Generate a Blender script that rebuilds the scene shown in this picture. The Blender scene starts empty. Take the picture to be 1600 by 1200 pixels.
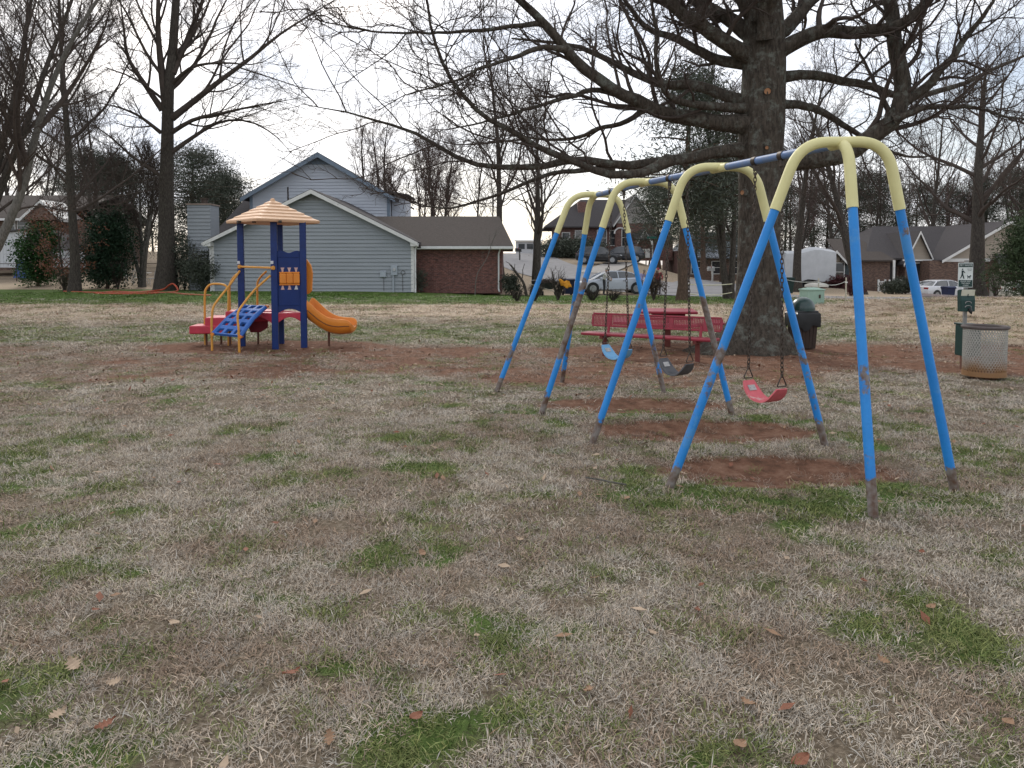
import bpy, bmesh, math, random
import numpy as np
from mathutils import Vector, Matrix

# ------------------------------------------------------------------ camera, sky, sun, exposure
scene = bpy.context.scene
C = scene.collection
F = 1150.0                      # focal length in photo pixels (photo 1600 x 1200)
PITCH = math.radians(2.8)
PPY = 468.0                     # principal point row (the photo is cropped: vertical shift)
CAMZ = 1.58
cam_d = bpy.data.cameras.new("camera")
cam = bpy.data.objects.new("camera", cam_d); C.objects.link(cam)
cam.location = (0, 0, CAMZ)
cam.rotation_euler = (math.radians(90) - PITCH, 0, 0)
cam_d.sensor_width = 36.0
cam_d.lens = 36.0 * F / 1600.0
cam_d.shift_y = -(600.0 - PPY) / 1600.0
cam_d.clip_start = 0.05; cam_d.clip_end = 3000
scene.camera = cam

SUN_AZ = math.radians(-20); SUN_EL = math.radians(34)
w = bpy.data.worlds.new("World"); scene.world = w; w.use_nodes = True
nt = w.node_tree; nt.nodes.clear()
def N(t, typ, **kw):
    n = t.nodes.new(typ)
    for k, v in kw.items(): setattr(n, k, v)
    return n
wo = N(nt, 'ShaderNodeOutputWorld'); bg = N(nt, 'ShaderNodeBackground'); bg.inputs[1].default_value = 0.1
sky = N(nt, 'ShaderNodeTexSky', sky_type='NISHITA'); sky.sun_disc = False
sky.sun_elevation = SUN_EL; sky.sun_rotation = SUN_AZ; sky.dust_density = 2.0
tc = N(nt, 'ShaderNodeTexCoord'); mp = N(nt, 'ShaderNodeMapping'); mp.inputs['Scale'].default_value = (1.5, 1.5, 4.5)
nz = N(nt, 'ShaderNodeTexNoise'); nz.inputs['Scale'].default_value = 1.5; nz.inputs['Detail'].default_value = 9; nz.inputs['Roughness'].default_value = 0.58
nz.inputs['Distortion'].default_value = 0.6
rp = N(nt, 'ShaderNodeValToRGB'); rp.color_ramp.elements[0].position = 0.40; rp.color_ramp.elements[1].position = 0.56
rp.color_ramp.elements[0].color = (0.36, 0.36, 0.36, 1); rp.color_ramp.elements[1].color = (1, 1, 1, 1)
nz2 = N(nt, 'ShaderNodeTexNoise'); nz2.inputs['Scale'].default_value = 2.6; nz2.inputs['Detail'].default_value = 8
cr = N(nt, 'ShaderNodeValToRGB'); cr.color_ramp.elements[0].position = 0.3; cr.color_ramp.elements[1].position = 0.62
cr.color_ramp.elements[0].color = (8.0, 8.5, 9.6, 1); cr.color_ramp.elements[1].color = (11.5, 11.4, 11.5, 1)
mx = N(nt, 'ShaderNodeMixRGB')
L = nt.links.new
L(tc.outputs['Generated'], mp.inputs[0]); L(mp.outputs[0], nz.inputs[0]); L(mp.outputs[0], nz2.inputs[0])
L(nz.outputs[0], rp.inputs[0]); L(nz2.outputs[0], cr.inputs[0])
L(rp.outputs[0], mx.inputs[0]); L(sky.outputs[0], mx.inputs[1]); L(cr.outputs[0], mx.inputs[2])
L(mx.outputs[0], bg.inputs[0]); L(bg.outputs[0], wo.inputs[0])

sd = bpy.data.lights.new("sun", 'SUN'); so = bpy.data.objects.new("sun", sd); C.objects.link(so)
sd.energy = 1.5; sd.angle = math.radians(14); sd.color = (1.0, 0.95, 0.87)
sdir = Vector((math.sin(SUN_AZ) * math.cos(SUN_EL), math.cos(SUN_AZ) * math.cos(SUN_EL), math.sin(SUN_EL)))
so.rotation_euler = sdir.to_track_quat('Z', 'Y').to_euler()
so.location = (0, 0, 30)

vs = scene.view_settings
vs.view_transform = 'Standard'; vs.look = 'None'; vs.exposure = 0.42; vs.gamma = 1.0; vs.use_curve_mapping = False
scene.render.engine = 'CYCLES'
try:
    scene.cycles.use_denoising = True
    scene.cycles.max_bounces = 6; scene.cycles.diffuse_bounces = 3
except Exception: pass

# ------------------------------------------------------------------ helpers: pixels to rays, terrain
random.seed(7)
RNG = np.random.default_rng(11)
cp, sp = math.cos(PITCH), math.sin(PITCH)
def ray(px, py):
    a = (px - 800) / F; b = -(py - PPY) / F
    return np.array([a, cp + b * sp, -sp + b * cp])
def at(px, py, Y):                       # the point on that line of sight at distance Y
    r = ray(px, py); t = Y / r[1]
    return np.array([r[0] * t, Y, CAMZ + r[2] * t])
def onz(px, py, z=0.0):                  # ... at height z
    r = ray(px, py); t = (z - CAMZ) / r[2]
    return np.array([r[0] * t, r[1] * t, z])
def gx(px, Y): return (px - 800) / F * Y  # lateral metres (good near the horizon)
def S(a, b, v):
    t = np.clip((np.asarray(v, float) - a) / (b - a), 0, 1); return t * t * (3 - 2 * t)
def hash2(ix, iy, seed):
    h = np.sin(ix * 127.1 + iy * 311.7 + seed * 74.7) * 43758.5453
    return h - np.floor(h)
def vnoise(x, y, sc, seed=0.0, octv=4, rough=0.5):
    x = np.asarray(x, float) * sc + 100; y = np.asarray(y, float) * sc + 100
    out = 0; amp = 1; tot = 0
    for o in range(octv):
        ix, iy = np.floor(x), np.floor(y); fx, fy = x - ix, y - iy
        fx = fx * fx * (3 - 2 * fx); fy = fy * fy * (3 - 2 * fy)
        a = hash2(ix, iy, seed + o); b = hash2(ix + 1, iy, seed + o)
        c = hash2(ix, iy + 1, seed + o); d = hash2(ix + 1, iy + 1, seed + o)
        out = out + amp * ((a * (1 - fx) + b * fx) * (1 - fy) + (c * (1 - fx) + d * fx) * fy)
        tot += amp; amp *= rough; x = x * 2.03; y = y * 2.03
    return out / tot

SCOOPS = [(onz(1205, 733), 0.80, 0.34), (onz(1100, 671), 0.90, 0.36), (onz(985, 632), 0.85, 0.33)]
def T(x, y):
    x = np.asarray(x, float); y = np.asarray(y, float)
    z = -0.35 * S(30, 45, y) * S(-10, 2, x)
    z = z + 0.54 * S(7.2, 13.5, x) * S(13.3, 20.5, y) * (1 - S(21.5, 30, y))
    z = z + np.clip(y - 50, 0, 42) * 0.075 * S(21, 12, x) * S(-9, -1, x)
    z = z + np.clip(y - 45, 0, 45) * 0.068 * S(-3, -9, x)
    z = z - 0.80 * S(25, 32, x) * S(32, 54, y) * (1 - S(75, 110, y))
    z = z + 0.05 * (vnoise(x, y, 0.22, 3) - 0.5) * S(4, 8, y)
    for (c, rx, ry) in SCOOPS:
        d2 = ((x - c[0]) / rx) ** 2 + ((y - c[1]) / ry) ** 2
        z = z - 0.07 * np.exp(-d2 * 1.3)
    return z
def tz(x, y): return float(T(x, y))

# ------------------------------------------------------------------ helpers: materials
MATS = {}
def pm(name, c1, c2=None, scale=6.0, rough=0.7, bump=0.0, bscale=60.0, metal=0.0, spec=0.35, c3=None, c3_at=0.62, stretch=(1, 1, 1), detail=6, c3_scale=None, world=False, coat=0.0):
    if name in MATS: return MATS[name]
    m = bpy.data.materials.new(name); m.use_nodes = True; t = m.node_tree
    b = t.nodes['Principled BSDF']; b.inputs['Roughness'].default_value = rough; b.inputs['Metallic'].default_value = metal
    b.inputs['Specular IOR Level'].default_value = spec
    if coat: b.inputs['Coat Weight'].default_value = coat; b.inputs['Coat Roughness'].default_value = 0.08
    c2 = c2 or tuple(v * 0.72 for v in c1)
    if world:
        g = N(t, 'ShaderNodeNewGeometry'); src = g.outputs['Position']
    else:
        g = N(t, 'ShaderNodeTexCoord'); src = g.outputs['Object']
    mpn = N(t, 'ShaderNodeMapping'); mpn.inputs['Scale'].default_value = stretch
    t.links.new(src, mpn.inputs[0])
    n1 = N(t, 'ShaderNodeTexNoise'); n1.inputs['Scale'].default_value = scale; n1.inputs['Detail'].default_value = detail; n1.inputs['Roughness'].default_value = 0.62
    t.links.new(mpn.outputs[0], n1.inputs[0])
    r = N(t, 'ShaderNodeValToRGB'); r.color_ramp.elements[0].position = 0.32; r.color_ramp.elements[1].position = 0.68
    r.color_ramp.elements[0].color = (*c2, 1); r.color_ramp.elements[1].color = (*c1, 1)
    t.links.new(n1.outputs[0], r.inputs[0]); out = r.outputs[0]
    if c3:
        n3 = N(t, 'ShaderNodeTexNoise'); n3.inputs['Scale'].default_value = c3_scale or scale * 0.6; n3.inputs['Detail'].default_value = 8; n3.inputs['Roughness'].default_value = 0.68
        r3 = N(t, 'ShaderNodeValToRGB'); r3.color_ramp.elements[0].position = c3_at; r3.color_ramp.elements[1].position = c3_at + 0.045
        t.links.new(mpn.outputs[0], n3.inputs[0]); t.links.new(n3.outputs[0], r3.inputs[0])
        mxn = N(t, 'ShaderNodeMixRGB'); mxn.inputs[2].default_value = (*c3, 1)
        t.links.new(r3.outputs[0], mxn.inputs[0]); t.links.new(out, mxn.inputs[1]); out = mxn.outputs[0]
    t.links.new(out, b.inputs['Base Color'])
    if bump:
        nb = N(t, 'ShaderNodeTexNoise'); nb.inputs['Scale'].default_value = bscale; nb.inputs['Detail'].default_value = 5
        t.links.new(mpn.outputs[0], nb.inputs[0])
        bn = N(t, 'ShaderNodeBump'); bn.inputs['Strength'].default_value = bump; bn.inputs['Distance'].default_value = 0.02
        t.links.new(nb.outputs[0], bn.inputs['Height']); t.links.new(bn.outputs[0], b.inputs['Normal'])
    MATS[name] = m; return m
def brick_mat(name, c1, c2, mortar):
    m = bpy.data.materials.new(name); m.use_nodes = True; t = m.node_tree; b = t.nodes['Principled BSDF']
    b.inputs['Roughness'].default_value = 0.85
    g = N(t, 'ShaderNodeTexCoord'); sx = N(t, 'ShaderNodeSeparateXYZ'); ad = N(t, 'ShaderNodeMath', operation='ADD'); cb = N(t, 'ShaderNodeCombineXYZ')
    t.links.new(g.outputs['Object'], sx.inputs[0]); t.links.new(sx.outputs[0], ad.inputs[0]); t.links.new(sx.outputs[1], ad.inputs[1])
    t.links.new(ad.outputs[0], cb.inputs[0]); t.links.new(sx.outputs[2], cb.inputs[1])
    bt = N(t, 'ShaderNodeTexBrick'); bt.inputs['Color1'].default_value = (*c1, 1); bt.inputs['Color2'].default_value = (*c2, 1); bt.inputs['Mortar'].default_value = (*mortar, 1)
    bt.inputs['Scale'].default_value = 1.0; bt.inputs['Brick Width'].default_value = 0.22; bt.inputs['Row Height'].default_value = 0.075
    bt.inputs['Mortar Size'].default_value = 0.006; bt.inputs['Bias'].default_value = -0.2
    t.links.new(cb.outputs[0], bt.inputs[0])
    n1 = N(t, 'ShaderNodeTexNoise'); n1.inputs['Scale'].default_value = 4; n1.inputs['Detail'].default_value = 8; n1.inputs['Roughness'].default_value = 0.75
    mp2 = N(t, 'ShaderNodeMapping'); mp2.inputs['Scale'].default_value = (1, 1, 2.6); t.links.new(g.outputs['Object'], mp2.inputs[0]); t.links.new(mp2.outputs[0], n1.inputs[0])
    r = N(t, 'ShaderNodeValToRGB'); r.color_ramp.elements[0].position = 0.35; r.color_ramp.elements[1].position = 0.7
    r.color_ramp.elements[0].color = (0.34, 0.32, 0.36, 1); r.color_ramp.elements[1].color = (1.75, 1.65, 1.6, 1)
    t.links.new(n1.outputs[0], r.inputs[0])
    mm = N(t, 'ShaderNodeMixRGB', blend_type='MULTIPLY'); mm.inputs[0].default_value = 1
    t.links.new(bt.outputs[0], mm.inputs[1]); t.links.new(r.outputs[0], mm.inputs[2]); t.links.new(mm.outputs[0], b.inputs['Base Color'])
    bn = N(t, 'ShaderNodeBump'); bn.inputs['Strength'].default_value = 0.4; bn.inputs['Distance'].default_value = 0.01
    t.links.new(bt.outputs['Fac'], bn.inputs['Height']); bn.invert = True; t.links.new(bn.outputs[0], b.inputs['Normal'])
    return m
def shingle_mat(name, c1, c2):
    m = pm(name, c1, c2, scale=9, rough=0.95, bump=0.5, bscale=30, stretch=(1, 2.5, 2.5), spec=0.1)
    return m

# ------------------------------------------------------------------ helpers: meshes
class MB:
    def __init__(s): s.v = []; s.f = []; s.mi = []
    def add(s, vs_, fs, mi=0):
        o = len(s.v); s.v.extend([tuple(map(float, p)) for p in vs_]); s.f.extend([tuple(i + o for i in f) for f in fs]); s.mi.extend([mi] * len(fs)); return s
    def box(s, c, d, rz=0.0, mi=0, M=None):
        x, y, z = d[0] / 2, d[1] / 2, d[2] / 2
        P = [Vector((a * x, b * y, e * z)) for e in (-1, 1) for b in (-1, 1) for a in (-1, 1)]
        R = M if M is not None else Matrix.Rotation(rz, 3, 'Z')
        P = [R @ p + Vector(c) for p in P]
        return s.add(P, [(0, 2, 3, 1), (4, 5, 7, 6), (0, 1, 5, 4), (2, 6, 7, 3), (0, 4, 6, 2), (1, 3, 7, 5)], mi)
    def tube(s, pts, r, n=10, cap=True, closed=False, mi=0):
        pts = [Vector(p) for p in pts]; K = len(pts)
        rs = r if hasattr(r, '__len__') else [r] * K
        o = len(s.v); prev = None
        for i, p in enumerate(pts):
            if closed: t = pts[(i + 1) % K] - pts[i - 1]
            else: t = pts[min(i + 1, K - 1)] - pts[max(i - 1, 0)]
            if t.length < 1e-9: t = Vector((0, 0, 1))
            t.normalize()
            if prev is None:
                a = Vector((0, 0, 1)) if abs(t.z) < 0.9 else Vector((1, 0, 0))
                u = t.cross(a).normalized()
            else: u = (prev - t * prev.dot(t)).normalized()
            prev = u; v = t.cross(u)
            for k in range(n):
                an = 2 * math.pi * k / n; s.v.append(tuple(p + (u * math.cos(an) + v * math.sin(an)) * rs[i]))
        kk = K if closed else K - 1
        for i in range(kk):
            a = o + i * n; b = o + ((i + 1) % K) * n
            for k in range(n):
                s.f.append((a + k, a + (k + 1) % n, b + (k + 1) % n, b + k)); s.mi.append(mi)
        if cap and not closed:
            s.f.append(tuple(o + k for k in range(n))[::-1]); s.mi.append(mi)
            s.f.append(tuple(o + (K - 1) * n + k for k in range(n))); s.mi.append(mi)
        return s
    def lathe(s, prof, c=(0, 0, 0), n=24, mi=0):
        o = len(s.v)
        for (r, z) in prof:
            for k in range(n):
                a = 2 * math.pi * k / n; s.v.append((c[0] + r * math.cos(a), c[1] + r * math.sin(a), c[2] + z))
        for i in range(len(prof) - 1):
            for k in range(n):
                s.f.append((o + i * n + k, o + i * n + (k + 1) % n, o + (i + 1) * n + (k + 1) % n, o + (i + 1) * n + k)); s.mi.append(mi)
        return s
    def prism(s, poly, d0, d1, mi=0):            # poly: 3-D points of one face; extruded from offset d0 to d1 (vectors)
        n = len(poly); d0 = Vector(d0); d1 = Vector(d1)
        P = [Vector(p) + d0 for p in poly] + [Vector(p) + d1 for p in poly]
        fs = [tuple(range(n))[::-1], tuple(range(n, 2 * n))] + [(i, (i + 1) % n, n + (i + 1) % n, n + i) for i in range(n)]
        return s.add(P, fs, mi)
    def loft(s, rings, cap=True, mi=0):
        o = len(s.v); n = len(rings[0])
        for r in rings: s.v.extend([tuple(map(float, p)) for p in r])
        for i in range(len(rings) - 1):
            for k in range(n):
                s.f.append((o + i * n + k, o + i * n + (k + 1) % n, o + (i + 1) * n + (k + 1) % n, o + (i + 1) * n + k)); s.mi.append(mi)
        if cap:
            s.f.append(tuple(o + k for k in range(n))[::-1]); s.f.append(tuple(o + (len(rings) - 1) * n + k for k in range(n))); s.mi += [mi, mi]
        return s
    def build(s, name, mat, parent=None, smooth=False, bevel=0.0, world=True, segs=2):
        me = bpy.data.meshes.new(name)
        off = Vector(parent.location) if (parent is not None and world) else Vector((0, 0, 0))
        if parent is not None and world and parent.parent is not None: off = off + Vector(parent.parent.location)
        me.from_pydata([(a - off.x, b - off.y, c - off.z) for a, b, c in s.v], [], s.f)
        for m in (mat if isinstance(mat, (list, tuple)) else [mat]): me.materials.append(m)
        if isinstance(mat, (list, tuple)): me.polygons.foreach_set('material_index', s.mi)
        bm = bmesh.new(); bm.from_mesh(me); bmesh.ops.recalc_face_normals(bm, faces=bm.faces); bm.to_mesh(me); bm.free()
        if smooth:
            me.polygons.foreach_set('use_smooth', [True] * len(me.polygons))
            try: me.set_sharp_from_angle(angle=math.radians(38))
            except Exception: pass
        o = bpy.data.objects.new(name, me); C.objects.link(o)
        if parent is not None: o.parent = parent
        if bevel:
            bv = o.modifiers.new('bevel', 'BEVEL'); bv.width = bevel; bv.segments = segs; bv.limit_method = 'ANGLE'; bv.angle_limit = math.radians(40)
        return o
def fast_mesh(name, verts, faces_list, mats, parent=None, smooth=True, mat_idx=None, off=None):
    """verts (V,3); faces_list: arrays (n,3) or (n,4)"""
    me = bpy.data.meshes.new(name)
    if off is not None: verts = verts - np.asarray(off)[None]
    me.vertices.add(len(verts)); me.vertices.foreach_set('co', np.ascontiguousarray(verts, dtype=np.float32).ravel())
    li = np.concatenate([f.ravel() for f in faces_list]).astype(np.int32)
    tot = np.concatenate([np.full(len(f), f.shape[1], np.int32) for f in faces_list])
    st = np.concatenate([[0], np.cumsum(tot)[:-1]]).astype(np.int32)
    me.loops.add(len(li)); me.loops.foreach_set('vertex_index', li)
    me.polygons.add(len(tot)); me.polygons.foreach_set('loop_start', st)
    try: me.polygons.foreach_set('loop_total', tot)
    except Exception: pass
    for m in mats: me.materials.append(m)
    if mat_idx is not None: me.polygons.foreach_set('material_index', mat_idx.astype(np.int32))
    if smooth: me.polygons.foreach_set('use_smooth', np.ones(len(tot), bool))
    me.update(calc_edges=True)
    o = bpy.data.objects.new(name, me); C.objects.link(o)
    if parent is not None: o.parent = parent
    return o
def tag(o, label=None, cat=None, group=None, kind=None):
    if label: o['label'] = label
    if cat: o['category'] = cat
    if group: o['group'] = group
    if kind: o['kind'] = kind
    return o
def thing(name, label, cat, loc=(0, 0, 0), rz=0.0, group=None):
    o = bpy.data.objects.new(name, None); C.objects.link(o); o.empty_display_size = 0.2
    o.location = loc; o.rotation_euler = (0, 0, rz)
    return tag(o, label, cat, group)
def copy_tree(o, parent=None):
    c = o.copy(); C.objects.link(c); c.parent = parent
    for ch in [k for k in bpy.data.objects if k.parent == o]: copy_tree(ch, c)
    return c
def bez(pts, n=8):                                   # Catmull-Rom through points
    pts = [Vector(p) for p in pts]; out = []
    for i in range(len(pts) - 1):
        p0 = pts[max(i - 1, 0)]; p1 = pts[i]; p2 = pts[i + 1]; p3 = pts[min(i + 2, len(pts) - 1)]
        for k in range(n):
            t = k / n
            out.append(0.5 * ((2 * p1) + (p2 - p0) * t + (2 * p0 - 5 * p1 + 4 * p2 - p3) * t * t + (3 * p1 - p0 - 3 * p2 + p3) * t ** 3))
    out.append(pts[-1]); return out
def fillet(a, q, b, r, n=8):                         # path a -> q -> b with the corner at q rounded
    a, q, b = Vector(a), Vector(q), Vector(b)
    p1 = q + (a - q).normalized() * r; p2 = q + (b - q).normalized() * r
    out = [a]
    for i in range(n + 1):
        t = i / n; out.append((1 - t) ** 2 * p1 + 2 * t * (1 - t) * q + t * t * p2)
    out.append(b); return out

# ------------------------------------------------------------------ ground
def zones(x, y):
    """weights of bare red dirt, live green and bleached straw on the lawn"""
    n1 = vnoise(x, y, 0.35, 21); n2 = vnoise(x, y, 1.1, 22); n3 = vnoise(x, y, 3.2, 23); n4 = vnoise(x, y, 0.9, 29, octv=5)
    dirt = S(9.3, 10.6, y + (n1 - .5) * 3.2) * (1 - S(13.6, 15.0, y + (n1 - .5) * 2.2)) * (0.5 + 0.5 * S(-7.5, -2.0, x + (n2 - .5) * 4))
    dirt = dirt * (0.62 + 0.5 * S(0.40, 0.6, n2)) * (.7 + .4 * S(.38, .62, n3))
    for (c, rx, ry) in SCOOPS:
        d2 = ((x - c[0]) / (rx * 1.05)) ** 2 + ((y - c[1]) / (ry * 1.15)) ** 2
        dirt = np.maximum(dirt, 1.3 * (1 - S(0.55, 1.9, d2 + (n3 - .5) * .9)))
    d2 = ((x + 4.6) / 2.6) ** 2 + ((y - 13.9) / 1.3) ** 2
    dirt = np.maximum(dirt, 1.1 * (1 - S(0.3, 1.3, d2 + (n3 - .5) * .8)))
    d2 = ((x - 4.3) / 3.6) ** 2 + ((y - 12.8) / 1.9) ** 2
    dirt = np.maximum(dirt, 1.05 * (1 - S(0.4, 1.4, d2 + (n3 - .5) * .9)))
    dirt = np.maximum(dirt, 0.28 * S(0.56, 0.72, n4) * (1 - S(9, 11, y)))
    n5 = vnoise(x, y, 2.6, 41, octv=4, rough=.6); green = S(0.47, 0.66, n5 * 0.48 + n3 * 0.32 + n1 * 0.20) * (1 - S(8, 14, y) * .6) * .8
    green = np.maximum(green, 0.6 * S(14.2, 15.2, y + (n1 - .5) * 2) * (1 - S(17.5, 21, y + (n1 - .5) * 3)) * (0.5 + n2 * .7) * (1 - .55 * S(6.5, 9.5, x)))
    g2 = S(27.6, 29.4, y + (n2 - .5) * 1.5) * (1 - S(43, 46, y)) * S(16, 12, x)
    green = np.maximum(green, g2 * 1.0)
    d2 = ((x - 1.95) / 1.25) ** 2 + ((y - 5.0) / 0.42) ** 2
    green = np.maximum(green, (1 - S(0.3, 1.4, d2 + (n3 - .5) * 1.6)) * 0.95)
    straw = S(18, 23, y + (n1 - .5) * 4) * (1 - g2)
    straw = straw * (1 - .75 * S(44, 52, y)); straw = np.maximum(straw, S(7.2, 10, x) * S(13.5, 15.5, y) * (1 - .75 * S(34, 46, y)))
    dirt = dirt * (1 - S(15, 16.5, y))
    green = green * (1 - .8 * np.clip(dirt, 0, 1)); return np.clip(dirt, 0, 1), np.clip(green, 0, 1), np.clip(straw, 0, 1)

def axis(segs):
    out = []
    for a, b, st in segs: out += list(np.arange(a, b, st))
    out.append(segs[-1][1]); return np.array(out)
ys = axis([(-25, -3, 2.0), (-3, 1.5, 0.5), (1.5, 10, 0.10), (10, 24, 0.2), (24, 60, 0.6), (60, 120, 2.0), (120, 900, 30)])
xs = axis([(-600, -120, 40), (-120, -40, 4), (-40, -12, 0.8), (-12, -5, 0.25), (-5, 6, 0.11), (6, 16, 0.25), (16, 40, 0.8), (40, 120, 4), (120, 600, 40)])
GXm, GYm = np.meshgrid(xs, ys)
Z = T(GXm, GYm)
V = np.stack([GXm, GYm, Z], -1).reshape(-1, 3)
ny, nx = GXm.shape
ii = (np.arange(ny - 1)[:, None] * nx + np.arange(nx - 1)[None]).ravel()
Fq = np.stack([ii, ii + 1, ii + 1 + nx, ii + nx], -1)

def lawn_mat():
    m = bpy.data.materials.new('lawn'); m.use_nodes = True; t = m.node_tree; b = t.nodes['Principled BSDF']
    b.inputs['Roughness'].default_value = 0.95; b.inputs['Specular IOR Level'].default_value = 0.1
    g = N(t, 'ShaderNodeNewGeometry')
    def noise(sc, det=6, ro=.65):
        n = N(t, 'ShaderNodeTexNoise'); n.inputs['Scale'].default_value = sc; n.inputs['Detail'].default_value = det; n.inputs['Roughness'].default_value = ro
        t.links.new(g.outputs['Position'], n.inputs[0]); return n.outputs[0]
    def ramp(src, cols):
        r = N(t, 'ShaderNodeValToRGB'); e = r.color_ramp.elements
        while len(e) < len(cols): e.new(0.5)
        for k, (p, c) in enumerate(cols): e[k].position = p; e[k].color = (*c, 1)
        t.links.new(src, r.inputs[0]); return r.outputs[0]
    def mix(f, a, c):
        n = N(t, 'ShaderNodeMixRGB'); t.links.new(f, n.inputs[0]); t.links.new(a, n.inputs[1]); t.links.new(c, n.inputs[2]); return n.outputs[0]
    fine = noise(38, 8, .75); med = noise(7, 6)
    base = ramp(fine, [(.3, (.055, .042, .028)), (.5, (.17, .135, .095)), (.7, (.36, .30, .23))])
    strw = ramp(fine, [(.3, (.20, .15, .10)), (.5, (.40, .315, .225)), (.72, (.55, .45, .34))])
    grn = ramp(fine, [(.3, (.03, .05, .014)), (.55, (.09, .14, .035)), (.75, (.19, .23, .085))])
    drt = ramp(med, [(.3, (.085, .046, .029)), (.5, (.165, .085, .054)), (.7, (.245, .145, .098))])
    def att(n):
        a = N(t, 'ShaderNodeAttribute'); a.attribute_name = n; return a.outputs['Fac']
    def soft(src, nz_, k):
        ma = N(t, 'ShaderNodeMath', operation='MULTIPLY_ADD'); t.links.new(nz_, ma.inputs[0]); ma.inputs[1].default_value = k; t.links.new(src, ma.inputs[2])
        r = N(t, 'ShaderNodeValToRGB'); r.color_ramp.elements[0].position = k * .5 + .25; r.color_ramp.elements[1].position = k * .5 + .75
        t.links.new(ma.outputs[0], r.inputs[0]); return r.outputs[0]
    c = mix(att('straw'), base, strw); c = mix(soft(att('green'), fine, .8), c, grn); c = mix(soft(att('dirt'), med, .6), c, drt)
    t.links.new(c, b.inputs['Base Color'])
    bn = N(t, 'ShaderNodeBump'); bn.inputs['Strength'].default_value = 0.8; bn.inputs['Distance'].default_value = 0.03
    t.links.new(fine, bn.inputs['Height']); t.links.new(bn.outputs[0], b.inputs['Normal'])
    return m
ground = fast_mesh('ground', V, [Fq], [lawn_mat()], smooth=True)
tag(ground, kind='structure')
zd, zg, zs = zones(V[:, 0], V[:, 1])
for nm, arr in (('dirt', zd), ('green', zg), ('straw', zs)):
    a = ground.data.attributes.new(nm, 'FLOAT', 'POINT'); a.data.foreach_set('value', arr.astype(np.float32))

# roads
def strip(name, path, wid, mat, lift, n=10):
    pts = bez([(p[0], p[1], 0) for p in path], n); v = []; f = []
    for i, p in enumerate(pts):
        t = (pts[min(i + 1, len(pts) - 1)] - pts[max(i - 1, 0)]).normalized(); nn = Vector((-t.y, t.x, 0))
        for k in range(7):
            q = p + nn * (k / 6 - .5) * wid; v.append((q.x, q.y, tz(q.x, q.y) + lift))
    for i in range(len(pts) - 1):
        for k in range(6): a = i * 7 + k; f.append((a, a + 1, a + 8, a + 7))
    mb = MB(); mb.add(v, f); o = mb.build(name, mat); return tag(o, kind='structure')
ASPH = pm('asphalt', (.21, .205, .21), (.15, .147, .15), scale=1.5, rough=.9, bump=.3, bscale=25, world=True)
CONC = pm('concrete', (.42, .40, .37), (.32, .30, .28), scale=2.5, rough=.9, world=True)
strip('road', [(40, 22), (27, 29), (19, 34), (14.5, 41), (11, 50), (7, 58), (4, 66), (1.6, 80), (.3, 105)], 7.5, ASPH, .05)
strip('side_road', [(12, 47), (17, 58), (24, 66), (36, 72), (60, 78)], 6.5, ASPH, .065)
strip('driveway', [(7.0, 64), (9.2, 70), (11.5, 77)], 3.0, pm('drive_concrete', (.30, .285, .26), (.24, .225, .21), scale=2.5, rough=.9, world=True), .085)
strip('house_driveway', [(21.5, 35), (25, 41), (29, 48)], 4.5, pm('mulch_drive', (.16, .12, .12), (.10, .08, .075), scale=4, world=True, rough=.95), .08)

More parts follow.
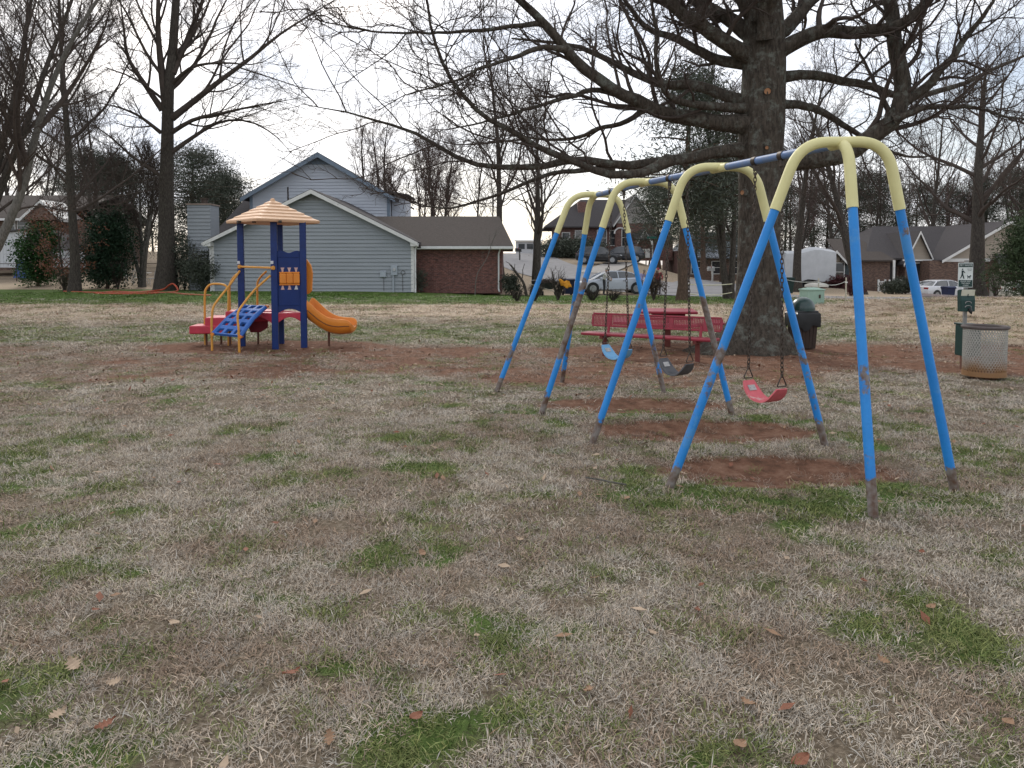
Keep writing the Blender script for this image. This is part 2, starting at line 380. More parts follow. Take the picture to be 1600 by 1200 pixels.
# ------------------------------------------------------------------ swing set
def swing_paint(name='swing_blue', band=None):
    m = pm(name, (.020, .25, .67), (.014, .19, .54), scale=3.5, rough=.48, bump=.12, spec=.4, bscale=45, c3=(.05, .24, .55), c3_at=.60)
    t = m.node_tree; b = t.nodes['Principled BSDF']
    src = b.inputs['Base Color'].links[0].from_socket
    g = N(t, 'ShaderNodeNewGeometry')
    # chips
    n = N(t, 'ShaderNodeTexNoise'); n.inputs['Scale'].default_value = 3.1; n.inputs['Detail'].default_value = 9; n.inputs['Roughness'].default_value = .66
    t.links.new(g.outputs['Position'], n.inputs[0])
    sx = N(t, 'ShaderNodeSeparateXYZ'); t.links.new(g.outputs['Position'], sx.inputs[0])
    mr = N(t, 'ShaderNodeMapRange'); mr.inputs[1].default_value = 0.0; mr.inputs[2].default_value = 0.27; mr.inputs[3].default_value = .30; mr.inputs[4].default_value = 0.0
    t.links.new(sx.outputs[2], mr.inputs[0])
    # a worn band about waist to knee height, where hands and mowers rub
    mr2 = N(t, 'ShaderNodeMapRange'); mr2.inputs[1].default_value = 1.5; mr2.inputs[2].default_value = 0.8; mr2.inputs[3].default_value = 0; mr2.inputs[4].default_value = .085
    t.links.new(sx.outputs[2], mr2.inputs[0])
    ad = N(t, 'ShaderNodeMath', operation='ADD'); t.links.new(n.outputs[0], ad.inputs[0]); t.links.new(mr.outputs[0], ad.inputs[1])
    ad2 = N(t, 'ShaderNodeMath', operation='ADD'); t.links.new(ad.outputs[0], ad2.inputs[0]); t.links.new(mr2.outputs[0], ad2.inputs[1])
    if band:                                     # a length of leg rubbed down to bare metal
        m1 = N(t, 'ShaderNodeMapRange'); m1.inputs[1].default_value = band[0]; m1.inputs[2].default_value = band[0] + .10; t.links.new(sx.outputs[2], m1.inputs[0])
        m2 = N(t, 'ShaderNodeMapRange'); m2.inputs[1].default_value = band[1]; m2.inputs[2].default_value = band[1] - .16; t.links.new(sx.outputs[2], m2.inputs[0])
        pr = N(t, 'ShaderNodeMath', operation='MULTIPLY'); t.links.new(m1.outputs[0], pr.inputs[0]); t.links.new(m2.outputs[0], pr.inputs[1])
        ad3 = N(t, 'ShaderNodeMath', operation='MULTIPLY_ADD'); t.links.new(pr.outputs[0], ad3.inputs[0]); ad3.inputs[1].default_value = .26; t.links.new(ad2.outputs[0], ad3.inputs[2]); ad2 = ad3
    r = N(t, 'ShaderNodeValToRGB'); r.color_ramp.elements[0].position = .63; r.color_ramp.elements[1].position = .67
    t.links.new(ad2.outputs[0], r.inputs[0])
    n2 = N(t, 'ShaderNodeTexNoise'); n2.inputs['Scale'].default_value = 18; n2.inputs['Detail'].default_value = 6; t.links.new(g.outputs['Position'], n2.inputs[0])
    rc = N(t, 'ShaderNodeValToRGB'); rc.color_ramp.elements[0].position = .35; rc.color_ramp.elements[1].position = .65
    rc.color_ramp.elements[0].color = (.10, .055, .035, 1); rc.color_ramp.elements[1].color = (.21, .19, .175, 1)
    t.links.new(n2.outputs[0], rc.inputs[0])
    mxn = N(t, 'ShaderNodeMixRGB'); t.links.new(r.outputs[0], mxn.inputs[0]); t.links.new(src, mxn.inputs[1]); t.links.new(rc.outputs[0], mxn.inputs[2])
    t.links.new(mxn.outputs[0], b.inputs['Base Color'])
    return m
BLUE = swing_paint(); WORN = swing_paint('swing_blue_worn', (.55, 1.28))
YEL = pm('swing_yellow', (.70, .65, .33), (.60, .555, .27), scale=4, rough=.5, c3=(.30, .27, .14), c3_at=.66, c3_scale=5, bump=.05)
RAIL = pm('rail_blue_worn', (.10, .19, .40), (.16, .20, .28), scale=9, rough=.5, c3=(.19, .17, .15), c3_at=.6, c3_scale=6)
STEEL = pm('dark_steel', (.05, .045, .04), (.09, .065, .05), scale=30, rough=.5, metal=.6)
TOPZ = 2.42
apex = [onz(1316, 222, TOPZ), onz(1125, 261, TOPZ), onz(1009, 284, TOPZ), onz(930, 304, TOPZ)]
feetL = [onz(1041, 762), onz(922, 692), onz(843, 647), onz(773, 613)]
feetR = [onz(1495, 768), onz(1292, 695), onz(1146, 648), onz(1039, 613)]
third = {0: onz(1366, 809), 3: onz(877, 598)}
ss = thing('swing_set', 'blue and yellow steel swing set with four A-frames and three swings', 'swing set', tuple((apex[0] + apex[3]) / 2 * [1, 1, 0]))
def leg_and_arch(foot, top, out=0.29, mat=None):
    foot = Vector(foot); foot.z = tz(foot.x, foot.y) - 0.06; top = Vector(top)
    d = Vector((foot.x - top.x, foot.y - top.y, 0)).normalized()
    q = top + d * out
    path = fillet(foot, q, top, 0.20, 10)
    # split: blue up to 0.50 m below the top, yellow above
    dirn = (q - foot).normalized(); tt = (TOPZ - 0.47 - foot.z) / dirn.z; sp_ = foot + dirn * tt
    lg = MB(); lg.tube([foot, foot + (sp_ - foot) * .5, sp_ + dirn * .04], .031, 16); lg.build('leg', mat or BLUE, ss, smooth=True)
    ar = MB(); ar.tube([sp_] + path[1:], .0375, 16); ar.build('arch', YEL, ss, smooth=True)
for i in range(4):
    leg_and_arch(feetL[i], apex[i], mat=WORN if i == 2 else None); leg_and_arch(feetR[i], apex[i], mat=WORN if i == 2 else None)
    if i in third: leg_and_arch(third[i], apex[i], 0.10)
for i in range(3):
    a, b = Vector(apex[i]), Vector(apex[i + 1]); d = (b - a).normalized()
    rl = MB(); rl.tube([a + d * .02 - Vector((0, 0, .01)), b - d * .02 - Vector((0, 0, .01))], .031, 16); rl.build('top_rail', RAIL, ss, smooth=True)
    for q in (a + d * .055, b - d * .055):
        cl = MB(); cl.tube([q - d * .05 - Vector((0, 0, .01)), q + d * .05 - Vector((0, 0, .01))], .0365, 16); cl.build('collar', YEL, ss, smooth=True)

def chain_mesh(p0, p1, name, parent):
    p0, p1 = Vector(p0), Vector(p1); d = (p1 - p0); Ln = d.length; d.normalize()
    pitch = .036; n = max(2, int(Ln / pitch)); u = d.cross(Vector((1, .3, 0))).normalized(); v = d.cross(u)
    mb = MB(); random.seed(3)
    tw = random.uniform(0, 1)
    for k in range(n + 1):
        c = p0 + d * (Ln * k / n); a = (math.pi / 2) * (k % 2) + tw + k * .03
        e = u * math.cos(a) + v * math.sin(a)
        ring = [c + d * (.025 * math.cos(s_)) * 1.0 + e * (.0115 * math.sin(s_)) for s_ in [2 * math.pi * j / 10 for j in range(10)]]
        mb.tube(ring, .0042, 5, closed=True)
    return mb.build(name, STEEL, parent, smooth=True)
RED_RUB = pm('swing_seat_red', (.62, .13, .15), (.52, .10, .12), scale=18, rough=.6, c3=(.55, .32, .30), c3_at=.60, c3_scale=9)
BLK_RUB = pm('swing_seat_black', (.055, .055, .06), (.09, .09, .095), scale=14, rough=.55)
BLU_RUB = pm('swing_seat_blue', (.12, .32, .55), (.18, .38, .58), scale=12, rough=.6)
PLATE = pm('seat_plate', (.45, .44, .43), (.34, .33, .32), scale=30, rough=.55, metal=.3)
def swing(i, label, t0, t1, zs_, mat, twist=0.0, droop=.13):
    a, b = Vector(apex[i + 1]), Vector(apex[i]); d = (b - a).normalized()
    h = [a + (b - a) * t for t in (t0, t1)]
    sw = thing('swing', label, 'swing', (((h[0] + h[1]) / 2).x, ((h[0] + h[1]) / 2).y, zs_), group='swings hanging from the swing set')
    mid = (h[0] + h[1]) / 2; d2 = Matrix.Rotation(twist, 3, 'Z') @ d
    hl = (h[1] - h[0]).length / 2 + .02
    ends = [mid - d2 * hl, mid + d2 * hl]
    for e, z in zip(ends, (zs_ + .02, zs_)): e.z = z
    w_ = Vector((-d2.y, d2.x, 0)) * .085
    for k in range(2):
        hp = h[k] - Vector((0, 0, .01))
        cl = MB(); cl.tube([hp - d * .022, hp + d * .022], .0375, 14)
        cl.box(hp - Vector((0, 0, .055)), (.022, .03, .05), math.atan2(d.y, d.x)); 
        ring = [hp - Vector((0, 0, .095)) + d * (.02 * math.cos(s_)) + Vector((0, 0, .02 * math.sin(s_))) for s_ in [2 * math.pi * j / 10 for j in range(10)]]
        cl.tube(ring, .005, 5, closed=True)
        cl.build('hanger', STEEL, sw, smooth=True)
        e = ends[k]; tp = e + Vector((0, 0, .115))
        chain_mesh(hp - Vector((0, 0, .115)), tp, 'chain', sw)
        tr = MB(); tri = [tp, e + w_ * .62 + Vector((0, 0, .02)), e - w_ * .62 + Vector((0, 0, .02))]
        tr.tube(fillet(tri[0], tri[1], tri[2], .02, 4)[:-1] + fillet(tri[1], tri[2], tri[0], .02, 4)[1:-1], .0055, 6, closed=True); tr.build('chain_triangle', STEEL, sw, smooth=True)
    # belt: a hanging U between the two ends
    K = 18; up = []; rings = []
    for k in range(K + 1):
        s_ = k / K * 2 - 1
        zz = (ends[0].z + (ends[1].z - ends[0].z) * k / K) - droop * (1 - abs(s_) ** 2.3)
        pl = mid + d2 * (hl * math.copysign(abs(s_) ** .92, s_)); c = Vector((pl.x, pl.y, zz))
        up.append(c)
    for k, c in enumerate(up):
        tn = (up[min(k + 1, K)] - up[max(k - 1, 0)]).normalized(); wd = w_.normalized(); nn = tn.cross(wd).normalized()
        ww = .085 * (1 - .35 * (abs(k / K * 2 - 1) ** 6))
        ring = []
        for (a_, b_) in ((-1, -.6), (-.93, .9), (-.5, .5), (0, .5), (.5, .5), (.93, .9), (1, -.6), (.5, -.8), (0, -.8), (-.5, -.8)):
            ring.append(c + wd * (ww * a_) + nn * (.009 * b_))
        rings.append(ring)
    mb = MB(); mb.loft(rings); mb.build('seat', mat, sw, smooth=True)
    for k in (2, K - 2):
        tn = (up[k + 1] - up[k - 1]).normalized(); wd = w_.normalized(); nn = tn.cross(wd).normalized(); nn = nn if nn.z > 0 else -nn
        M3 = Matrix((tn, wd, nn)).transposed(); pb = MB(); pb.box(up[k] + nn * .008, (.05, .075, .006), M=M3)
        for s1 in (-1, 1):
            pb.lathe([(0, .006), (.006, .005), (.007, 0)], c=tuple(up[k] + nn * .011 + wd * .022 * s1), n=8)
        pb.build('clamp_plate', PLATE, sw, bevel=.002)
    return sw
swing(0, 'faded red belt swing seat with grey clamp plate on black chains', .34, .565, .60, RED_RUB, .12)
swing(1, 'black belt swing seat on chains between the red and blue swings', .36, .60, .63, BLK_RUB, .25)
swing(2, 'pale blue belt swing seat hanging on chains before the red bench', .37, .61, .62, BLU_RUB, .35)

# ------------------------------------------------------------------ play structure
PBLUE = pm('play_blue', (.004, .028, .155), (.003, .022, .125), scale=5, rough=.45, c3=(.03, .07, .24), c3_at=.66)
PPOST = pm('post_blue', (.004, .028, .155), (.003, .02, .115), scale=6, rough=.4, c3=(.04, .05, .09), c3_at=.7)
PNET = pm('climber_blue', (.035, .14, .46), (.025, .11, .38), scale=6, rough=.5, c3=(.09, .17, .40), c3_at=.64)
PORG = pm('slide_orange', (.74, .26, .035), (.64, .21, .028), scale=3.5, rough=.42, c3=(.62, .30, .10), c3_at=.66)
PYEL = pm('handrail_yellow', (.68, .33, .055), (.58, .26, .045), scale=9, rough=.45, c3=(.35, .18, .07), c3_at=.68)
PRED = pm('step_red', (.52, .045, .075), (.42, .035, .06), scale=5, rough=.5, c3=(.58, .16, .17), c3_at=.64)
PTAN = pm('roof_tan', (.70, .46, .29), (.60, .37, .22), scale=4, rough=.6, c3=(.52, .33, .22), c3_at=.64)
RUST = pm('rusty_leg', (.10, .045, .03), (.15, .07, .045), scale=20, rough=.8)
WHT_ST = pm('sticker', (.62, .64, .66), (.5, .52, .55), scale=20, rough=.5)
def G(px, Y, z=0.0): return Vector((gx(px, Y), Y, z))
PA, PB_, PC, PD = G(429, 13.60), G(474, 13.85), G(377, 14.10), G(438, 14.55)
ctr = (PA + PB_ + PC + PD) / 4
ps = thing('play_structure', 'small plastic playground tower with tan roof, orange slide and blue climber', 'playground', tuple(ctr))
for p in (PA, PB_, PC, PD):
    mb = MB(); mb.box((p.x, p.y, 1.16), (.118, .118, 2.46), math.radians(12)); mb.build('post', PPOST, ps, bevel=.014)
for p in (PA, PC):
    mb = MB(); mb.box((p.x - .02, p.y - .0675, 1.60), (.05, .012, .055), 0); mb.build('label_sticker', WHT_ST, ps)
# roof: stepped square pyramid, one corner towards the front
rc = Vector((gx(428, 14.05), 14.05, 0)); nst = 6
rf = None
for k in range(nst):
    f0 = 1 - k / nst; f1 = 1 - (k + 1) / nst
    z0 = 2.37 + .40 * k / nst; z1 = 2.37 + .40 * (k + 1) / nst
    R0 = .90 * f0 + .03; R1 = max(.90 * f1, .02)
    rings = []
    for (R_, zz) in ((R0 - .01, z0 - .03), (R0, z0), (R0 - .005, z0 + .022), (R1, z1 + .012)):
        ring = []
        for q in range(4):
            a0 = math.radians(-90 + 90 * q); a1 = math.radians(-90 + 90 * (q + 1))
            for t in (0.0, .08, .5, .92):
                x_ = math.cos(a0) * (1 - t) + math.cos(a1) * t; y_ = math.sin(a0) * (1 - t) + math.sin(a1) * t
                rr = R_ * (1.0 if t else .96)
                ring.append(rc + Vector((x_ * rr, y_ * rr, zz)))
        rings.append(ring)
    mb = MB(); mb.loft(rings); o = mb.build('roof' if rf is None else 'roof_tier', PTAN, ps if rf is None else rf, smooth=False)
    if rf is None: rf = o
mb = MB(); mb.lathe([(0.001, .03), (.03, .02), (.045, 0), (.05, -.03)], c=(rc.x, rc.y, 2.79), n=12); mb.build('roof_cap', PTAN, rf, smooth=True)
for a_ in (-100, -62, -130):
    q = rc + Vector((math.cos(math.radians(a_)), math.sin(math.radians(a_)), 0)) * .70
    mb = MB(); mb.box((q.x, q.y, 2.34), (.07, .05, .05), math.radians(a_)); mb.build('roof_bracket', STEEL, ps, bevel=.006)
# deck
def quad_prism(ps_, z0, z1): 
    m = MB(); m.prism([(p.x, p.y, 0) for p in ps_], (0, 0, z0), (0, 0, z1)); return m
quad_prism([PA, PB_, PD, PC], .58, .64).build('deck', PRED, ps, bevel=.012)
# red arches under the deck edge
def face_pts(p, q, prof_top, prof_bot, th):
    """a board between posts p and q: profiles are (t, z) lists"""
    d = (q - p); n = Vector((-d.y, d.x, 0)).normalized() * th / 2
    poly = [p + d * t + Vector((0, 0, z)) for t, z in prof_top] + [p + d * t + Vector((0, 0, z)) for t, z in reversed(prof_bot)]
    m = MB(); m.prism(poly, n, -n); return m
ar = [(t / 10, .44 + .14 * math.sin(math.pi * t / 10)) for t in range(11)]
for (p, q) in ((PA, PB_), (PC, PD), (PB_, PD), (PA, PC)):
    face_pts(p, q, [(t / 10, .66) for t in range(11)], ar, .05).build('arch_skirt', PRED, ps, bevel=.006)
# blue panel between A and B
d = PB_ - PA; un = d.normalized(); nn = Vector((un.y, -un.x, 0))
top = [(.09 + .82 * t / 16, 1.80 + .022 * math.sin(math.pi * 3 * t / 16)) for t in range(17)]
bot = [(.09 + .82 * t / 16, .66 + .075 * math.sin(math.pi * t / 16)) for t in range(17)]
pan = face_pts(PA, PB_, top, bot, .05).build('panel', PBLUE, ps, bevel=.008)
fr = [(.12, .80), (.88, .80), (.88, 1.70), (.12, 1.70)]
pts = [PA + d * t + nn * .027 + Vector((0, 0, z)) for t, z in fr]
mb = MB(); mb.tube(pts, .008, 6, closed=True); mb.build('panel_frame', PBLUE, pan)
for k in range(3):
    t = .265 + .235 * k; c = PA + d * t + nn * .03
    M3 = Matrix((un, nn, Vector((0, 0, 1)))).transposed()
    mb = MB(); mb.box(c + Vector((0, 0, 1.30)) + nn * .01, (.122, .07, .19), M=M3); sp1 = mb.build('spinner_block', PORG, pan, bevel=.02)
    for zz, s1 in ((1.475, 1), (1.125, -1)):
        for side in (1,):
            tri = [(-.035, .03 * s1), (.035, .03 * s1), (.02, -.01 * s1), (.012, -.055 * s1), (-.012, -.055 * s1), (-.02, -.01 * s1)]
            mb = MB(); mb.prism([c + un * a_ + Vector((0, 0, zz + b_)) for a_, b_ in tri], nn * .002, -nn * .012)
            mb.build('game_mark', pm('mark_pink', (.62, .42, .38), (.55, .35, .32)) if k < 2 or s1 > 0 else WHT_ST, pan)
c = PA + d * .5 + nn * .028
for zz in (1.19, 1.41):
    mb = MB(); mb.box(c + Vector((0, 0, zz)), (.37, .045, .03), M=M3); mb.build('spinner_bar', PORG, pan, bevel=.006)
# horizontal guard bar between C and A
mb = MB(); mb.tube([PC + Vector((0, -.07, 1.52)), PA + Vector((0, -.07, 1.50))], .021, 10); mb.build('guard_bar', PYEL, ps, smooth=True)
for p, z in ((PC, 1.52), (PA, 1.50)):
    mb = MB(); mb.lathe([(.001, .04), (.035, .03), (.04, 0), (.035, -.03), (.001, -.04)], c=(p.x, p.y - .07, z), n=10); mb.build('bar_end', PYEL, ps, smooth=True)
# wing panel by the slide and slide
SB = G(487, 14.05)
prof = [(-.10, 1.00), (.04, 1.00), (.11, 1.06), (.13, 1.40), (.10, 1.55), (.02, 1.66), (-.10, 1.70)]
mb = MB(); mb.prism([(gx(479, 14.05) + a_, 14.02, z) for a_, z in prof], (0, -.03, 0), (0, .03, 0)); mb.build('slide_wing', PORG, ps, bevel=.015)
mb = MB(); mb.prism([(gx(479, 14.6) + a_, 14.58, z) for a_, z in prof], (0, -.03, 0), (0, .03, 0)); mb.build('slide_wing', PORG, ps, bevel=.015)
sl0 = [(472, 464), (480, 469), (490, 479), (501, 489), (513, 496), (526, 498.5), (539, 498.5), (546, 501), (549, 507)]
slb = [(472, 500), (480, 505), (490, 512), (501, 519), (513, 524), (526, 526), (539, 525), (545, 523), (549, 518)]
Ys0, Ys1 = 13.82, 14.42
up_ = [at(a_, b_, Ys0) for a_, b_ in sl0]; lo_ = [at(a_, b_, Ys0) for a_, b_ in slb]
rings = []
for u_, l_ in zip(up_, lo_):
    h = u_[2] - l_[2]; bed = l_[2] + min(.07, h * .4); x_ = u_[0]
    yy = [(Ys0, l_[2]), (Ys0 - .02, u_[2] - .02), (Ys0 + .01, u_[2]), (Ys0 + .05, u_[2] - .02), (Ys0 + .09, bed + .03), (Ys0 + .16, bed), (Ys1 - .16, bed), (Ys1 - .09, bed + .03), (Ys1 - .05, u_[2] - .02), (Ys1 - .01, u_[2]), (Ys1 + .02, u_[2] - .02), (Ys1, l_[2])]
    rings.append([(x_, y_, z_) for y_, z_ in yy])
mb = MB(); mb.loft(rings); sl = mb.build('slide', PORG, ps, smooth=True)
sub = sl.modifiers.new('sub', 'SUBSURF'); sub.levels = 1; sub.render_levels = 2
mb = MB(); mb.tube(bez([at(a_, b_ * .5 + c_ * .5 - 2, Ys0 - .014) for (a_, b_), (_, c_) in zip(sl0[1:-1], slb[1:-1])], 3), .007, 6); mb.build('slide_seam', RUST, sl)
q = at(514, 521, 14.1); mb = MB(); mb.tube([(q[0], 14.1, q[2] + .03), (q[0], 14.1, -.05)], .024, 8); mb.build('slide_leg', RUST, ps, smooth=True)
# climber: blue plastic grid
TL, TR = Vector(at(383, 478, 13.98)), Vector(at(417, 479, 13.72)); BL, BR = Vector(at(333, 522, 13.30)), Vector(at(376, 526, 13.02))
cn = (TR - TL).cross(BL - TL).normalized()
if cn.z < 0: cn = -cn
mb = MB()
def cpt(u_, v_):
    a_ = TL.lerp(TR, u_); b_ = BL.lerp(BR, u_); p = a_.lerp(b_, v_)
    return p + cn * (.05 * math.sin(math.pi * min(v_ * 1.1, 1)) )
nu, nv = 3, 5
uE = []; 
for k in range(nu + 1): uE += [k / nu - .055 if k else 0, k / nu + .055 if k < nu else 1]
uE = [0, .08] + [v_ for k in (1, 2) for v_ in (k / 3 - .055, k / 3 + .055)] + [.92, 1]
vE = [0, .03] + [v_ for k in range(1, 5) for v_ in (k / 5 - .045, k / 5 + .045)] + [.97, 1]
vs_ = {}
for i, u_ in enumerate(uE):
    for j, v_ in enumerate(vE):
        for s1 in (0, 1):
            vs_[(i, j, s1)] = len(mb.v); mb.v.append(tuple(cpt(u_, v_) + cn * (.028 if s1 else -.028)))
solid = lambda i, j: (0 <= i < len(uE) - 1 and 0 <= j < len(vE) - 1) and (i % 2 == 0 or j % 2 == 0)
for i in range(len(uE) - 1):
    for j in range(len(vE) - 1):
        if not solid(i, j): continue
        for s1 in (0, 1):
            q4 = (vs_[(i, j, s1)], vs_[(i + 1, j, s1)], vs_[(i + 1, j + 1, s1)], vs_[(i, j + 1, s1)]); mb.f.append(q4 if s1 else q4[::-1]); mb.mi.append(0)
        for (di, dj, a_, b_) in ((-1, 0, (i, j), (i, j + 1)), (1, 0, (i + 1, j), (i + 1, j + 1)), (0, -1, (i, j), (i + 1, j)), (0, 1, (i, j + 1), (i + 1, j + 1))):
            if not solid(i + di, j + dj):
                mb.f.append((vs_[(*a_, 0)], vs_[(*b_, 0)], vs_[(*b_, 1)], vs_[(*a_, 1)])); mb.mi.append(0)
cl = mb.build('climber', PNET, ps, bevel=.008)
for p, q in ((TL, BL), (TR, BR)):
    m2 = MB(); m2.tube([p + cn * .005, p.lerp(q, .5) + cn * .05, q + cn * .01], .035, 8); m2.build('climber_rail', PNET, cl, smooth=True)
for p in (BL, BR, TR):
    m2 = MB(); m2.tube([p + Vector((0, -.05, 0)), p + Vector((0, .05, 0))], .032, 10); m2.build('clamp', PORG, cl, smooth=True)
# handrails
def rail(pts, r=.021, n=6, name='handrail'):
    m = MB(); m.tube(bez(pts, n), r, 10); return m.build(name, PYEL, ps, smooth=True)
g1 = at(331.5, 546, 13.35); rail([PC + Vector((-.0, -.07, 1.44)), at(360, 444, 13.8), at(341, 468, 13.5), at(333, 481, 13.38), at(331.5, 495, 13.35), (g1[0], 13.35, .5), (g1[0], 13.35, -.05)])
g2 = at(374, 550, 13.0); rail([PA + Vector((-.05, -.07, 1.36)), at(398, 453, 13.45), at(381, 474, 13.2), at(372.5, 487, 13.05), at(371.5, 500, 13.02), (at(373, 520, 13.0)[0], 13.0, .4), (g2[0], 13.0, -.05)])
h0, h1 = at(320, 500, 14.3), at(356.5, 500, 14.2)
rail([(h0[0], 14.3, -.05), (h0[0], 14.3, .4), at(320, 462, 14.3), at(323, 450, 14.3), at(331, 444, 14.3), at(346, 444, 14.25), at(354, 448, 14.22), at(357, 460, 14.2), (h1[0], 14.2, .5), (h1[0], 14.2, -.05)], .021)
k0 = at(359, 470, 14.5); rail([(k0[0], 14.5, -.05), (k0[0], 14.5, .5), at(358.5, 452, 14.5), at(361, 440, 14.45), at(368, 430, 14.35), PC + Vector((-.03, .05, 1.40))])
k1 = at(402, 470, 14.75); rail([(k1[0], 14.75, .5), at(402, 452, 14.75), at(403, 440, 14.75), at(408, 432, 14.7), at(416, 424, 14.6)])
# red steps
def stepbox(px0, px1, y0, y1, Y0, Y1):
    a = at(px0, y0, Y0); b = at(px1, y1, Y0); m = MB(); m.box(((a[0] + b[0]) / 2, (Y0 + Y1) / 2, (a[2] + b[2]) / 2), (abs(b[0] - a[0]), Y1 - Y0, abs(a[2] - b[2])), math.radians(8)); return m.build('step', PRED, ps, bevel=.025, segs=3)
stepbox(293, 345, 509, 522, 13.95, 14.5); stepbox(317, 370, 496, 510, 14.05, 14.7)
stepbox(350, 420, 486, 503, 14.2, 14.75)
mb = MB(); mb.prism([at(a_, b_, 14.3) for a_, b_ in ((385, 497), (418, 490), (418, 512), (407, 519), (392, 519))], (0, -.04, 0), (0, .04, 0)); mb.build('step_side', pm('step_dark_red', (.20, .02, .03), (.15, .015, .025)), ps, bevel=.01)
for px_, Y in ((321, 14.2), (402, 14.45), (344, 14.5), (358, 14.15)):
    q = G(px_, Y); mb = MB(); mb.tube([(q.x, Y, -.05), (q.x, Y, .45)], .02, 8); mb.build('step_leg', RUST, ps, smooth=True)

# ------------------------------------------------------------------ bench and picnic table
MAROON = pm('bench_red', (.30, .030, .050), (.24, .024, .04), scale=8, rough=.45, c3=(.36, .09, .09), c3_at=.68)
MAR_D = pm('bench_leg_red', (.13, .025, .025), (.16, .05, .035), scale=16, rough=.7, c3=(.17, .07, .04), c3_at=.58)
def bench():
    p0 = onz(946, 556); p1 = onz(1085, 566)
    p0[0] += 0; c = Vector((p0 + p1) / 2); dv = Vector(p1 - p0); dv.z = 0; ux = dv.normalized(); uy = Vector((-ux.y, ux.x, 0))
    b = thing('park_bench', 'long dark red perforated metal park bench with slanted back', 'bench', tuple(c))
    Ln = 2.32; M3 = Matrix((ux, uy, Vector((0, 0, 1)))).transposed()
    W = lambda a, bq, z: c + ux * a + uy * bq + Vector((0, 0, z))
    off = -.02
    mb = MB(); mb.box(W(off, 0, .375), (Ln, .30, .045), M=M3); mb.build('seat', MAROON, b, bevel=.015)
    # back: frame plus perforated sheet
    tilt = Matrix.Rotation(math.radians(-12), 3, ux); M4 = tilt @ M3
    bc = W(off + .03, .22, .60)
    hole_n, hole_m = 84, 9; bw, bh = Ln - .10, .18
    mb = MB(); st = bw / hole_n; sv = bh / hole_m
    for k in range(hole_n + 1): mb.box(bc + M4 @ Vector((-bw / 2 + k * st, 0, 0)), (st * .52, .004, bh), M=M4)
    for k in range(hole_m + 1): mb.box(bc + M4 @ Vector((0, 0, -bh / 2 + k * sv)), (bw, .0055, sv * .52), M=M4)
    bk = mb.build('backrest', MAROON, b)
    for (ax, az, lx, lz) in ((0, .105, Ln - .06, .03), (0, -.105, Ln - .06, .03), (-bw / 2 - .02, 0, .04, .18), (bw / 2 + .02, 0, .04, .18), (-.82, 0, .10, .18), (.30, 0, .07, .18), (.88, 0, .09, .18)):
        m2 = MB(); m2.box(bc + M4 @ Vector((ax, -.003 if lx > 1 else .004, az)), (lx, .03, lz), M=M4); m2.build('back_frame', MAROON, bk, bevel=.006)
    for s1 in (-.80, .82):
        mb = MB(); mb.box(W(s1, .02, .17), (.065, .065, .40), M=M3); mb.build('leg', MAR_D, b, bevel=.006)
        mb = MB(); mb.box(W(s1, .03, .33), (.06, .34, .05), M=M3); mb.build('seat_bracket', MAR_D, b, bevel=.006)
        mb = MB(); mb.tube([W(s1, .15, .34), W(s1, .175, .45), W(s1, .215, .56)], .025, 8); mb.build('back_post', MAROON, b, smooth=True)
bench()
def picnic():
    c = Vector(onz(1043, 541)); c.z = 0
    b = thing('picnic_table', 'dark red square pedestal picnic table with attached seats behind the bench', 'picnic table', tuple(c))
    rz = math.radians(-8)
    mb = MB(); mb.box((c.x - .05, c.y, .675), (1.12, 1.0, .05), rz); mb.build('table_top', MAROON, b, bevel=.02)
    mb = MB(); mb.box((c.x, c.y, .33), (.11, .11, .70), rz); mb.build('pedestal', MAR_D, b, bevel=.008)
    mb = MB(); mb.box((c.x, c.y, .62), (.6, .6, .06), rz); mb.build('top_support', MAR_D, b, bevel=.008)
    for (a, bq, lx, ly) in ((-.1, -.82, 1.1, .27), (.88, .05, .27, 1.0), (-.9, .05, .27, 1.0), (0, .85, 1.1, .27)):
        x_ = c.x + a * math.cos(rz) - bq * math.sin(rz); y_ = c.y + a * math.sin(rz) + bq * math.cos(rz)
        mb = MB(); mb.box((x_, y_, .47), (lx, ly, .045), rz); mb.build('seat', MAROON, b, bevel=.015)
        mb = MB(); mb.tube([(c.x, c.y, .34), (x_, y_, .44)], .03, 8); mb.build('seat_arm', MAR_D, b, smooth=True)
picnic()

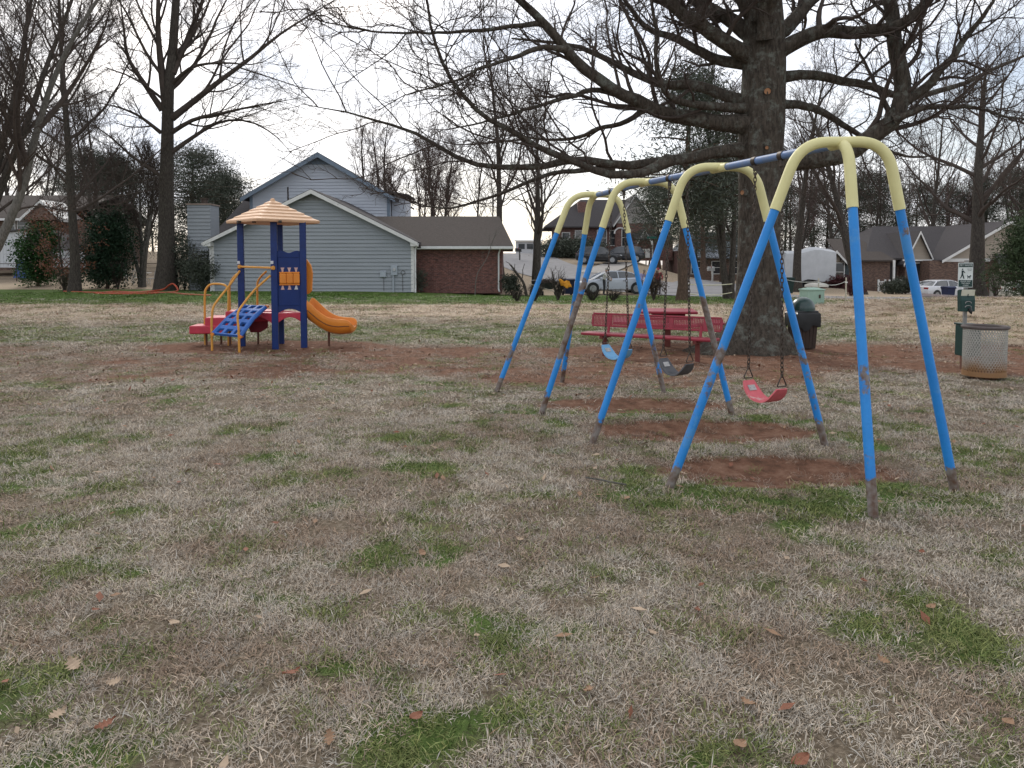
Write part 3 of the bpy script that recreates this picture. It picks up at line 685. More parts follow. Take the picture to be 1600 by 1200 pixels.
# ------------------------------------------------------------------ bins
BLKP = pm('black_plastic', (.016, .018, .02), (.025, .027, .028), scale=9, rough=.35)
def dome_bin():
    c = Vector(onz(1253, 545)); c.z = 0
    b = thing('litter_bin', 'black square litter bin with green dome lid beside the big tree', 'trash can', tuple(c))
    rz = math.radians(8); w0, w1 = .35, .42; H = .66
    Rm = Matrix.Rotation(rz, 3, 'Z')
    # rusty brown vertical slats behind the drooping black bag
    SL = pm('bin_slat', (.05, .03, .022), (.03, .02, .016), scale=12, rough=.7, stretch=(3, 3, .5))
    mb = MB(); mb.loft([[c + Rm @ Vector((a * w_ / 2 * .93, e * w_ / 2 * .93, z)) for a, e in ((-1, -1), (1, -1), (1, 1), (-1, 1))] for w_, z in ((w0, .02), (w1, H))]); mb.build('liner', BLKP, b)
    for side in range(4):
        R2 = Matrix.Rotation(rz + side * math.pi / 2, 3, 'Z')
        for k in range(5):
            t = (k + .5) / 5 * 2 - 1
            p0 = c + R2 @ Vector((t * w0 / 2 * .92, -w0 / 2, .02)); p1 = c + R2 @ Vector((t * w1 / 2 * .92, -w1 / 2, H))
            mb = MB(); wv = R2 @ Vector((.032, 0, 0)); tv = R2 @ Vector((0, .02, 0))
            mb.loft([[p - wv, p + wv, p + wv + tv, p - wv + tv] for p in (p0, p1)]); mb.build('slat', SL, b, bevel=.004)
    bag = []
    for (w_, z, j) in ((w1 * 1.09, H * .60, .03), (w1 * 1.12, H * .78, .012), (w1 * 1.10, H * 1.0, 0), (w1 * 1.0, H * 1.04, 0)):
        ring = []
        for side in range(4):
            for k in range(6):
                t = k / 6 * 2 - 1; R2 = Matrix.Rotation(rz + side * math.pi / 2, 3, 'Z')
                ring.append(c + R2 @ Vector((t * w_ / 2, -w_ / 2 - random.uniform(-.008, .008), z + random.uniform(-1, 1) * j * 2)))
        bag.append(ring)
    mb = MB(); mb.loft(bag, cap=False); mb.build('bag', BLKP, b, smooth=True)
    mb = MB(); mb.box((c.x, c.y, H + .03), (w1 * .98, w1 * .98, .06), rz); mb.build('collar', BLKP, b, bevel=.02)
    GR = pm('dome_green', (.02, .055, .05), (.014, .04, .038), scale=6, rough=.3, spec=.6, c3=(.10, .15, .15), c3_at=.62)
    R_ = .215; dm = MB(); dm.lathe([(R_ * 1.02, 0), (R_ * 1.02, .05)] + [(R_ * math.cos(a), .05 + R_ * .95 * math.sin(a)) for a in [math.pi / 2 * k / 12 for k in range(12)]] + [(.001, .05 + R_ * .95)], c=(c.x, c.y, H + .05), n=28); dm.build('dome_lid', GR, b, smooth=True)
dome_bin()
def mesh_can():
    c = Vector(onz(1537, 592)); c.z = 0
    b = thing('mesh_trash_can', 'round expanded-metal trash can with rusty base and dark rim', 'trash can', tuple(c))
    m = pm('mesh_metal', (.40, .39, .355), (.30, .29, .265), scale=7, rough=.6)
    t = m.node_tree; bs = t.nodes['Principled BSDF']; src = bs.inputs['Base Color'].links[0].from_socket
    g = N(t, 'ShaderNodeNewGeometry'); sx = N(t, 'ShaderNodeSeparateXYZ'); t.links.new(g.outputs['Position'], sx.inputs[0])
    n = N(t, 'ShaderNodeTexNoise'); n.inputs['Scale'].default_value = 6; n.inputs['Detail'].default_value = 6; t.links.new(g.outputs['Position'], n.inputs[0])
    ma = N(t, 'ShaderNodeMath', operation='MULTIPLY_ADD'); t.links.new(n.outputs[0], ma.inputs[0]); ma.inputs[1].default_value = -.24; t.links.new(sx.outputs[2], ma.inputs[2])
    r = N(t, 'ShaderNodeValToRGB'); r.color_ramp.elements[0].position = 0.0; r.color_ramp.elements[1].position = .16; r.color_ramp.elements[0].color = (1, 1, 1, 1); r.color_ramp.elements[1].color = (0, 0, 0, 1)
    t.links.new(ma.outputs[0], r.inputs[0]); mm = N(t, 'ShaderNodeMixRGB'); mm.inputs[2].default_value = (.25, .135, .06, 1)
    t.links.new(r.outputs[0], mm.inputs[0]); t.links.new(src, mm.inputs[1]); t.links.new(mm.outputs[0], bs.inputs['Base Color'])
    R_, z0, z1 = .262, .07, .70; n = 46
    mb = MB(); rows = 20
    for s1 in (-1, 1):
        for k in range(n):
            pts = []
            for j in range(rows + 1):
                a = 2 * math.pi * (k + s1 * (j % 2) * .5 + (.25 if s1 > 0 else .75)) / n
                # zig-zag strand, so neighbouring strands form diamonds
                pts.append((a, z0 + (z1 - z0) * j / rows))
            if s1 > 0: continue
            for j in range(rows):
                for (da0, da1) in ((0.0, .5), (0.0, -.5)) if j % 2 == 0 else ((.5, 0.0), (-.5, 0.0)):
                    a0 = 2 * math.pi * (k + da0) / n; a1 = 2 * math.pi * (k + da1) / n
                    za, zb = z0 + (z1 - z0) * j / rows, z0 + (z1 - z0) * (j + 1) / rows
                    wv = .0055
                    q = []
                    for (a, z) in ((a0, za), (a1, zb)):
                        for ds in (-wv, wv):
                            aa = a + ds / R_; q.append((c.x + R_ * math.cos(aa), c.y + R_ * math.sin(aa), z))
                    q2 = [(c.x + (x_ - c.x) * .985, c.y + (y_ - c.y) * .985, z_) for x_, y_, z_ in q]
                    mb.add(q + q2, [(0, 1, 3, 2), (4, 6, 7, 5), (0, 2, 6, 4), (1, 5, 7, 3)])
    mb.build('mesh_wall', m, b)
    RIM = pm('can_rim', (.115, .095, .09), (.085, .07, .066), scale=10, rough=.7)
    ring = [(c.x + (R_ + .004) * math.cos(2 * math.pi * k / 40), c.y + (R_ + .004) * math.sin(2 * math.pi * k / 40), .715) for k in range(40)]
    mb = MB(); mb.tube(ring, .024, 10, closed=True); mb.build('rim', RIM, b, smooth=True)
    mb = MB(); mb.lathe([(R_ + .004, .05), (R_ + .004, .115), (R_ - .004, .115), (R_ - .006, .05)], c=(c.x, c.y, 0), n=40); mb.build('base_band', m, b, smooth=True)
    mb = MB(); mb.lathe([(.001, .05), (R_ * .98, .05), (R_ * .98, .07), (.001, .07)], c=(c.x, c.y, 0), n=40); mb.build('floor_plate', RUST, b)
    mb = MB(); mb.lathe([(.16, -.02), (.17, .05), (.001, .05)], c=(c.x, c.y, 0), n=24); mb.build('foot', RUST, b)
mesh_can()
def text_part(txt, size, loc, mat, parent, name='lettering'):
    cu = bpy.data.curves.new(name, 'FONT'); cu.body = txt; cu.size = size; cu.align_x = 'CENTER'; cu.align_y = 'CENTER'; cu.extrude = .0006; cu.resolution_u = 2
    o = bpy.data.objects.new(name, cu); C.objects.link(o); bpy.context.view_layer.update()
    me = bpy.data.meshes.new_from_object(o); bpy.data.objects.remove(o)
    me.materials.clear(); me.materials.append(mat)
    o = bpy.data.objects.new(name, me); C.objects.link(o); o.parent = parent
    pl = Vector(parent.location) + (Vector(parent.parent.location) if parent.parent else Vector((0, 0, 0)))
    o.location = Vector(loc) - pl; o.rotation_euler = (math.pi / 2, 0, 0); return o
def dog_station():
    c = Vector(onz(1504, 577)); Y = c.y; c.z = 0
    b = thing('pet_waste_station', 'pet waste sign post with green bag dispenser and lidded bin', 'sign', tuple(c))
    PST = pm('post_grey', (.30, .30, .29), (.22, .21, .20), scale=14, rough=.6, metal=.3, c3=(.20, .10, .06), c3_at=.66)
    GRN = pm('station_green', (.012, .045, .04), (.010, .036, .032), scale=9, rough=.45)
    WHT = pm('sign_white', (.66, .70, .68), (.58, .62, .60), scale=9, rough=.5)
    CRM = pm('dispenser_cream', (.62, .61, .50), (.54, .53, .43), scale=9, rough=.5)
    INK = pm('sign_ink', (.012, .03, .032), (.01, .025, .027), rough=.6)
    mb = MB(); mb.box((c.x + .01, Y, .80), (.045, .045, 1.66)); mb.build('post', PST, b, bevel=.004)
    mb = MB(); mb.box((c.x - .005, Y, .12), (.055, .055, .30)); mb.build('post_sleeve', RUST, b, bevel=.004)
    def zr(py, Yq=Y): return at(1504, py, Yq)[2]
    yq = Y - .04; x0, x1 = at(1497, 430, yq)[0], at(1520, 430, yq)[0]; xc = (x0 + x1) / 2; W_ = x1 - x0
    zt, zb = zr(410.5), zr(449)
    mb = MB(); mb.box((xc, yq, (zt + zb) / 2), (W_, .008, zt - zb)); sg = mb.build('sign_plate', WHT, b, bevel=.002)
    H_ = zt - zb
    for (f0, f1) in ((.03, .175), (.70, .97)):
        mb = MB(); mb.box((xc, yq - .006, zt - H_ * (f0 + f1) / 2), (W_ * .92, .004, H_ * (f1 - f0))); mb.build('sign_band', GRN, sg)
    text_part('PET WASTE', .036, (xc, yq - .0095, zt - H_ * .103), WHT, sg)
    for k, t_ in enumerate(('PLEASE KEEP', 'THIS AREA', 'CLEAN')): text_part(t_, .027, (xc, yq - .0095, zt - H_ * (.755 + .08 * k)), WHT, sg)
    for k in range(2):
        text_part(('NO DOG', 'LITTER')[k], .017, (xc + W_ * .27, yq - .0055, zt - H_ * (.26 + .06 * k)), INK, sg)
    def flat(poly, name):
        m = MB(); m.prism([(xc + a * W_, yq - .0055, zt - H_ * e) for a, e in poly], (0, .0015, 0), (0, -.0015, 0)); m.build(name, INK, sg)
    cxp = -.22
    flat([(cxp + .045 * math.cos(a), .265 - .028 * math.sin(a)) for a in [k * math.pi / 5 for k in range(10)]], 'pictogram_head')
    flat([(cxp - .06, .31), (cxp + .05, .31), (cxp + .19, .40), (cxp + .17, .42), (cxp + .05, .37), (cxp + .05, .46), (cxp + .12, .60), (cxp + .14, .645), (cxp + .07, .645), (cxp, .52), (cxp - .07, .60), (cxp - .15, .645), (cxp - .17, .62), (cxp - .10, .57), (cxp - .06, .46)], 'pictogram_walker')
    flat([(.10, .53), (.13, .50), (.16, .545), (.27, .545), (.30, .50), (.38, .52), (.37, .55), (.32, .56), (.31, .645), (.28, .645), (.27, .59), (.18, .60), (.16, .645), (.13, .645), (.14, .575)], 'pictogram_dog')
    # dispenser
    z0, z1, z2 = zr(452), zr(468), zr(486)
    prof = [(-.02, z0), (-.05, z0), (-.085, z1), (-.085, z2), (.0, z2), (.02, z0 - .02)]
    mb = MB(); mb.prism([(0, yq + a, z) for a, z in prof], (xc - W_ * .48, 0, 0), (xc + W_ * .48, 0, 0)); dp = mb.build('dispenser', GRN, b, bevel=.006)
    nrm = Vector((0, -(z0 - z1), -.035)).normalized(); mid = Vector((xc, yq - .0675, (z0 + z1) / 2))
    Mx = Matrix((Vector((1, 0, 0)), nrm, nrm.cross(Vector((1, 0, 0))).normalized() * -1)).transposed()
    mb = MB(); mb.box(mid + nrm * .004, (W_ * .90, .006, (z0 - z1) * 1.0), M=Mx); mb.build('dispenser_label', CRM, dp, bevel=.002)
    mb = MB()
    mb.box(mid + nrm * .0085 + Vector((0, 0, -.012)), (.014, .002, .05), M=Mx); mb.box(mid + nrm * .0085 + Vector((.014, 0, -.028)), (.03, .002, .012), M=Mx); mb.box(mid + nrm * .0085 + Vector((-.01, 0, .045)), (.12, .002, .014), M=Mx)
    mb.build('label_print', INK, dp)
    for zz in (z1 - .05, z1 - .11):
        mb = MB(); mb.tube([(xc + .045 * math.cos(a), yq - .09, zz + .028 * math.sin(a)) for a in [math.pi * k / 8 for k in range(9)]], .006, 6); mb.build('slot_arch', PST, dp)
    mb = MB(); mb.tube([(xc + .02, yq - .085, z2 + .05), (xc + .035, yq - .095, z2), (xc + .05, yq - .09, z2 - .035)], [.03, .028, .008], 8); mb.build('bag', BLKP, dp, smooth=True)
    # lidded bin on the post
    zl = zr(507); mb = MB(); mb.box((c.x + .085, Y + .03, zl - .24), (.25, .24, .46)); bn = mb.build('bin_body', GRN, b, bevel=.012)
    mb = MB(); mb.box((c.x + .09, Y + .02, zl + .0), (.29, .29, .028), M=Matrix.Rotation(math.radians(3), 3, 'Y')); mb.build('bin_lid', GRN, bn, bevel=.008)
dog_station()

# ------------------------------------------------------------------ houses
def lap(mb, z0, z1, xl, xr, row, y, sgn=-1):
    """clapboards on a wall facing -y (sgn -1); xl, xr: functions of height"""
    n = int(math.ceil((z1 - z0) / row))
    for k in range(n):
        a = z0 + k * row; b = min(a + row, z1)
        if xr(a) - xl(a) < .02: continue
        xa, xb, xc, xd = xl(a), xr(a), xr(b), xl(b)
        if xc < xd: xc = xd = (xc + xd) / 2
        yo = y + sgn * .05
        mb.add([(xa, yo, a), (xb, yo, a), (xc, y, b), (xd, y, b), (xa, y, a), (xb, y, a)], [(0, 1, 2, 3), (4, 5, 1, 0), (0, 3, 4), (1, 5, 2)])
def wall_box(mb, x0, x1, y0, y1, z0, z1): mb.box(((x0 + x1) / 2, (y0 + y1) / 2, (z0 + z1) / 2), (x1 - x0, y1 - y0, z1 - z0))
def slab(mb, pts, th):                         # a roof plane of some thickness, pts counter-clockwise seen from above
    mb.prism(pts, (0, 0, 0), (0, 0, th))
def P(name, mb, mat, par, **kw): kw.setdefault('world', False); return mb.build(name, mat, par, **kw)
SID = pm('siding_grey', (.30, .325, .35), (.265, .29, .31), scale=1.2, rough=.65, stretch=(.4, 1, 3), c3=(.27, .285, .28), c3_at=.66)
SID2 = pm('siding_pale', (.54, .58, .645), (.49, .53, .59), scale=1.2, rough=.65, stretch=(.4, 1, 3))
TRIM = pm('trim_white', (.68, .68, .66), (.58, .58, .56), scale=3, rough=.6)
TRIMB = pm('trim_blue', (.20, .255, .32), (.16, .21, .27), scale=3, rough=.6)
ROOF = shingle_mat('shingle_grey', (.088, .082, .082), (.055, .05, .052))
ROOF2 = shingle_mat('shingle_brown', (.10, .085, .075), (.06, .052, .048))
BRK = brick_mat('brick_mixed', (.16, .065, .05), (.10, .045, .04), (.17, .14, .125))
BRK2 = brick_mat('brick_brown', (.15, .095, .07), (.10, .065, .05), (.16, .135, .115))
BRK3 = brick_mat('brick_red', (.17, .085, .068), (.125, .065, .055), (.18, .145, .13))
GLASS = pm('window_glass', (.035, .042, .05), (.02, .025, .03), scale=1, rough=.08, spec=.8)
GUT = pm('gutter_white', (.70, .70, .69), (.60, .60, .59), scale=5, rough=.5)

def window(par, x, z, w_, h_, y, mull=True, trim=None, shutters=None):
    mb = MB(); wall_box(mb, x - w_ / 2, x + w_ / 2, y - .02, y + .05, z - h_ / 2, z + h_ / 2); o = P('window', mb, GLASS, par)
    mb = MB()
    for (a, b, c_, d_) in ((x - w_ / 2 - .06, x - w_ / 2 + .02, z - h_ / 2 - .06, z + h_ / 2 + .06), (x + w_ / 2 - .02, x + w_ / 2 + .06, z - h_ / 2 - .06, z + h_ / 2 + .06), (x - w_ / 2 + .02, x + w_ / 2 - .02, z + h_ / 2 - .02, z + h_ / 2 + .06), (x - w_ / 2 + .02, x + w_ / 2 - .02, z - h_ / 2 - .06, z - h_ / 2 + .02)):
        wall_box(mb, a, b, y - .05, y + .02, c_, d_)
    if mull:
        wall_box(mb, x - w_ / 2 + .02, x + w_ / 2 - .02, y - .035, y + .0, z - .025, z + .025)
    P('frame', mb, trim or TRIM, o)
    if shutters:
        for s1 in (-1, 1):
            mb = MB(); wall_box(mb, x + s1 * (w_ / 2 + .25) - .17, x + s1 * (w_ / 2 + .25) + .17, y - .04, y + .01, z - h_ / 2 - .05, z + h_ / 2 + .05); P('shutter', mb, shutters, par)
    return o
def downspout(par, x, y, z1, z0, dx=.0, turn=-.3, mat=None):
    mb = MB(); mb.tube([(x + dx, y - .25, z1), (x + dx * .5, y - .12, z1 - .15), (x, y - .07, z1 - .3), (x, y - .07, z0 + .15), (x + .02, y + turn * .5, z0 + .05), (x + .05, y + turn, z0 + .02)], .05, 6); P('downspout', mb, mat or GUT, par)

# --- grey clapboard house with brick wing
HY = 42.0
hx0, hx1 = gx(333, HY), gx(645, HY)
HH = thing('clapboard_house', 'grey clapboard house with front gable, upper storey, chimney and brick wing', 'house', (hx0, HY, tz(-11, HY) - .05))
W_ = hx1 - hx0
def hz(py, Y=HY): return at(500, py, Y)[2] - HH.location.z
ze = hz(377); zp = hz(300); xp = gx(491, HY) - hx0
sl_l = (zp - ze) / xp; sl_r = (zp - ze) / (W_ - xp)
mb = MB(); lap(mb, .0, zp - .25, lambda z: 0 if z < ze else (z - ze) / sl_l, lambda z: W_ if z < ze else W_ - (z - ze) / sl_r, .215, 0)
P('siding', mb, SID, HH)
mb = MB(); mb.prism([(0.02, .01, 0), (W_ - .02, .01, 0), (W_ - .02, .01, ze), (xp, .01, zp), (0.02, .01, ze)], (0, 0, 0), (0, 11, 0)); P('wall', mb, SID, HH)
zv = hz(314)
mb = MB()
for k in range(7):
    z_ = zv + .02 + k * (zp - zv - .3) / 7; xa = (z_ - ze) / sl_l + .15; xb = W_ - (z_ - ze) / sl_r - .15
    if xb - xa > .2: mb.add([(xa, -.05, z_), (xb, -.05, z_), (xb - .1, -.015, z_ + .07), (xa + .1, -.015, z_ + .07)], [(0, 1, 2, 3)])
P('gable_vent', mb, pm('vent_grey', (.30, .31, .30), (.25, .26, .25)), HH)
mb = MB(); xa = (zv - ze) / sl_l + .05; xb = W_ - (zv - ze) / sl_r - .05; wall_box(mb, xa, xb, -.06, 0, zv - .1, zv); P('gable_trim', mb, SID, HH)
ov = .35
for (xa, za, s1) in ((-ov, ze - ov * sl_l, 1), (W_ + ov, ze - ov * sl_r, -1)):
    mb = MB(); slab(mb, [(xa, -.45, za), (xp, -.45, zp), (xp, 11.2, zp), (xa, 11.2, za)], .14); P('roof', mb, ROOF, HH)
    mb = MB(); mb.prism([(xa, -.5, za - .10), (xp, -.5, zp - .13), (xp, -.5, zp + .10), (xa, -.5, za + .10)], (0, 0, 0), (0, .05, 0)); P('rake_board', mb, TRIM, HH)
    mb = MB(); mb.prism([(xa, -.46, za - .12), (xa + s1 * .42, -.46, za - .12), (xa + s1 * .42, -.46, za + .12), (xa, -.46, za + .08)], (0, 0, 0), (0, .44, 0)); P('eave_return', mb, TRIM, HH)
for x_ in (0.0, W_):
    mb = MB(); wall_box(mb, x_ - .09, x_ + .09, -.045, .1, 0, ze - .1); P('corner_board', mb, TRIM, HH)
mb = MB(); wall_box(mb, -ov - .12, -ov + .02, -.4, 11, ze - ov * sl_l - .06, ze - ov * sl_l + .07); P('gutter', mb, GUT, HH)
downspout(HH, -.10, 0, ze - .1, 0, -.25); downspout(HH, W_ + .16, 0, ze - .15, 0, .2, -.5)
MET = pm('meter_grey', (.38, .42, .46), (.32, .36, .40), scale=6, rough=.5)
mx_ = gx(600, HY) - hx0; mb = MB(); wall_box(mb, mx_ - .19, mx_ + .14, -.16, -.02, hz(433), hz(423)); P('service_box', mb, MET, HH, bevel=.02)
mb = MB(); mb.tube([(mx_, -.05, hz(433)), (mx_, -.05, .05)], .012, 6); P('wire', mb, STEEL, HH)
mx_ = gx(617, HY) - hx0; mb = MB(); wall_box(mb, mx_ - .20, mx_ + .16, -.18, -.02, hz(430), hz(415)); mt = P('meter_box', mb, MET, HH, bevel=.02)
mb = MB(); mb.tube([(mx_, -.18, hz(421)), (mx_, -.26, hz(421))], .085, 14); P('meter_dial', mb, pm('dial_glass', (.5, .5, .5), (.3, .3, .32), rough=.2), mt)
mb = MB(); mb.tube([(mx_ - .08, -.1, hz(430)), (mx_ - .08, -.1, 0)], .05, 8); P('conduit', mb, MET, mt)
mx_ = gx(630, HY) - hx0; mb = MB(); mb.tube([(mx_ + .12 * math.cos(a), -.06, hz(426) + .12 * math.sin(a)) for a in [k * math.pi / 6 for k in range(12)]], .012, 5, closed=True); mb.tube([(mx_ - .02, -.05, hz(429)), (mx_ - .02, -.05, .05)], .012, 5); P('cable_loop', mb, STEEL, HH)
# upper storey behind
Y2 = 9.0; HY2 = HY + Y2
def hx2(px): return gx(px, HY2) - hx0
def hz2(py): return at(500, py, HY2)[2] - HH.location.z
u0, u1, up_ = hx2(395), hx2(608), hx2(502); uz = hz2(306); uzp = hz2(243); s2l = (uzp - uz) / (up_ - u0); s2r = (uzp - uz) / (u1 - up_)
mb = MB(); lap(mb, 2.5, uzp - .3, lambda z: u0 if z < uz else u0 + (z - uz) / s2l, lambda z: u1 if z < uz else u1 - (z - uz) / s2r, .215, Y2 - .01); P('upper_siding', mb, SID2, HH)
mb = MB(); mb.prism([(u0 + .02, Y2, 2), (u1 - .02, Y2, 2), (u1 - .02, Y2, uz), (up_, Y2, uzp), (u0 + .02, Y2, uz)], (0, .01, 0), (0, 9, 0)); P('upper_wall', mb, SID2, HH)
for (xa, s1, sl_) in ((u0, -1, s2l), (u1, 1, s2r)):
    xe = xa + s1 * .55; zb = uz - .55 * sl_
    mb = MB(); slab(mb, [(xe, Y2 - .6, zb), (up_, Y2 - .6, uzp), (up_, Y2 + 9.3, uzp), (xe, Y2 + 9.3, zb)], .16); P('upper_roof', mb, ROOF, HH)
    mb = MB(); mb.prism([(xe, Y2 - .65, zb - .16), (up_, Y2 - .65, uzp - .2), (up_, Y2 - .65, uzp + .12), (xe, Y2 - .65, zb + .12)], (0, 0, 0), (0, .05, 0)); P('upper_rake', mb, TRIMB, HH)
    mb = MB(); wall_box(mb, xa - .1, xa + .1, Y2 - .06, Y2 + .1, 3, uz); P('corner_board', mb, TRIMB, HH)
mb = MB(); mb.prism([(up_ - 1.0, Y2 - .08, uzp - .62), (up_ + 1.0, Y2 - .08, uzp - .62), (up_, Y2 - .08, uzp - .12)], (0, 0, 0), (0, .05, 0)); P('upper_vent', mb, TRIMB, HH)
mb = MB(); wall_box(mb, u1 + .05, u1 + 1.0, Y2 + 1.2, Y2 + 4, 3, uz + .1); P('dormer_wall', mb, SID2, HH)
mb = MB(); slab(mb, [(u1 - .2, Y2 + .6, uz + .3), (u1 + 1.3, Y2 + .6, uz + .05), (u1 + 1.3, Y2 + 4.2, uz + .05), (u1 - .2, Y2 + 4.2, uz + .3)], .12); P('dormer_roof', mb, ROOF, HH)
mb = MB(); wall_box(mb, u0 - .03, u0 + .0, Y2 + .5, Y2 + 1.7, uz - 1.7, uz - .5); P('upper_window', mb, GLASS, HH)
mb = MB(); mb.tube([(up_ - 2.2, Y2 - .05, uz + .6), (up_ - 2.2, Y2 - .05, uz - 1.0)], .05, 6); P('vent_pipe', mb, STEEL, HH)
# rear-left roof between chimney and upper storey
mb = MB(); slab(mb, [(-3.0, 7.0, 3.2), (u0 + 1.5, 7.0, 3.2), (u0 + 1.5, 11.5, hz2(308)), (-2.2, 11.5, hz2(308))], .14); P('rear_roof', mb, ROOF, HH)
mb = MB(); wall_box(mb, -2.6, u0 + 1.2, 7.4, 15, 0, 3.25); P('rear_wall', mb, SID, HH)
# chimney
cx0, cx1 = gx(295, HY + 1.6) - hx0, gx(331, HY + 1.6) - hx0; cz = at(300, 320, HY + 1.6)[2] - HH.location.z
mb = MB(); lap(mb, 0, cz, lambda z: cx0, lambda z: cx1, .215, 1.6); P('chimney_siding', mb, SID, HH)
mb = MB(); wall_box(mb, cx0 + .01, cx1 - .01, 1.61, 2.9, 0, cz); ch = P('chimney', mb, SID, HH)
mb = MB(); wall_box(mb, cx0 - .05, cx1 + .05, 1.5, 2.95, cz, cz + .07); P('chimney_cap', mb, pm('cap_rust', (.34, .27, .22), (.24, .18, .15)), ch)
mb = MB(); mb.tube([((cx0 + cx1) / 2 + .1, 2.2, cz + .07), ((cx0 + cx1) / 2 + .1, 2.2, cz + .38)], .2, 14); mb.tube([((cx0 + cx1) / 2 + .1, 2.2, cz + .38), ((cx0 + cx1) / 2 + .1, 2.2, cz + .44)], .27, 14); P('flue', mb, STEEL, ch)
# brick wing
bx0, bx1 = W_ + .03, gx(784, HY + 1) - hx0; bz = at(700, 389, HY + 1)[2] - HH.location.z
mb = MB(); wall_box(mb, bx0, bx1, 1.0, 9, -.1, bz); P('brick_wall', mb, BRK, HH)
rz_ = at(700, 341, HY + 5.5)[2] - HH.location.z
rx1 = gx(780, HY + 5.5) - hx0; ex1 = gx(802, HY + .6) - hx0
slab_pts = [(W_ - 1.2, .55, bz + .06), (ex1, .55, bz + .06), (rx1, 5.5, rz_), (W_ - 4.5, 5.5, rz_)]
mb = MB(); slab(mb, slab_pts, .12); P('wing_roof', mb, ROOF2, HH)
mb = MB(); slab(mb, [(ex1, .55, bz + .055), (ex1, 10.4, bz + .055), (rx1, 5.5, rz_ - .005)], .12); P('wing_hip', mb, ROOF2, HH)
mb = MB(); slab(mb, [(W_ - 4.5, 5.5, rz_ - .003), (rx1, 5.5, rz_ - .003), (ex1, 10.4, bz), (W_ - 1.2, 10.4, bz)], .11); P('wing_rear_roof', mb, ROOF2, HH)
mb = MB(); wall_box(mb, W_ + .42, ex1 + .02, .42, .56, bz + .0, bz + .15); P('gutter', mb, GUT, HH)
mb = MB(); wall_box(mb, bx0, ex1 - .1, .56, .995, bz - .03, bz + .045); P('soffit', mb, TRIM, HH)
downspout(HH, bx1 - .18, 1.0, bz, 0, .1, -.3)

# --- far-left house, shed
LY = 60.0; lz0 = tz(gx(30, LY), LY)
LH = thing('ranch_house', 'brick house with dark shingle roof behind the white shed', 'house', (gx(-60, LY), LY, lz0 - .1))
def lx(px, Y=LY): return gx(px, Y) - LH.location.x
def lz(py, Y=LY): return at(30, py, Y)[2] - LH.location.z
e_ = lz(343); r_ = lz(308, LY + 5)
mb = MB(); wall_box(mb, lx(-250), lx(128), 0, 10, -.3, e_); P('brick_wall', mb, BRK2, LH)
mb = MB(); slab(mb, [(lx(-260), -.7, e_ - .05), (lx(48), -.7, e_ - .05), (lx(80), 5, r_), (lx(-250), 5, r_)], .15); P('roof', mb, ROOF2, LH)
mb = MB(); slab(mb, [(lx(48), -.7, e_ - .05), (lx(120), 1.5, e_ + 1.0), (lx(140), 5, r_), (lx(80), 5, r_ - .003)], .14); P('roof_side', mb, ROOF2, LH)
mb = MB(); slab(mb, [(lx(-250), 5, r_), (lx(140), 5, r_), (lx(140), 11, e_), (lx(-260), 11, e_)], .14); P('roof_rear', mb, ROOF2, LH)
mb = MB(); wall_box(mb, lx(-260), lx(50), -.78, -.68, e_ - .12, e_ + .06); P('gutter', mb, GUT, LH)
mb = MB(); mb.prism([(lx(55), -1.2, e_ - .1), (lx(82), -1.2, e_ + 1.2), (lx(110), -1.2, e_ - .1)], (0, 0, 0), (0, 3, 0)); P('gable_wall', mb, BRK2, LH)
for (xa, xb) in ((50, 82), (114, 82)):
    mb = MB(); mb.prism([(lx(xa), -1.35, e_ - .25), (lx(xb), -1.35, e_ + 1.25), (lx(xb), -1.35, e_ + 1.5), (lx(xa), -1.35, e_ + .0)], (0, 0, 0), (0, 3.2, 0)); P('gable_rake', mb, TRIM, LH)
for (a, b) in ((17, 27), (30, 48)):
    window(LH, (lx(a) + lx(b)) / 2, lz(353), (lx(b) - lx(a)) * .9, 1.15, -.0)
SY = 54.0
SHD = thing('garden_shed', 'white vertical-board shed with rounded dark roof edge', 'shed', (gx(10, SY), SY, tz(gx(10, SY), SY)))
sx = lambda px: gx(px, SY) - SHD.location.x
szz = lambda py: at(10, py, SY)[2] - SHD.location.z
prof = [(-55, 418), (-55, 385), (-30, 368), (5, 364), (30, 361), (47, 360), (57, 363), (70, 372), (90, 392), (92, 418)]
pp = [(sx(a), 0, szz(b)) for a, b in prof]
mb = MB(); mb.prism(pp, (0, 0, 0), (0, 3.5, 0)); P('wall', mb, pm('shed_white', (.56, .58, .60), (.48, .50, .52), scale=6, stretch=(4, 1, .3)), SHD)
mb = MB()
xx = sx(-50)
while xx < sx(88):
    mb.box((xx, -.008, szz(395)), (.03, .02, szz(375) - szz(416))); xx += .24
P('batten', mb, pm('shed_white2', (.53, .55, .57), (.46, .48, .50)), SHD)
mb = MB(); mb.tube(bez([(a, -.12, c_ + .03) for a, b, c_ in pp[1:-1]], 4), .07, 6); P('roof_edge', mb, ROOF, SHD)
mb = MB(); mb.loft([[(a, y_, c_ + .05) for a, b, c_ in pp[1:-1]] + [(a, y_, c_ + .12) for a, b, c_ in reversed(pp[1:-1])] for y_ in (-.15, 3.7)]); P('roof', mb, ROOF, SHD)
TP = thing('tarp_covered_grill', 'blue tarp covered grill against the white shed', 'grill', (gx(45, 52.5), 52.5, tz(gx(45, 52.5), 52.5)))
TARP = pm('blue_tarp', (.02, .06, .22), (.014, .045, .17), scale=4, rough=.5)
k_ = [(1.25, .05), (1.12, .25), (.95, 1.0), (.9, 1.25), (.55, 1.32)]
mb = MB(); rr = random.Random(4)
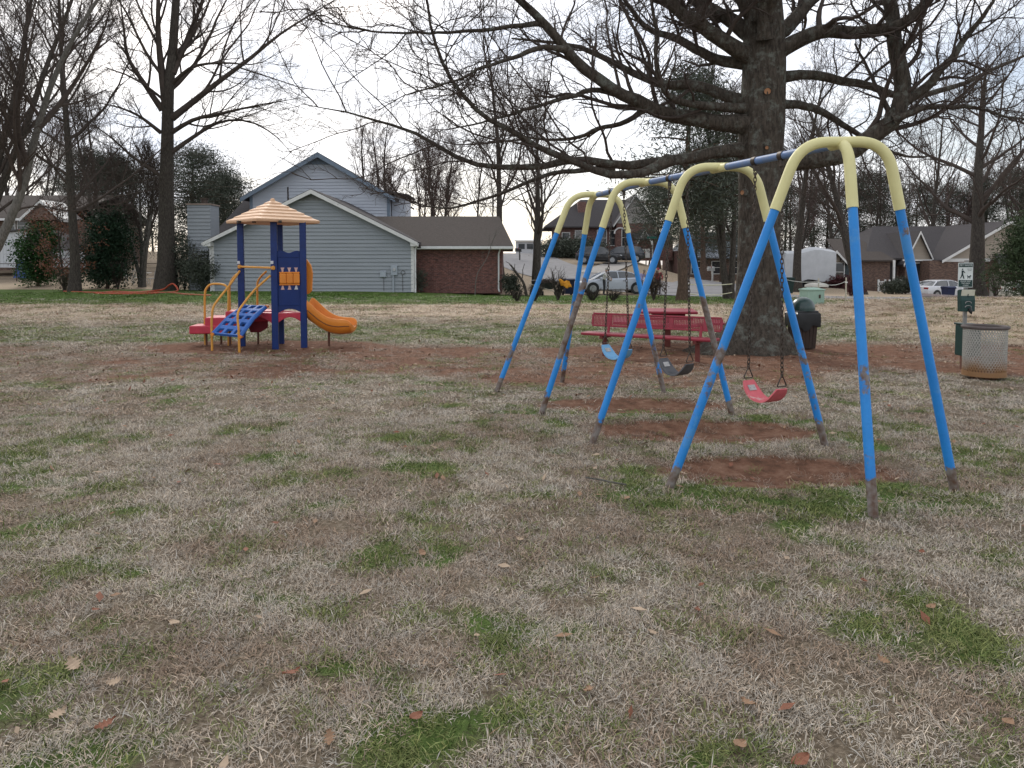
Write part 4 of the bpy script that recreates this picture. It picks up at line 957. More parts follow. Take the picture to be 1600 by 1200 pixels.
mb.loft([[(math.copysign(w_ * .62, a) * (1 + rr.uniform(-.05, .05)), b * .4 * w_ + rr.uniform(-.03, .03), z) for a, b in ((-1, -1), (-.3, -1.05), (.3, -1.0), (1, -1), (1, 1), (-1, 1))] for w_, z in k_]); P('tarp', mb, TARP, TP, smooth=True)
for s1 in (-.5, .5):
    mb = MB(); mb.tube([(s1, 0, -.05), (s1, 0, .2)], .03, 6); P('leg', mb, STEEL, TP)

# --- ranch house on the right with gables
RY = 63.0; rz0 = tz(gx(1430, RY), RY)
RH = thing('brick_ranch_house', 'brown brick ranch house with beige gables and white porch rails', 'house', (gx(1362, RY), RY, rz0 - .1))
BEI = pm('siding_beige', (.36, .31, .25), (.31, .265, .215), scale=1.5, stretch=(.4, 1, 3), rough=.7)
def rx(px, Y=RY): return gx(px, Y) - RH.location.x
def rzv(py, Y=RY): return at(1430, py, Y)[2] - RH.location.z
e_ = rzv(405); r_ = rzv(356, RY + 6)
mb = MB(); wall_box(mb, rx(1363), rx(1480), 0, 11, -.4, e_); P('brick_wall', mb, BRK2, RH)
mb = MB(); slab(mb, [(rx(1345), -.6, e_ - .05), (rx(1600), -.6, e_ - .05), (rx(1560, RY + 6), 6, r_), (rx(1362, RY + 6), 6, r_)], .15); P('roof', mb, ROOF, RH)
mb = MB(); slab(mb, [(rx(1345), -.6, e_ - .055), (rx(1362, RY + 6), 6, r_ - .005), (rx(1345), 12, e_)], .14); P('roof_hip', mb, ROOF, RH)
mb = MB(); slab(mb, [(rx(1362, RY + 6), 6, r_ - .003), (rx(1560, RY + 6), 6, r_ - .003), (rx(1600), 12.5, e_), (rx(1345), 12.5, e_)], .12); P('roof_rear', mb, ROOF, RH)
def gable(par, x0, x1, zb, zp_, y, depth, mat, rmat, tr, ov_=.25, row=.15, xp_=None):
    xm = (x0 + x1) / 2 if xp_ is None else xp_; sl0_ = (zp_ - zb) / (xm - x0); sr0_ = (zp_ - zb) / (x1 - xm)
    m = MB(); lap(m, zb, zp_ - .1, lambda z: x0 + (z - zb) / sl0_, lambda z: x1 - (z - zb) / sr0_, row, y); P('gable_siding', m, mat, par)
    m = MB(); m.prism([(x0, y + .01, zb), (x1, y + .01, zb), (xm, y + .01, zp_)], (0, 0, 0), (0, depth * .6, 0)); P('gable_wall', m, mat, par)
    for (xa, s1, sl_) in ((x0, -1, sl0_), (x1, 1, sr0_)):
        xe = xa + s1 * ov_; z_ = zb - ov_ * sl_
        m = MB(); slab(m, [(xe, y - .35, z_), (xm, y - .35, zp_), (xm, y + depth, zp_), (xe, y + depth, z_)], .12); P('gable_roof', m, rmat, par)
        m = MB(); m.prism([(xe, y - .4, z_ - .12), (xm, y - .4, zp_ - .14), (xm, y - .4, zp_ + .09), (xe, y - .4, z_ + .09)], (0, 0, 0), (0, .05, 0)); P('rake_board', m, tr, par)
gable(RH, rx(1403), rx(1443), e_ - .02, rzv(363, RY - 1.0), -1.0, 6, BEI, ROOF, TRIM)
mb = MB(); wall_box(mb, rx(1404), rx(1446), -1.0, .01, -.4, e_ - .02); P('bay_wall', mb, BRK2, RH)
mb = MB(); wall_box(mb, rx(1400), rx(1480), -1.42, -1.0, e_ - .16, e_ - .03); P('fascia', mb, TRIM, RH)
window(RH, rx(1428), rzv(425), 1.25, 1.5, -1.0, mull=False, shutters=pm('shutter_dark', (.045, .06, .065), (.035, .05, .055)))
mb = MB(); wall_box(mb, rx(1427.2), rx(1428.8), -1.04, -1.0, rzv(443), rzv(407)); P('mullion', mb, TRIM, RH)
downspout(RH, rx(1450), -1.0, e_ - .1, 0, .2)
# garage block with big gable
gY = RY - 2.5
def gxx(px): return gx(px, gY) - RH.location.x
def gzz(py): return at(1530, py, gY)[2] - RH.location.z
mb = MB(); wall_box(mb, gxx(1452), gxx(1690), -2.5, 8, -.5, gzz(407)); P('garage_wall', mb, BRK2, RH)
gable(RH, gxx(1472), gxx(1672), gzz(406), gzz(347), -2.5, 10, BEI, ROOF, TRIM, row=.16)
mb = MB(); wall_box(mb, gxx(1472), gxx(1545), -2.58, -2.5, gzz(409), gzz(404)); P('frieze', mb, TRIM, RH)
# lower garage lean-to to the right with door
mb = MB(); slab(mb, [(gxx(1536), -4.6, gzz(419)), (gxx(1690), -4.6, gzz(419)), (gxx(1690), -2.5, gzz(398)), (gxx(1552), -2.5, gzz(398))], .12); P('porch_roof', mb, ROOF, RH)
mb = MB(); wall_box(mb, gxx(1536), gxx(1690), -4.6, -4.45, gzz(425), gzz(418.5)); P('porch_fascia', mb, BEI, RH)
mb = MB(); wall_box(mb, gxx(1546), gxx(1600), -2.62, -2.5, gzz(468), gzz(428)); gd = P('garage_door', mb, pm('garage_beige', (.42, .39, .34), (.37, .34, .30)), RH)
for k in range(4):
    mb = MB(); wall_box(mb, gxx(1547), gxx(1599), -2.66, -2.62, gzz(466) + k * .5, gzz(466) + k * .5 + .44); P('door_panel', mb, MATS['garage_beige'], gd, bevel=.015)
mb = MB(); wall_box(mb, gxx(1536.5), gxx(1543), -2.56, -2.5, gzz(468), gzz(428)); P('side_door', mb, pm('door_brown', (.14, .06, .045), (.10, .045, .035)), RH)
# porch shade painted as a flat near-black panel on the wall; railings
mb = MB(); wall_box(mb, rx(1366), rx(1400), -.06, 0, -.1, e_ - .3); P('porch_shade_panel', mb, pm('porch_shade', (.045, .04, .038), (.035, .03, .03)), RH)
mb = MB(); wall_box(mb, rx(1362), rx(1404), -2.2, 0, -.1, .35); P('porch_floor', mb, CONC, RH)
WPT = pm('rail_white', (.72, .72, .70), (.62, .62, .60), rough=.5)
for (a, b, y_) in ((1372, 1380, -2.2), (1387, 1402, -2.4)):
    x0, x1 = rx(a, RY - 2), rx(b, RY - 2)
    mb = MB(); wall_box(mb, x0, x1, y_ - .03, y_ + .03, 1.28, 1.36); wall_box(mb, x0, x1, y_ - .03, y_ + .03, .48, .54); rl = P('porch_rail', mb, WPT, RH)
    xx = x0
    while xx < x1 + .01:
        mb = MB(); wall_box(mb, xx - .022, xx + .022, y_ - .022, y_ + .022, .54, 1.28); P('baluster', mb, WPT, rl); xx += .13
    for xx in (x0 - .06, x1 + .06):
        mb = MB(); wall_box(mb, xx - .06, xx + .06, y_ - .06, y_ + .06, -.1, 1.5); P('newel_post', mb, WPT, rl)
for xx in (rx(1396, RY - 2),):
    mb = MB(); wall_box(mb, xx - .07, xx + .07, -2.1, -1.96, .3, e_ - .1); P('porch_column', mb, WPT, RH)

# --- small house by the covered camper
QY = 62.0
QH = thing('small_brick_house', 'small brick house with tan hip roof and shuttered window beside the covered camper', 'house', (gx(1293, QY), QY, tz(gx(1310, QY), QY) - .1))
qx = lambda px: gx(px, QY) - QH.location.x
qz = lambda py: at(1310, py, QY)[2] - QH.location.z
mb = MB(); wall_box(mb, 0, qx(1390), 0, 8, -.3, qz(408)); P('brick_wall', mb, BRK2, QH)
gable(QH, qx(1289), qx(1318), qz(409), qz(393), -.02, 6, BEI, ROOF2, TRIM)
mb = MB(); slab(mb, [(qx(1310), -.4, qz(408.5)), (qx(1395), -.4, qz(408.5)), (qx(1385), 5, qz(372)), (qx(1330), 5, qz(372))], .12); P('roof', mb, ROOF2, QH)
window(QH, qx(1311.5), qz(425), .7, 1.5, -.01, shutters=MATS['shutter_dark'])
mb = MB(); wall_box(mb, qx(1293), qx(1295), -.08, 0, 0, qz(409)); P('corner_board', mb, TRIM, QH)

# --- red-brick two-storey house up the hill
BY = 90.0; bz0 = tz(gx(960, BY), BY)
BH = thing('red_brick_house', 'tall red brick house with chimney and grey gables up the hill', 'house', (gx(870, BY), BY, bz0 - .2))
bx = lambda px: gx(px, BY) - BH.location.x
bzv = lambda py: at(950, py, BY)[2] - BH.location.z
mb = MB(); wall_box(mb, bx(868), bx(1000), 0, 9, -.5, bzv(352)); P('brick_wall', mb, BRK3, BH)
mb = MB(); slab(mb, [(bx(850), -.6, bzv(356)), (bx(985), -.6, bzv(356)), (bx(990), 4.5, bzv(309)), (bx(912), 4.5, bzv(309))], .15); P('roof', mb, ROOF, BH)
mb = MB(); slab(mb, [(bx(850), -.6, bzv(356) - .005), (bx(912), 4.5, bzv(309) - .005), (bx(850), 10, bzv(356))], .14); P('roof_hip', mb, ROOF, BH)
mb = MB(); slab(mb, [(bx(912), 4.5, bzv(309) - .003), (bx(990), 4.5, bzv(309) - .003), (bx(1000), 10, bzv(356)), (bx(850), 10, bzv(356))], .13); P('roof_rear', mb, ROOF, BH)
mb = MB(); wall_box(mb, bx(905), bx(918), 2, 4, bzv(340), bzv(313)); P('chimney', mb, BRK3, BH)
SIDG = pm('siding_stone', (.34, .32, .29), (.29, .27, .245), scale=1.5)
gable(BH, bx(958), bx(1020), bzv(350), bzv(306), -1.4, 8, SIDG, ROOF, TRIM, row=.2)
mb = MB(); wall_box(mb, bx(960), bx(1018), -1.4, 2, -.5, bzv(350)); P('gable_block', mb, BRK3, BH)
gable(BH, bx(988), bx(1003), bzv(376), bzv(362), -4.6, 4, TRIM, ROOF, TRIM, row=.2)
mb = MB(); slab(mb, [(bx(983), -5, bzv(377)), (bx(1040), -5, bzv(377)), (bx(1040), -1, bzv(366)), (bx(983), -1, bzv(366))], .12); P('garage_roof', mb, ROOF, BH)
mb = MB(); wall_box(mb, bx(985), bx(1038), -4.6, -1.42, -.5, bzv(377)); P('garage_wall', mb, BRK3, BH)
mb = MB(); wall_box(mb, bx(991), bx(1004), -4.68, -4.6, -.2, bzv(390)); P('garage_door', mb, TRIM, BH)
mb = MB(); wall_box(mb, bx(1006), bx(1008.5), -4.7, -4.6, -.2, bzv(377)); P('downspout', mb, GUT, BH)
for (px_, py_, w_, h_) in ((940, 372, 1.1, 1.9), (958, 372, .9, 1.8), (905, 372, 1.0, 1.8), (884, 374, .9, 1.6), (975, 372, 1.0, 2.0)):
    window(BH, bx(px_), bzv(py_), w_, h_, -1.41 if px_ > 958 else -.01)
mb = MB(); mb.tube([(bx(966) + .7 * math.cos(a), -1.46, bzv(366) + .7 * math.sin(a)) for a in [math.pi * k / 10 for k in range(11)]], .1, 5); P('arch_window_trim', mb, TRIM, BH)
# white low building far off and grey-roofed house
WB = thing('white_outbuilding', 'small white building at the top of the road', 'shed', (gx(826, 118), 118, tz(gx(826, 118), 118) - .3))
wx = lambda px: gx(px, 118) - WB.location.x
wz = lambda py: at(820, py, 118)[2] - WB.location.z
mb = MB(); wall_box(mb, wx(806), wx(846), 0, 6, -.5, wz(377)); P('wall', mb, pm('outbuilding_white', (.55, .57, .60), (.48, .5, .53)), WB)
mb = MB(); slab(mb, [(wx(804), -.4, wz(377)), (wx(848), -.4, wz(377)), (wx(848), 3, wz(374)), (wx(804), 3, wz(374))], .15); P('roof', mb, TRIM, WB)
for a in (815, 828, 839):
    mb = MB(); wall_box(mb, wx(a) - .5, wx(a) + .5, -.06, 0, wz(389), wz(381)); P('window', mb, GLASS, WB)
GY_ = 84.0
GH = thing('low_grey_roof_house', 'low house with pale grey roof and dark brick walls behind the white mailbox', 'house', (gx(1075, GY_), GY_, tz(gx(1100, GY_), GY_) - .2))
g_x = lambda px: gx(px, GY_) - GH.location.x
g_z = lambda py: at(1110, py, GY_)[2] - GH.location.z
RGL = shingle_mat('shingle_pale', (.20, .215, .24), (.15, .165, .185))
mb = MB(); wall_box(mb, g_x(1074), g_x(1205), 0, 9, -.5, g_z(402)); P('brick_wall', mb, BRK2, GH)
mb = MB(); slab(mb, [(g_x(1066), -.6, g_z(404)), (g_x(1215), -.6, g_z(404)), (g_x(1200), 5.5, g_z(362)), (g_x(1095), 5.5, g_z(362))], .15); P('roof', mb, RGL, GH)
mb = MB(); slab(mb, [(g_x(1066), -.6, g_z(404) - .005), (g_x(1095), 5.5, g_z(362) - .005), (g_x(1066), 11, g_z(404))], .14); P('roof_hip', mb, RGL, GH)
for a in (1088, 1120, 1150): window(GH, g_x(a), g_z(418), 1.2, 1.4, -.01)
mb = MB(); wall_box(mb, g_x(1057), g_x(1074), -.5, 8, -.5, g_z(392)); P('end_wall', mb, BRK3, GH)
mb = MB(); wall_box(mb, g_x(1066), g_x(1067.5), -.58, -.5, 0, g_z(392)); P('corner_board', mb, TRIM, GH)

# --- camper under a grey cover
VY = 60.0
CV = thing('covered_camper', 'camper trailer under a pale grey fitted cover in a driveway', 'camper', (gx(1268, VY), VY, tz(gx(1268, VY), VY)))
cx_ = lambda px: gx(px, VY) - CV.location.x
cz_ = lambda py: at(1268, py, VY)[2] - CV.location.z
COV = pm('camper_cover', (.50, .515, .53), (.42, .435, .45), scale=1.6, rough=.8, bump=.6, bscale=3)
xs_ = [(1226, 404, 434), (1229, 394, 437), (1240, 394, 438), (1252, 393, 438), (1262, 391, 437), (1272, 388, 438), (1284, 388, 438), (1293, 390, 437), (1306, 392, 436)]
rings = []; rr = random.Random(9)
for (px_, t_, b_) in xs_:
    x_ = cx_(px_); zt = cz_(t_); zb = cz_(b_); ring = []
    for (yy, f_) in ((0, 0), (-.03, .3), (-.0, .75), (.12, .95), (.45, 1.0), (1.1, 1.05), (1.8, 1.0), (2.2, .95), (2.3, .7), (2.3, 0)):
        ring.append((x_ + rr.uniform(-.03, .03), yy + rr.uniform(-.05, .05), zb + (zt - zb) * f_ + (rr.uniform(-.14, .08) if f_ == 0 else 0)))
    rings.append(ring)
mb = MB(); mb.loft(rings); P('cover', mb, COV, CV, smooth=True)
mb = MB(); wall_box(mb, cx_(1232), cx_(1300), .3, 2.0, cz_(440), cz_(432)); P('chassis', mb, BLKP, CV)
for a in (1254, 1261):
    for yy in (.1, 2.1):
        mb = MB(); mb.tube([(cx_(a), yy - .1, .33), (cx_(a), yy + .1, .33)], .33, 18); P('wheel', mb, BLKP, CV)
mb = MB(); mb.tube([(cx_(1300), .5, .25), (cx_(1300), .5, -.05)], .05, 6); P('jack', mb, STEEL, CV)
CN = thing('upturned_canoe', 'cream upturned canoe lying beside the covered camper', 'boat', (gx(1276, 58), 58, tz(gx(1276, 58), 58)))
rings = []
for k in range(9):
    t = k / 8 * 2 - 1; w_ = .42 * (1 - abs(t) ** 2.4) + .02; rings.append([(t * .95, w_ * math.cos(a), .1 + .34 * math.sin(a) * (1 - .5 * abs(t) ** 3)) for a in [math.pi * j / 8 for j in range(9)]])
mb = MB(); mb.loft(rings); P('hull', mb, pm('canoe_cream', (.55, .53, .47), (.47, .45, .40)), CN, smooth=True)
mb = MB(); mb.tube([(-.93, 0, .42), (0, 0, .47), (.93, 0, .42)], .018, 5); P('keel', mb, STEEL, CN)
for s1 in (-.5, .5):
    mb = MB(); mb.box((s1, 0, .03), (.12, .7, .16)); P('rest_block', mb, RUST, CN)

# ------------------------------------------------------------------ cars
TYRE = pm('tyre', (.018, .018, .018), (.028, .027, .026), scale=20, rough=.85)
RIMM = pm('alloy', (.42, .43, .44), (.30, .31, .32), rough=.35, metal=.8)
CGLS = pm('car_glass', (.02, .026, .03), (.03, .036, .042), scale=1, rough=.05, spec=.9)
LRED = pm('tail_lamp', (.30, .015, .015), (.20, .01, .01), rough=.2)
LWHT = pm('head_lamp', (.62, .64, .66), (.5, .52, .54), rough=.15)
PLT = pm('number_plate', (.60, .62, .64), (.52, .54, .56))
def car(name, label, paint, pos, heading, kind='sedan', L_=4.7, Wd=1.80, H=1.44, sc=1.0):
    o = thing(name, label, 'car', pos, heading); hw = Wd / 2; h = L_ / 2
    if kind == 'sedan':
        st = [(-h, .80, .42, .72), (-h + .05, .88, .30, .92), (-h + .35, .96, .24, 1.00), (-h + .9, 1.0, .2, 1.0), (-.3, 1.0, .19, .955), (.75, 1.0, .2, .935), (1.2, .99, .22, .90), (h - .55, .95, .24, .80), (h - .12, .86, .28, .68), (h, .74, .40, .58)]
        gh = [(-h + .42, .985, .80, .74), (-h + 1.05, H - .10, .82, .56), (-h + 1.55, H - .01, .84, .56), (.15, H, .84, .57), (.55, H - .08, .82, .57), (1.32, .91, .84, .72)]
    else:
        st = [(-h, .84, .46, .9), (-h + .04, .92, .34, 1.05), (-h + .3, .99, .3, 1.10), (-.3, 1.0, .28, 1.06), (.8, 1.0, .28, 1.04), (1.25, .98, .3, 1.02), (h - .5, .95, .32, .96), (h - .1, .88, .36, .85), (h, .78, .46, .72)]
        gh = [(-h + .10, 1.10, .84, .80), (-h + .45, H - .09, .84, .62), (-h + .9, H, .84, .62), (.1, H, .84, .62), (.55, H - .06, .82, .62), (1.35, 1.05, .84, .76)]
    rings = []
    for (x, wf, zl, zb) in st:
        w_ = hw * wf; m_ = zl + (zb - zl) * .55
        half = [(w_ * .82, zl), (w_ * .97, zl + .08), (w_, m_), (w_ * .975, zb - .07), (w_ * .90, zb)]
        rings.append([(x, y, z) for y, z in half] + [(x, 0, zb + .015)] + [(x, -y, z) for y, z in reversed(half)] + [(x, 0, zl)])
    mb = MB(); mb.loft(rings); bd = P('body', mb, paint, o, smooth=True)
    rings = []
    for (x, z, wf, wt) in gh:
        zb = .86 if kind == 'sedan' else .98
        w0 = hw * .90; w1 = hw * (wt + .12) if z > zb + .12 else hw * .86
        rings.append([(x, w0, min(zb, z - .02)), (x, w1, z - .03), (x, w1 * .9, z), (x, -w1 * .9, z), (x, -w1, z - .03), (x, -w0, min(zb, z - .02))])
    mb = MB(); mb.loft(rings); P('windows', mb, CGLS, o, smooth=True)
    # painted roof skin and pillars
    tops = [g for g in gh if g[1] > H - .12]
    rr_ = []
    for (x, z, wf, wt) in tops:
        w1 = hw * (wt + .12); rr_.append([(x, w1 * 1.01, z - .06), (x, w1 * .93, z + .012), (x, 0, z + .03), (x, -w1 * .93, z + .012), (x, -w1 * 1.01, z - .06), (x, 0, z - .03)])
    mb = MB(); mb.loft(rr_); P('roof', mb, paint, o, smooth=True)
    for s1 in (-1, 1):
        zb = .90 if kind == 'sedan' else 1.02
        w0, w1 = hw * .905, hw * .70
        for (xa, za, xb, zb2) in ((gh[0][0] + .05, gh[0][1] - .03, tops[0][0] + .02, tops[0][1] - .03), (gh[-1][0] - .03, gh[-1][1], tops[-1][0], tops[-1][1] - .02), (-.28, zb, -.22, H - .05)):
            mb = MB(); mb.tube([(xa, s1 * hw * .885, za), ((xa + xb) / 2, s1 * hw * .81, (za + zb2) / 2 + .02), (xb, s1 * w1, zb2)], .038, 6); P('pillar', mb, paint, o, smooth=True)
        mb = MB(); mb.box((.85, s1 * hw * 1.05, zb + .05), (.16, .14, .12)); P('mirror', mb, paint, o, bevel=.03)
        for xh in (-.62, .28):
            mb = MB(); mb.box((xh, s1 * (hw + .004), .80), (.2, .03, .035)); P('door_handle', mb, STEEL, o, bevel=.008)
        for xx in (-h + .85, h - .90):
            ty = MB(); R_ = .325 if kind == 'sedan' else .37; yw = s1 * (hw - .10)
            ty.tube([(xx, yw - .10, R_), (xx, yw - .07, R_), (xx, yw + .07, R_), (xx, yw + .10, R_)], [R_ * .92, R_, R_, R_ * .92], 22); wh = P('wheel', ty, TYRE, o, smooth=True)
            rm = MB(); rm.tube([(xx, yw + s1 * .09, R_), (xx, yw + s1 * .108, R_)], R_ * .66, 18); P('rim', rm, RIMM, wh, smooth=True)
            aw = MB(); aw.tube([(xx, s1 * (hw - .16), R_ + .02), (xx, s1 * (hw + .004), R_ + .02)], R_ * 1.16, 22); P('wheel_well', aw, BLKP, o)
        mb = MB(); mb.box((-h + .07, s1 * hw * .68, .83 if kind == 'sedan' else .98), (.14, hw * .38, .14)); P('tail_light', mb, LRED, o, bevel=.03)
        mb = MB(); mb.box((h - .13, s1 * hw * .64, .66 if kind == 'sedan' else .82), (.22, hw * .36, .11)); P('headlight', mb, LWHT, o, bevel=.03)
    mb = MB(); mb.box((-h + .02, 0, .70 if kind == 'sedan' else .8), (.05, .32, .15)); P('number_plate', mb, PLT, o)
    mb = MB(); mb.box((h - .02, 0, .48), (.06, .9, .16)); P('grille', mb, BLKP, o, bevel=.02)
    mb = MB(); mb.box((0, 0, .26), (L_ * .8, Wd * .8, .16)); P('underbody', mb, BLKP, o)
    o.scale = (sc,) * 3
    return o
def cpos(px, Y): x = gx(px, Y); return (x, Y, tz(x, Y) + .06)
PSIL = pm('paint_silver', (.42, .46, .52), (.39, .43, .49), scale=2, rough=.3, spec=.5, coat=.6)
PWHT = pm('paint_white', (.66, .67, .69), (.61, .62, .64), scale=2, rough=.3, coat=.6)
PBLK = pm('paint_black', (.02, .021, .024), (.016, .017, .019), scale=2, rough=.25, coat=.8)
PDRK = pm('paint_charcoal', (.035, .038, .045), (.028, .03, .036), scale=2, rough=.25, coat=.8)
car('parked_car', 'silver sedan parked at the roadside with people beside it', PSIL, cpos(955, 46.5), math.radians(186), 'sedan', 4.5, 1.8, 1.40)
car('parked_car', 'white sedan parked behind the grassy bank, tail towards the road', PWHT, cpos(1472, 56), math.radians(20), 'sedan', 4.8, 1.85, 1.42)
car('parked_car', 'cream white sedan roof showing over the grassy bank by the evergreen', pm('paint_cream', (.62, .61, .55), (.57, .56, .5), rough=.3, coat=.6), cpos(1617, 54), math.radians(10), 'sedan', 4.8, 1.85, 1.42)
car('parked_car', 'black SUV on the uphill driveway, tail lamps showing', PBLK, cpos(936, 75), math.radians(-12), 'suv', 4.6, 1.85, 1.7)
car('parked_car', 'charcoal car parked beyond the black SUV before the brick garage', PDRK, cpos(972, 77), math.radians(168), 'suv', 4.7, 1.85, 1.62)

# ------------------------------------------------------------------ people
def person(label, pos, rz, joints, cols, shoes=(.03, .03, .03), hair=(.04, .03, .025), ht=1.70, group=None):
    """joints: offsets that pose the figure; cols: (skin, top, trousers)"""
    o = thing('person', label, 'person', pos, rz)
    J = dict(pel=(0, 0, .95), wai=(0, 0, 1.10), che=(0, .01, 1.30), nek=(0, .0, 1.47), hd0=(0, -.02, 1.56), hd1=(0, -.025, 1.66),
             shL=(.17, 0, 1.40), elL=(.24, .02, 1.13), wrL=(.25, -.06, .90), shR=(-.17, 0, 1.40), elR=(-.24, .02, 1.13), wrR=(-.25, -.06, .90),
             hiL=(.09, 0, .90), knL=(.10, -.02, .50), anL=(.10, .03, .09), toL=(.11, -.14, .04), hiR=(-.09, 0, .90), knR=(-.10, -.02, .50), anR=(-.10, .03, .09), toR=(-.11, -.14, .04))
    J.update(joints)
    rad = dict(pel=(.155, .11), wai=(.135, .10), che=(.165, .11), nek=(.052, .055), hd0=(.072, .085), hd1=(.07, .085), shL=(.065, .065), shR=(.065, .065), elL=(.043, .043), elR=(.043, .043), wrL=(.03, .03), wrR=(.03, .03),
               hiL=(.088, .088), hiR=(.088, .088), knL=(.06, .06), knR=(.06, .06), anL=(.042, .042), anR=(.042, .042), toL=(.035, .03), toR=(.035, .03))
    names = list(J.keys()); vs_ = [Vector(J[n]) for n in names]; rs = [rad[n] for n in names]; idx = {n: i for i, n in enumerate(names)}
    ed = [('pel', 'wai'), ('wai', 'che'), ('che', 'nek'), ('nek', 'hd0'), ('hd0', 'hd1'), ('che', 'shL'), ('shL', 'elL'), ('elL', 'wrL'), ('che', 'shR'), ('shR', 'elR'), ('elR', 'wrR'), ('pel', 'hiL'), ('hiL', 'knL'), ('knL', 'anL'), ('anL', 'toL'), ('pel', 'hiR'), ('hiR', 'knR'), ('knR', 'anR'), ('anR', 'toR')]
    ed = [(idx[a], idx[b]) for a, b in ed]
    for s_ in ('L', 'R'):
        w_ = Vector(J['wr' + s_]); dv = (w_ - Vector(J['el' + s_])).normalized(); sd_ = dv.cross(Vector((1, 0, 0)));
        sd_ = sd_.normalized() if sd_.length > .1 else Vector((0, 1, 0))
        pc = len(vs_); vs_.append(w_ + dv * .07); rs.append((.032, .022)); ed.append((idx['wr' + s_], pc))
        for k, (off, ln) in enumerate(((-.03, .075), (-.01, .09), (.01, .085), (.03, .065))):
            a = len(vs_); vs_.append(w_ + dv * .10 + sd_ * off); rs.append((.010, .010)); ed.append((pc, a))
            b = len(vs_); vs_.append(w_ + dv * (.10 + ln * .8) + sd_ * off + Vector((0, -.015, 0))); rs.append((.008, .008)); ed.append((a, b))
        a = len(vs_); vs_.append(w_ + dv * .07 - sd_ * .05); rs.append((.010, .010)); ed.append((pc, a))
    me = bpy.data.meshes.new('body'); me.from_pydata([tuple(v) for v in vs_], ed, [])
    ob = bpy.data.objects.new('body', me); C.objects.link(ob)
    md = ob.modifiers.new('skin', 'SKIN'); md.use_smooth_shade = True
    sv = me.skin_vertices[0].data
    for i, r in enumerate(rs): sv[i].radius = r; sv[i].use_root = (i == 0)
    sb = ob.modifiers.new('sub', 'SUBSURF'); sb.levels = 1
    dg = bpy.context.evaluated_depsgraph_get(); nm = bpy.data.meshes.new_from_object(ob.evaluated_get(dg))
    ob.modifiers.clear(); ob.data = nm; nm.name = 'body'
    mats = [pm('skin_%s' % abs(hash(cols[0])), cols[0]), pm('top_%.3f%.3f%.3f' % cols[1], cols[1], scale=9), pm('trouser_%.3f%.3f%.3f' % cols[2], cols[2], scale=9), pm('shoe_%.3f' % shoes[0], shoes)]
    nm.materials.clear()
    for m in mats: nm.materials.append(m)
    segs = [('hd', [('nek', 'hd0'), ('hd0', 'hd1')], 0), ('tp', [('wai', 'che'), ('che', 'shL'), ('che', 'shR'), ('shL', 'elL'), ('shR', 'elR'), ('pel', 'wai')], 1), ('fl', [('elL', 'wrL'), ('elR', 'wrR')], 1), ('lg', [('hiL', 'knL'), ('knL', 'anL'), ('hiR', 'knR'), ('knR', 'anR'), ('hiL', 'hiR')], 2), ('ft', [('anL', 'toL'), ('anR', 'toR')], 3)]
    def sd2(p, a, b):
        ab = b - a; t = max(0, min(1, (p - a).dot(ab) / max(ab.length_squared, 1e-9))); return (p - a - ab * t).length
    for poly in nm.polygons:
        c_ = poly.center; best = (9, 0)
        for _, ss_, mi in segs:
            for a, b in ss_:
                d_ = sd2(c_, Vector(J[a]), Vector(J[b]))
                if d_ < best[0]: best = (d_, mi)
        mi = best[1]
        for s_ in ('L', 'R'):
            if (c_ - Vector(J['wr' + s_])).length < .17 and mi == 1 and (c_ - Vector(J['el' + s_])).length > .16: mi = 0
        poly.material_index = mi; poly.use_smooth = True
    ob.parent = o
    hd = Vector(J['hd1']); hm = MB(); hm.lathe([(.082 * math.cos(a), .10 * math.sin(a)) for a in [math.radians(-25 + 115 * k / 8) for k in range(9)]], c=(hd.x, hd.y + .018, hd.z + .015), n=14)
    P('hair', hm, pm('hair_%.3f' % hair[0], hair), o, smooth=True)
    fm = MB(); f = Vector(J['hd0']); fm.lathe([(.001, .03), (.012, .0), (.016, -.02), (.001, -.028)], c=(f.x, f.y - .088, f.z + .05), n=8); P('nose', fm, mats[0], o, smooth=True)
    em = MB()
    for s1 in (-1, 1): em.lathe([(.001, .008), (.01, 0), (.001, -.008)], c=(f.x + s1 * .03, f.y - .082, f.z + .075), n=8)
    em.box((f.x, f.y - .085, f.z + .0), (.045, .008, .008)); P('eyes_and_mouth', em, pm('face_dark', (.05, .03, .03)), o)
    o.scale = (ht / 1.75,) * 3
    return o
def ppos(px, Y): x = gx(px, Y); return (x, Y, tz(x, Y))
SK1, SK2 = (.42, .27, .20), (.45, .30, .23)
person('person in a white top and dark trousers leaning on the silver car', ppos(944, 44.6), math.radians(70), dict(che=(0, -.06, 1.28), nek=(0, -.10, 1.45), hd0=(0, -.14, 1.53), hd1=(0, -.16, 1.62), shL=(.17, -.07, 1.38), shR=(-.17, -.07, 1.38), elL=(.2, -.24, 1.2), wrL=(.12, -.38, 1.08), elR=(-.2, -.22, 1.15), wrR=(-.12, -.36, 1.02)), (SK1, (.62, .60, .58), (.03, .03, .035)), hair=(.35, .33, .3))
person('person in a lilac top with a camera strap bending by the car', ppos(1001, 45.2), math.radians(40), dict(che=(0, -.14, 1.24), nek=(0, -.22, 1.38), hd0=(0, -.28, 1.44), hd1=(0, -.31, 1.53), shL=(.17, -.14, 1.32), shR=(-.17, -.14, 1.32), elL=(.22, -.24, 1.08), wrL=(.15, -.36, .95), elR=(-.22, -.22, 1.05), wrR=(-.16, -.36, .92), wai=(0, -.05, 1.08), anL=(.12, .12, .09), toL=(.13, -.05, .04), anR=(-.1, -.12, .09), toR=(-.11, -.28, .04)), (SK2, (.33, .30, .50), (.10, .10, .13)), hair=(.25, .22, .18))
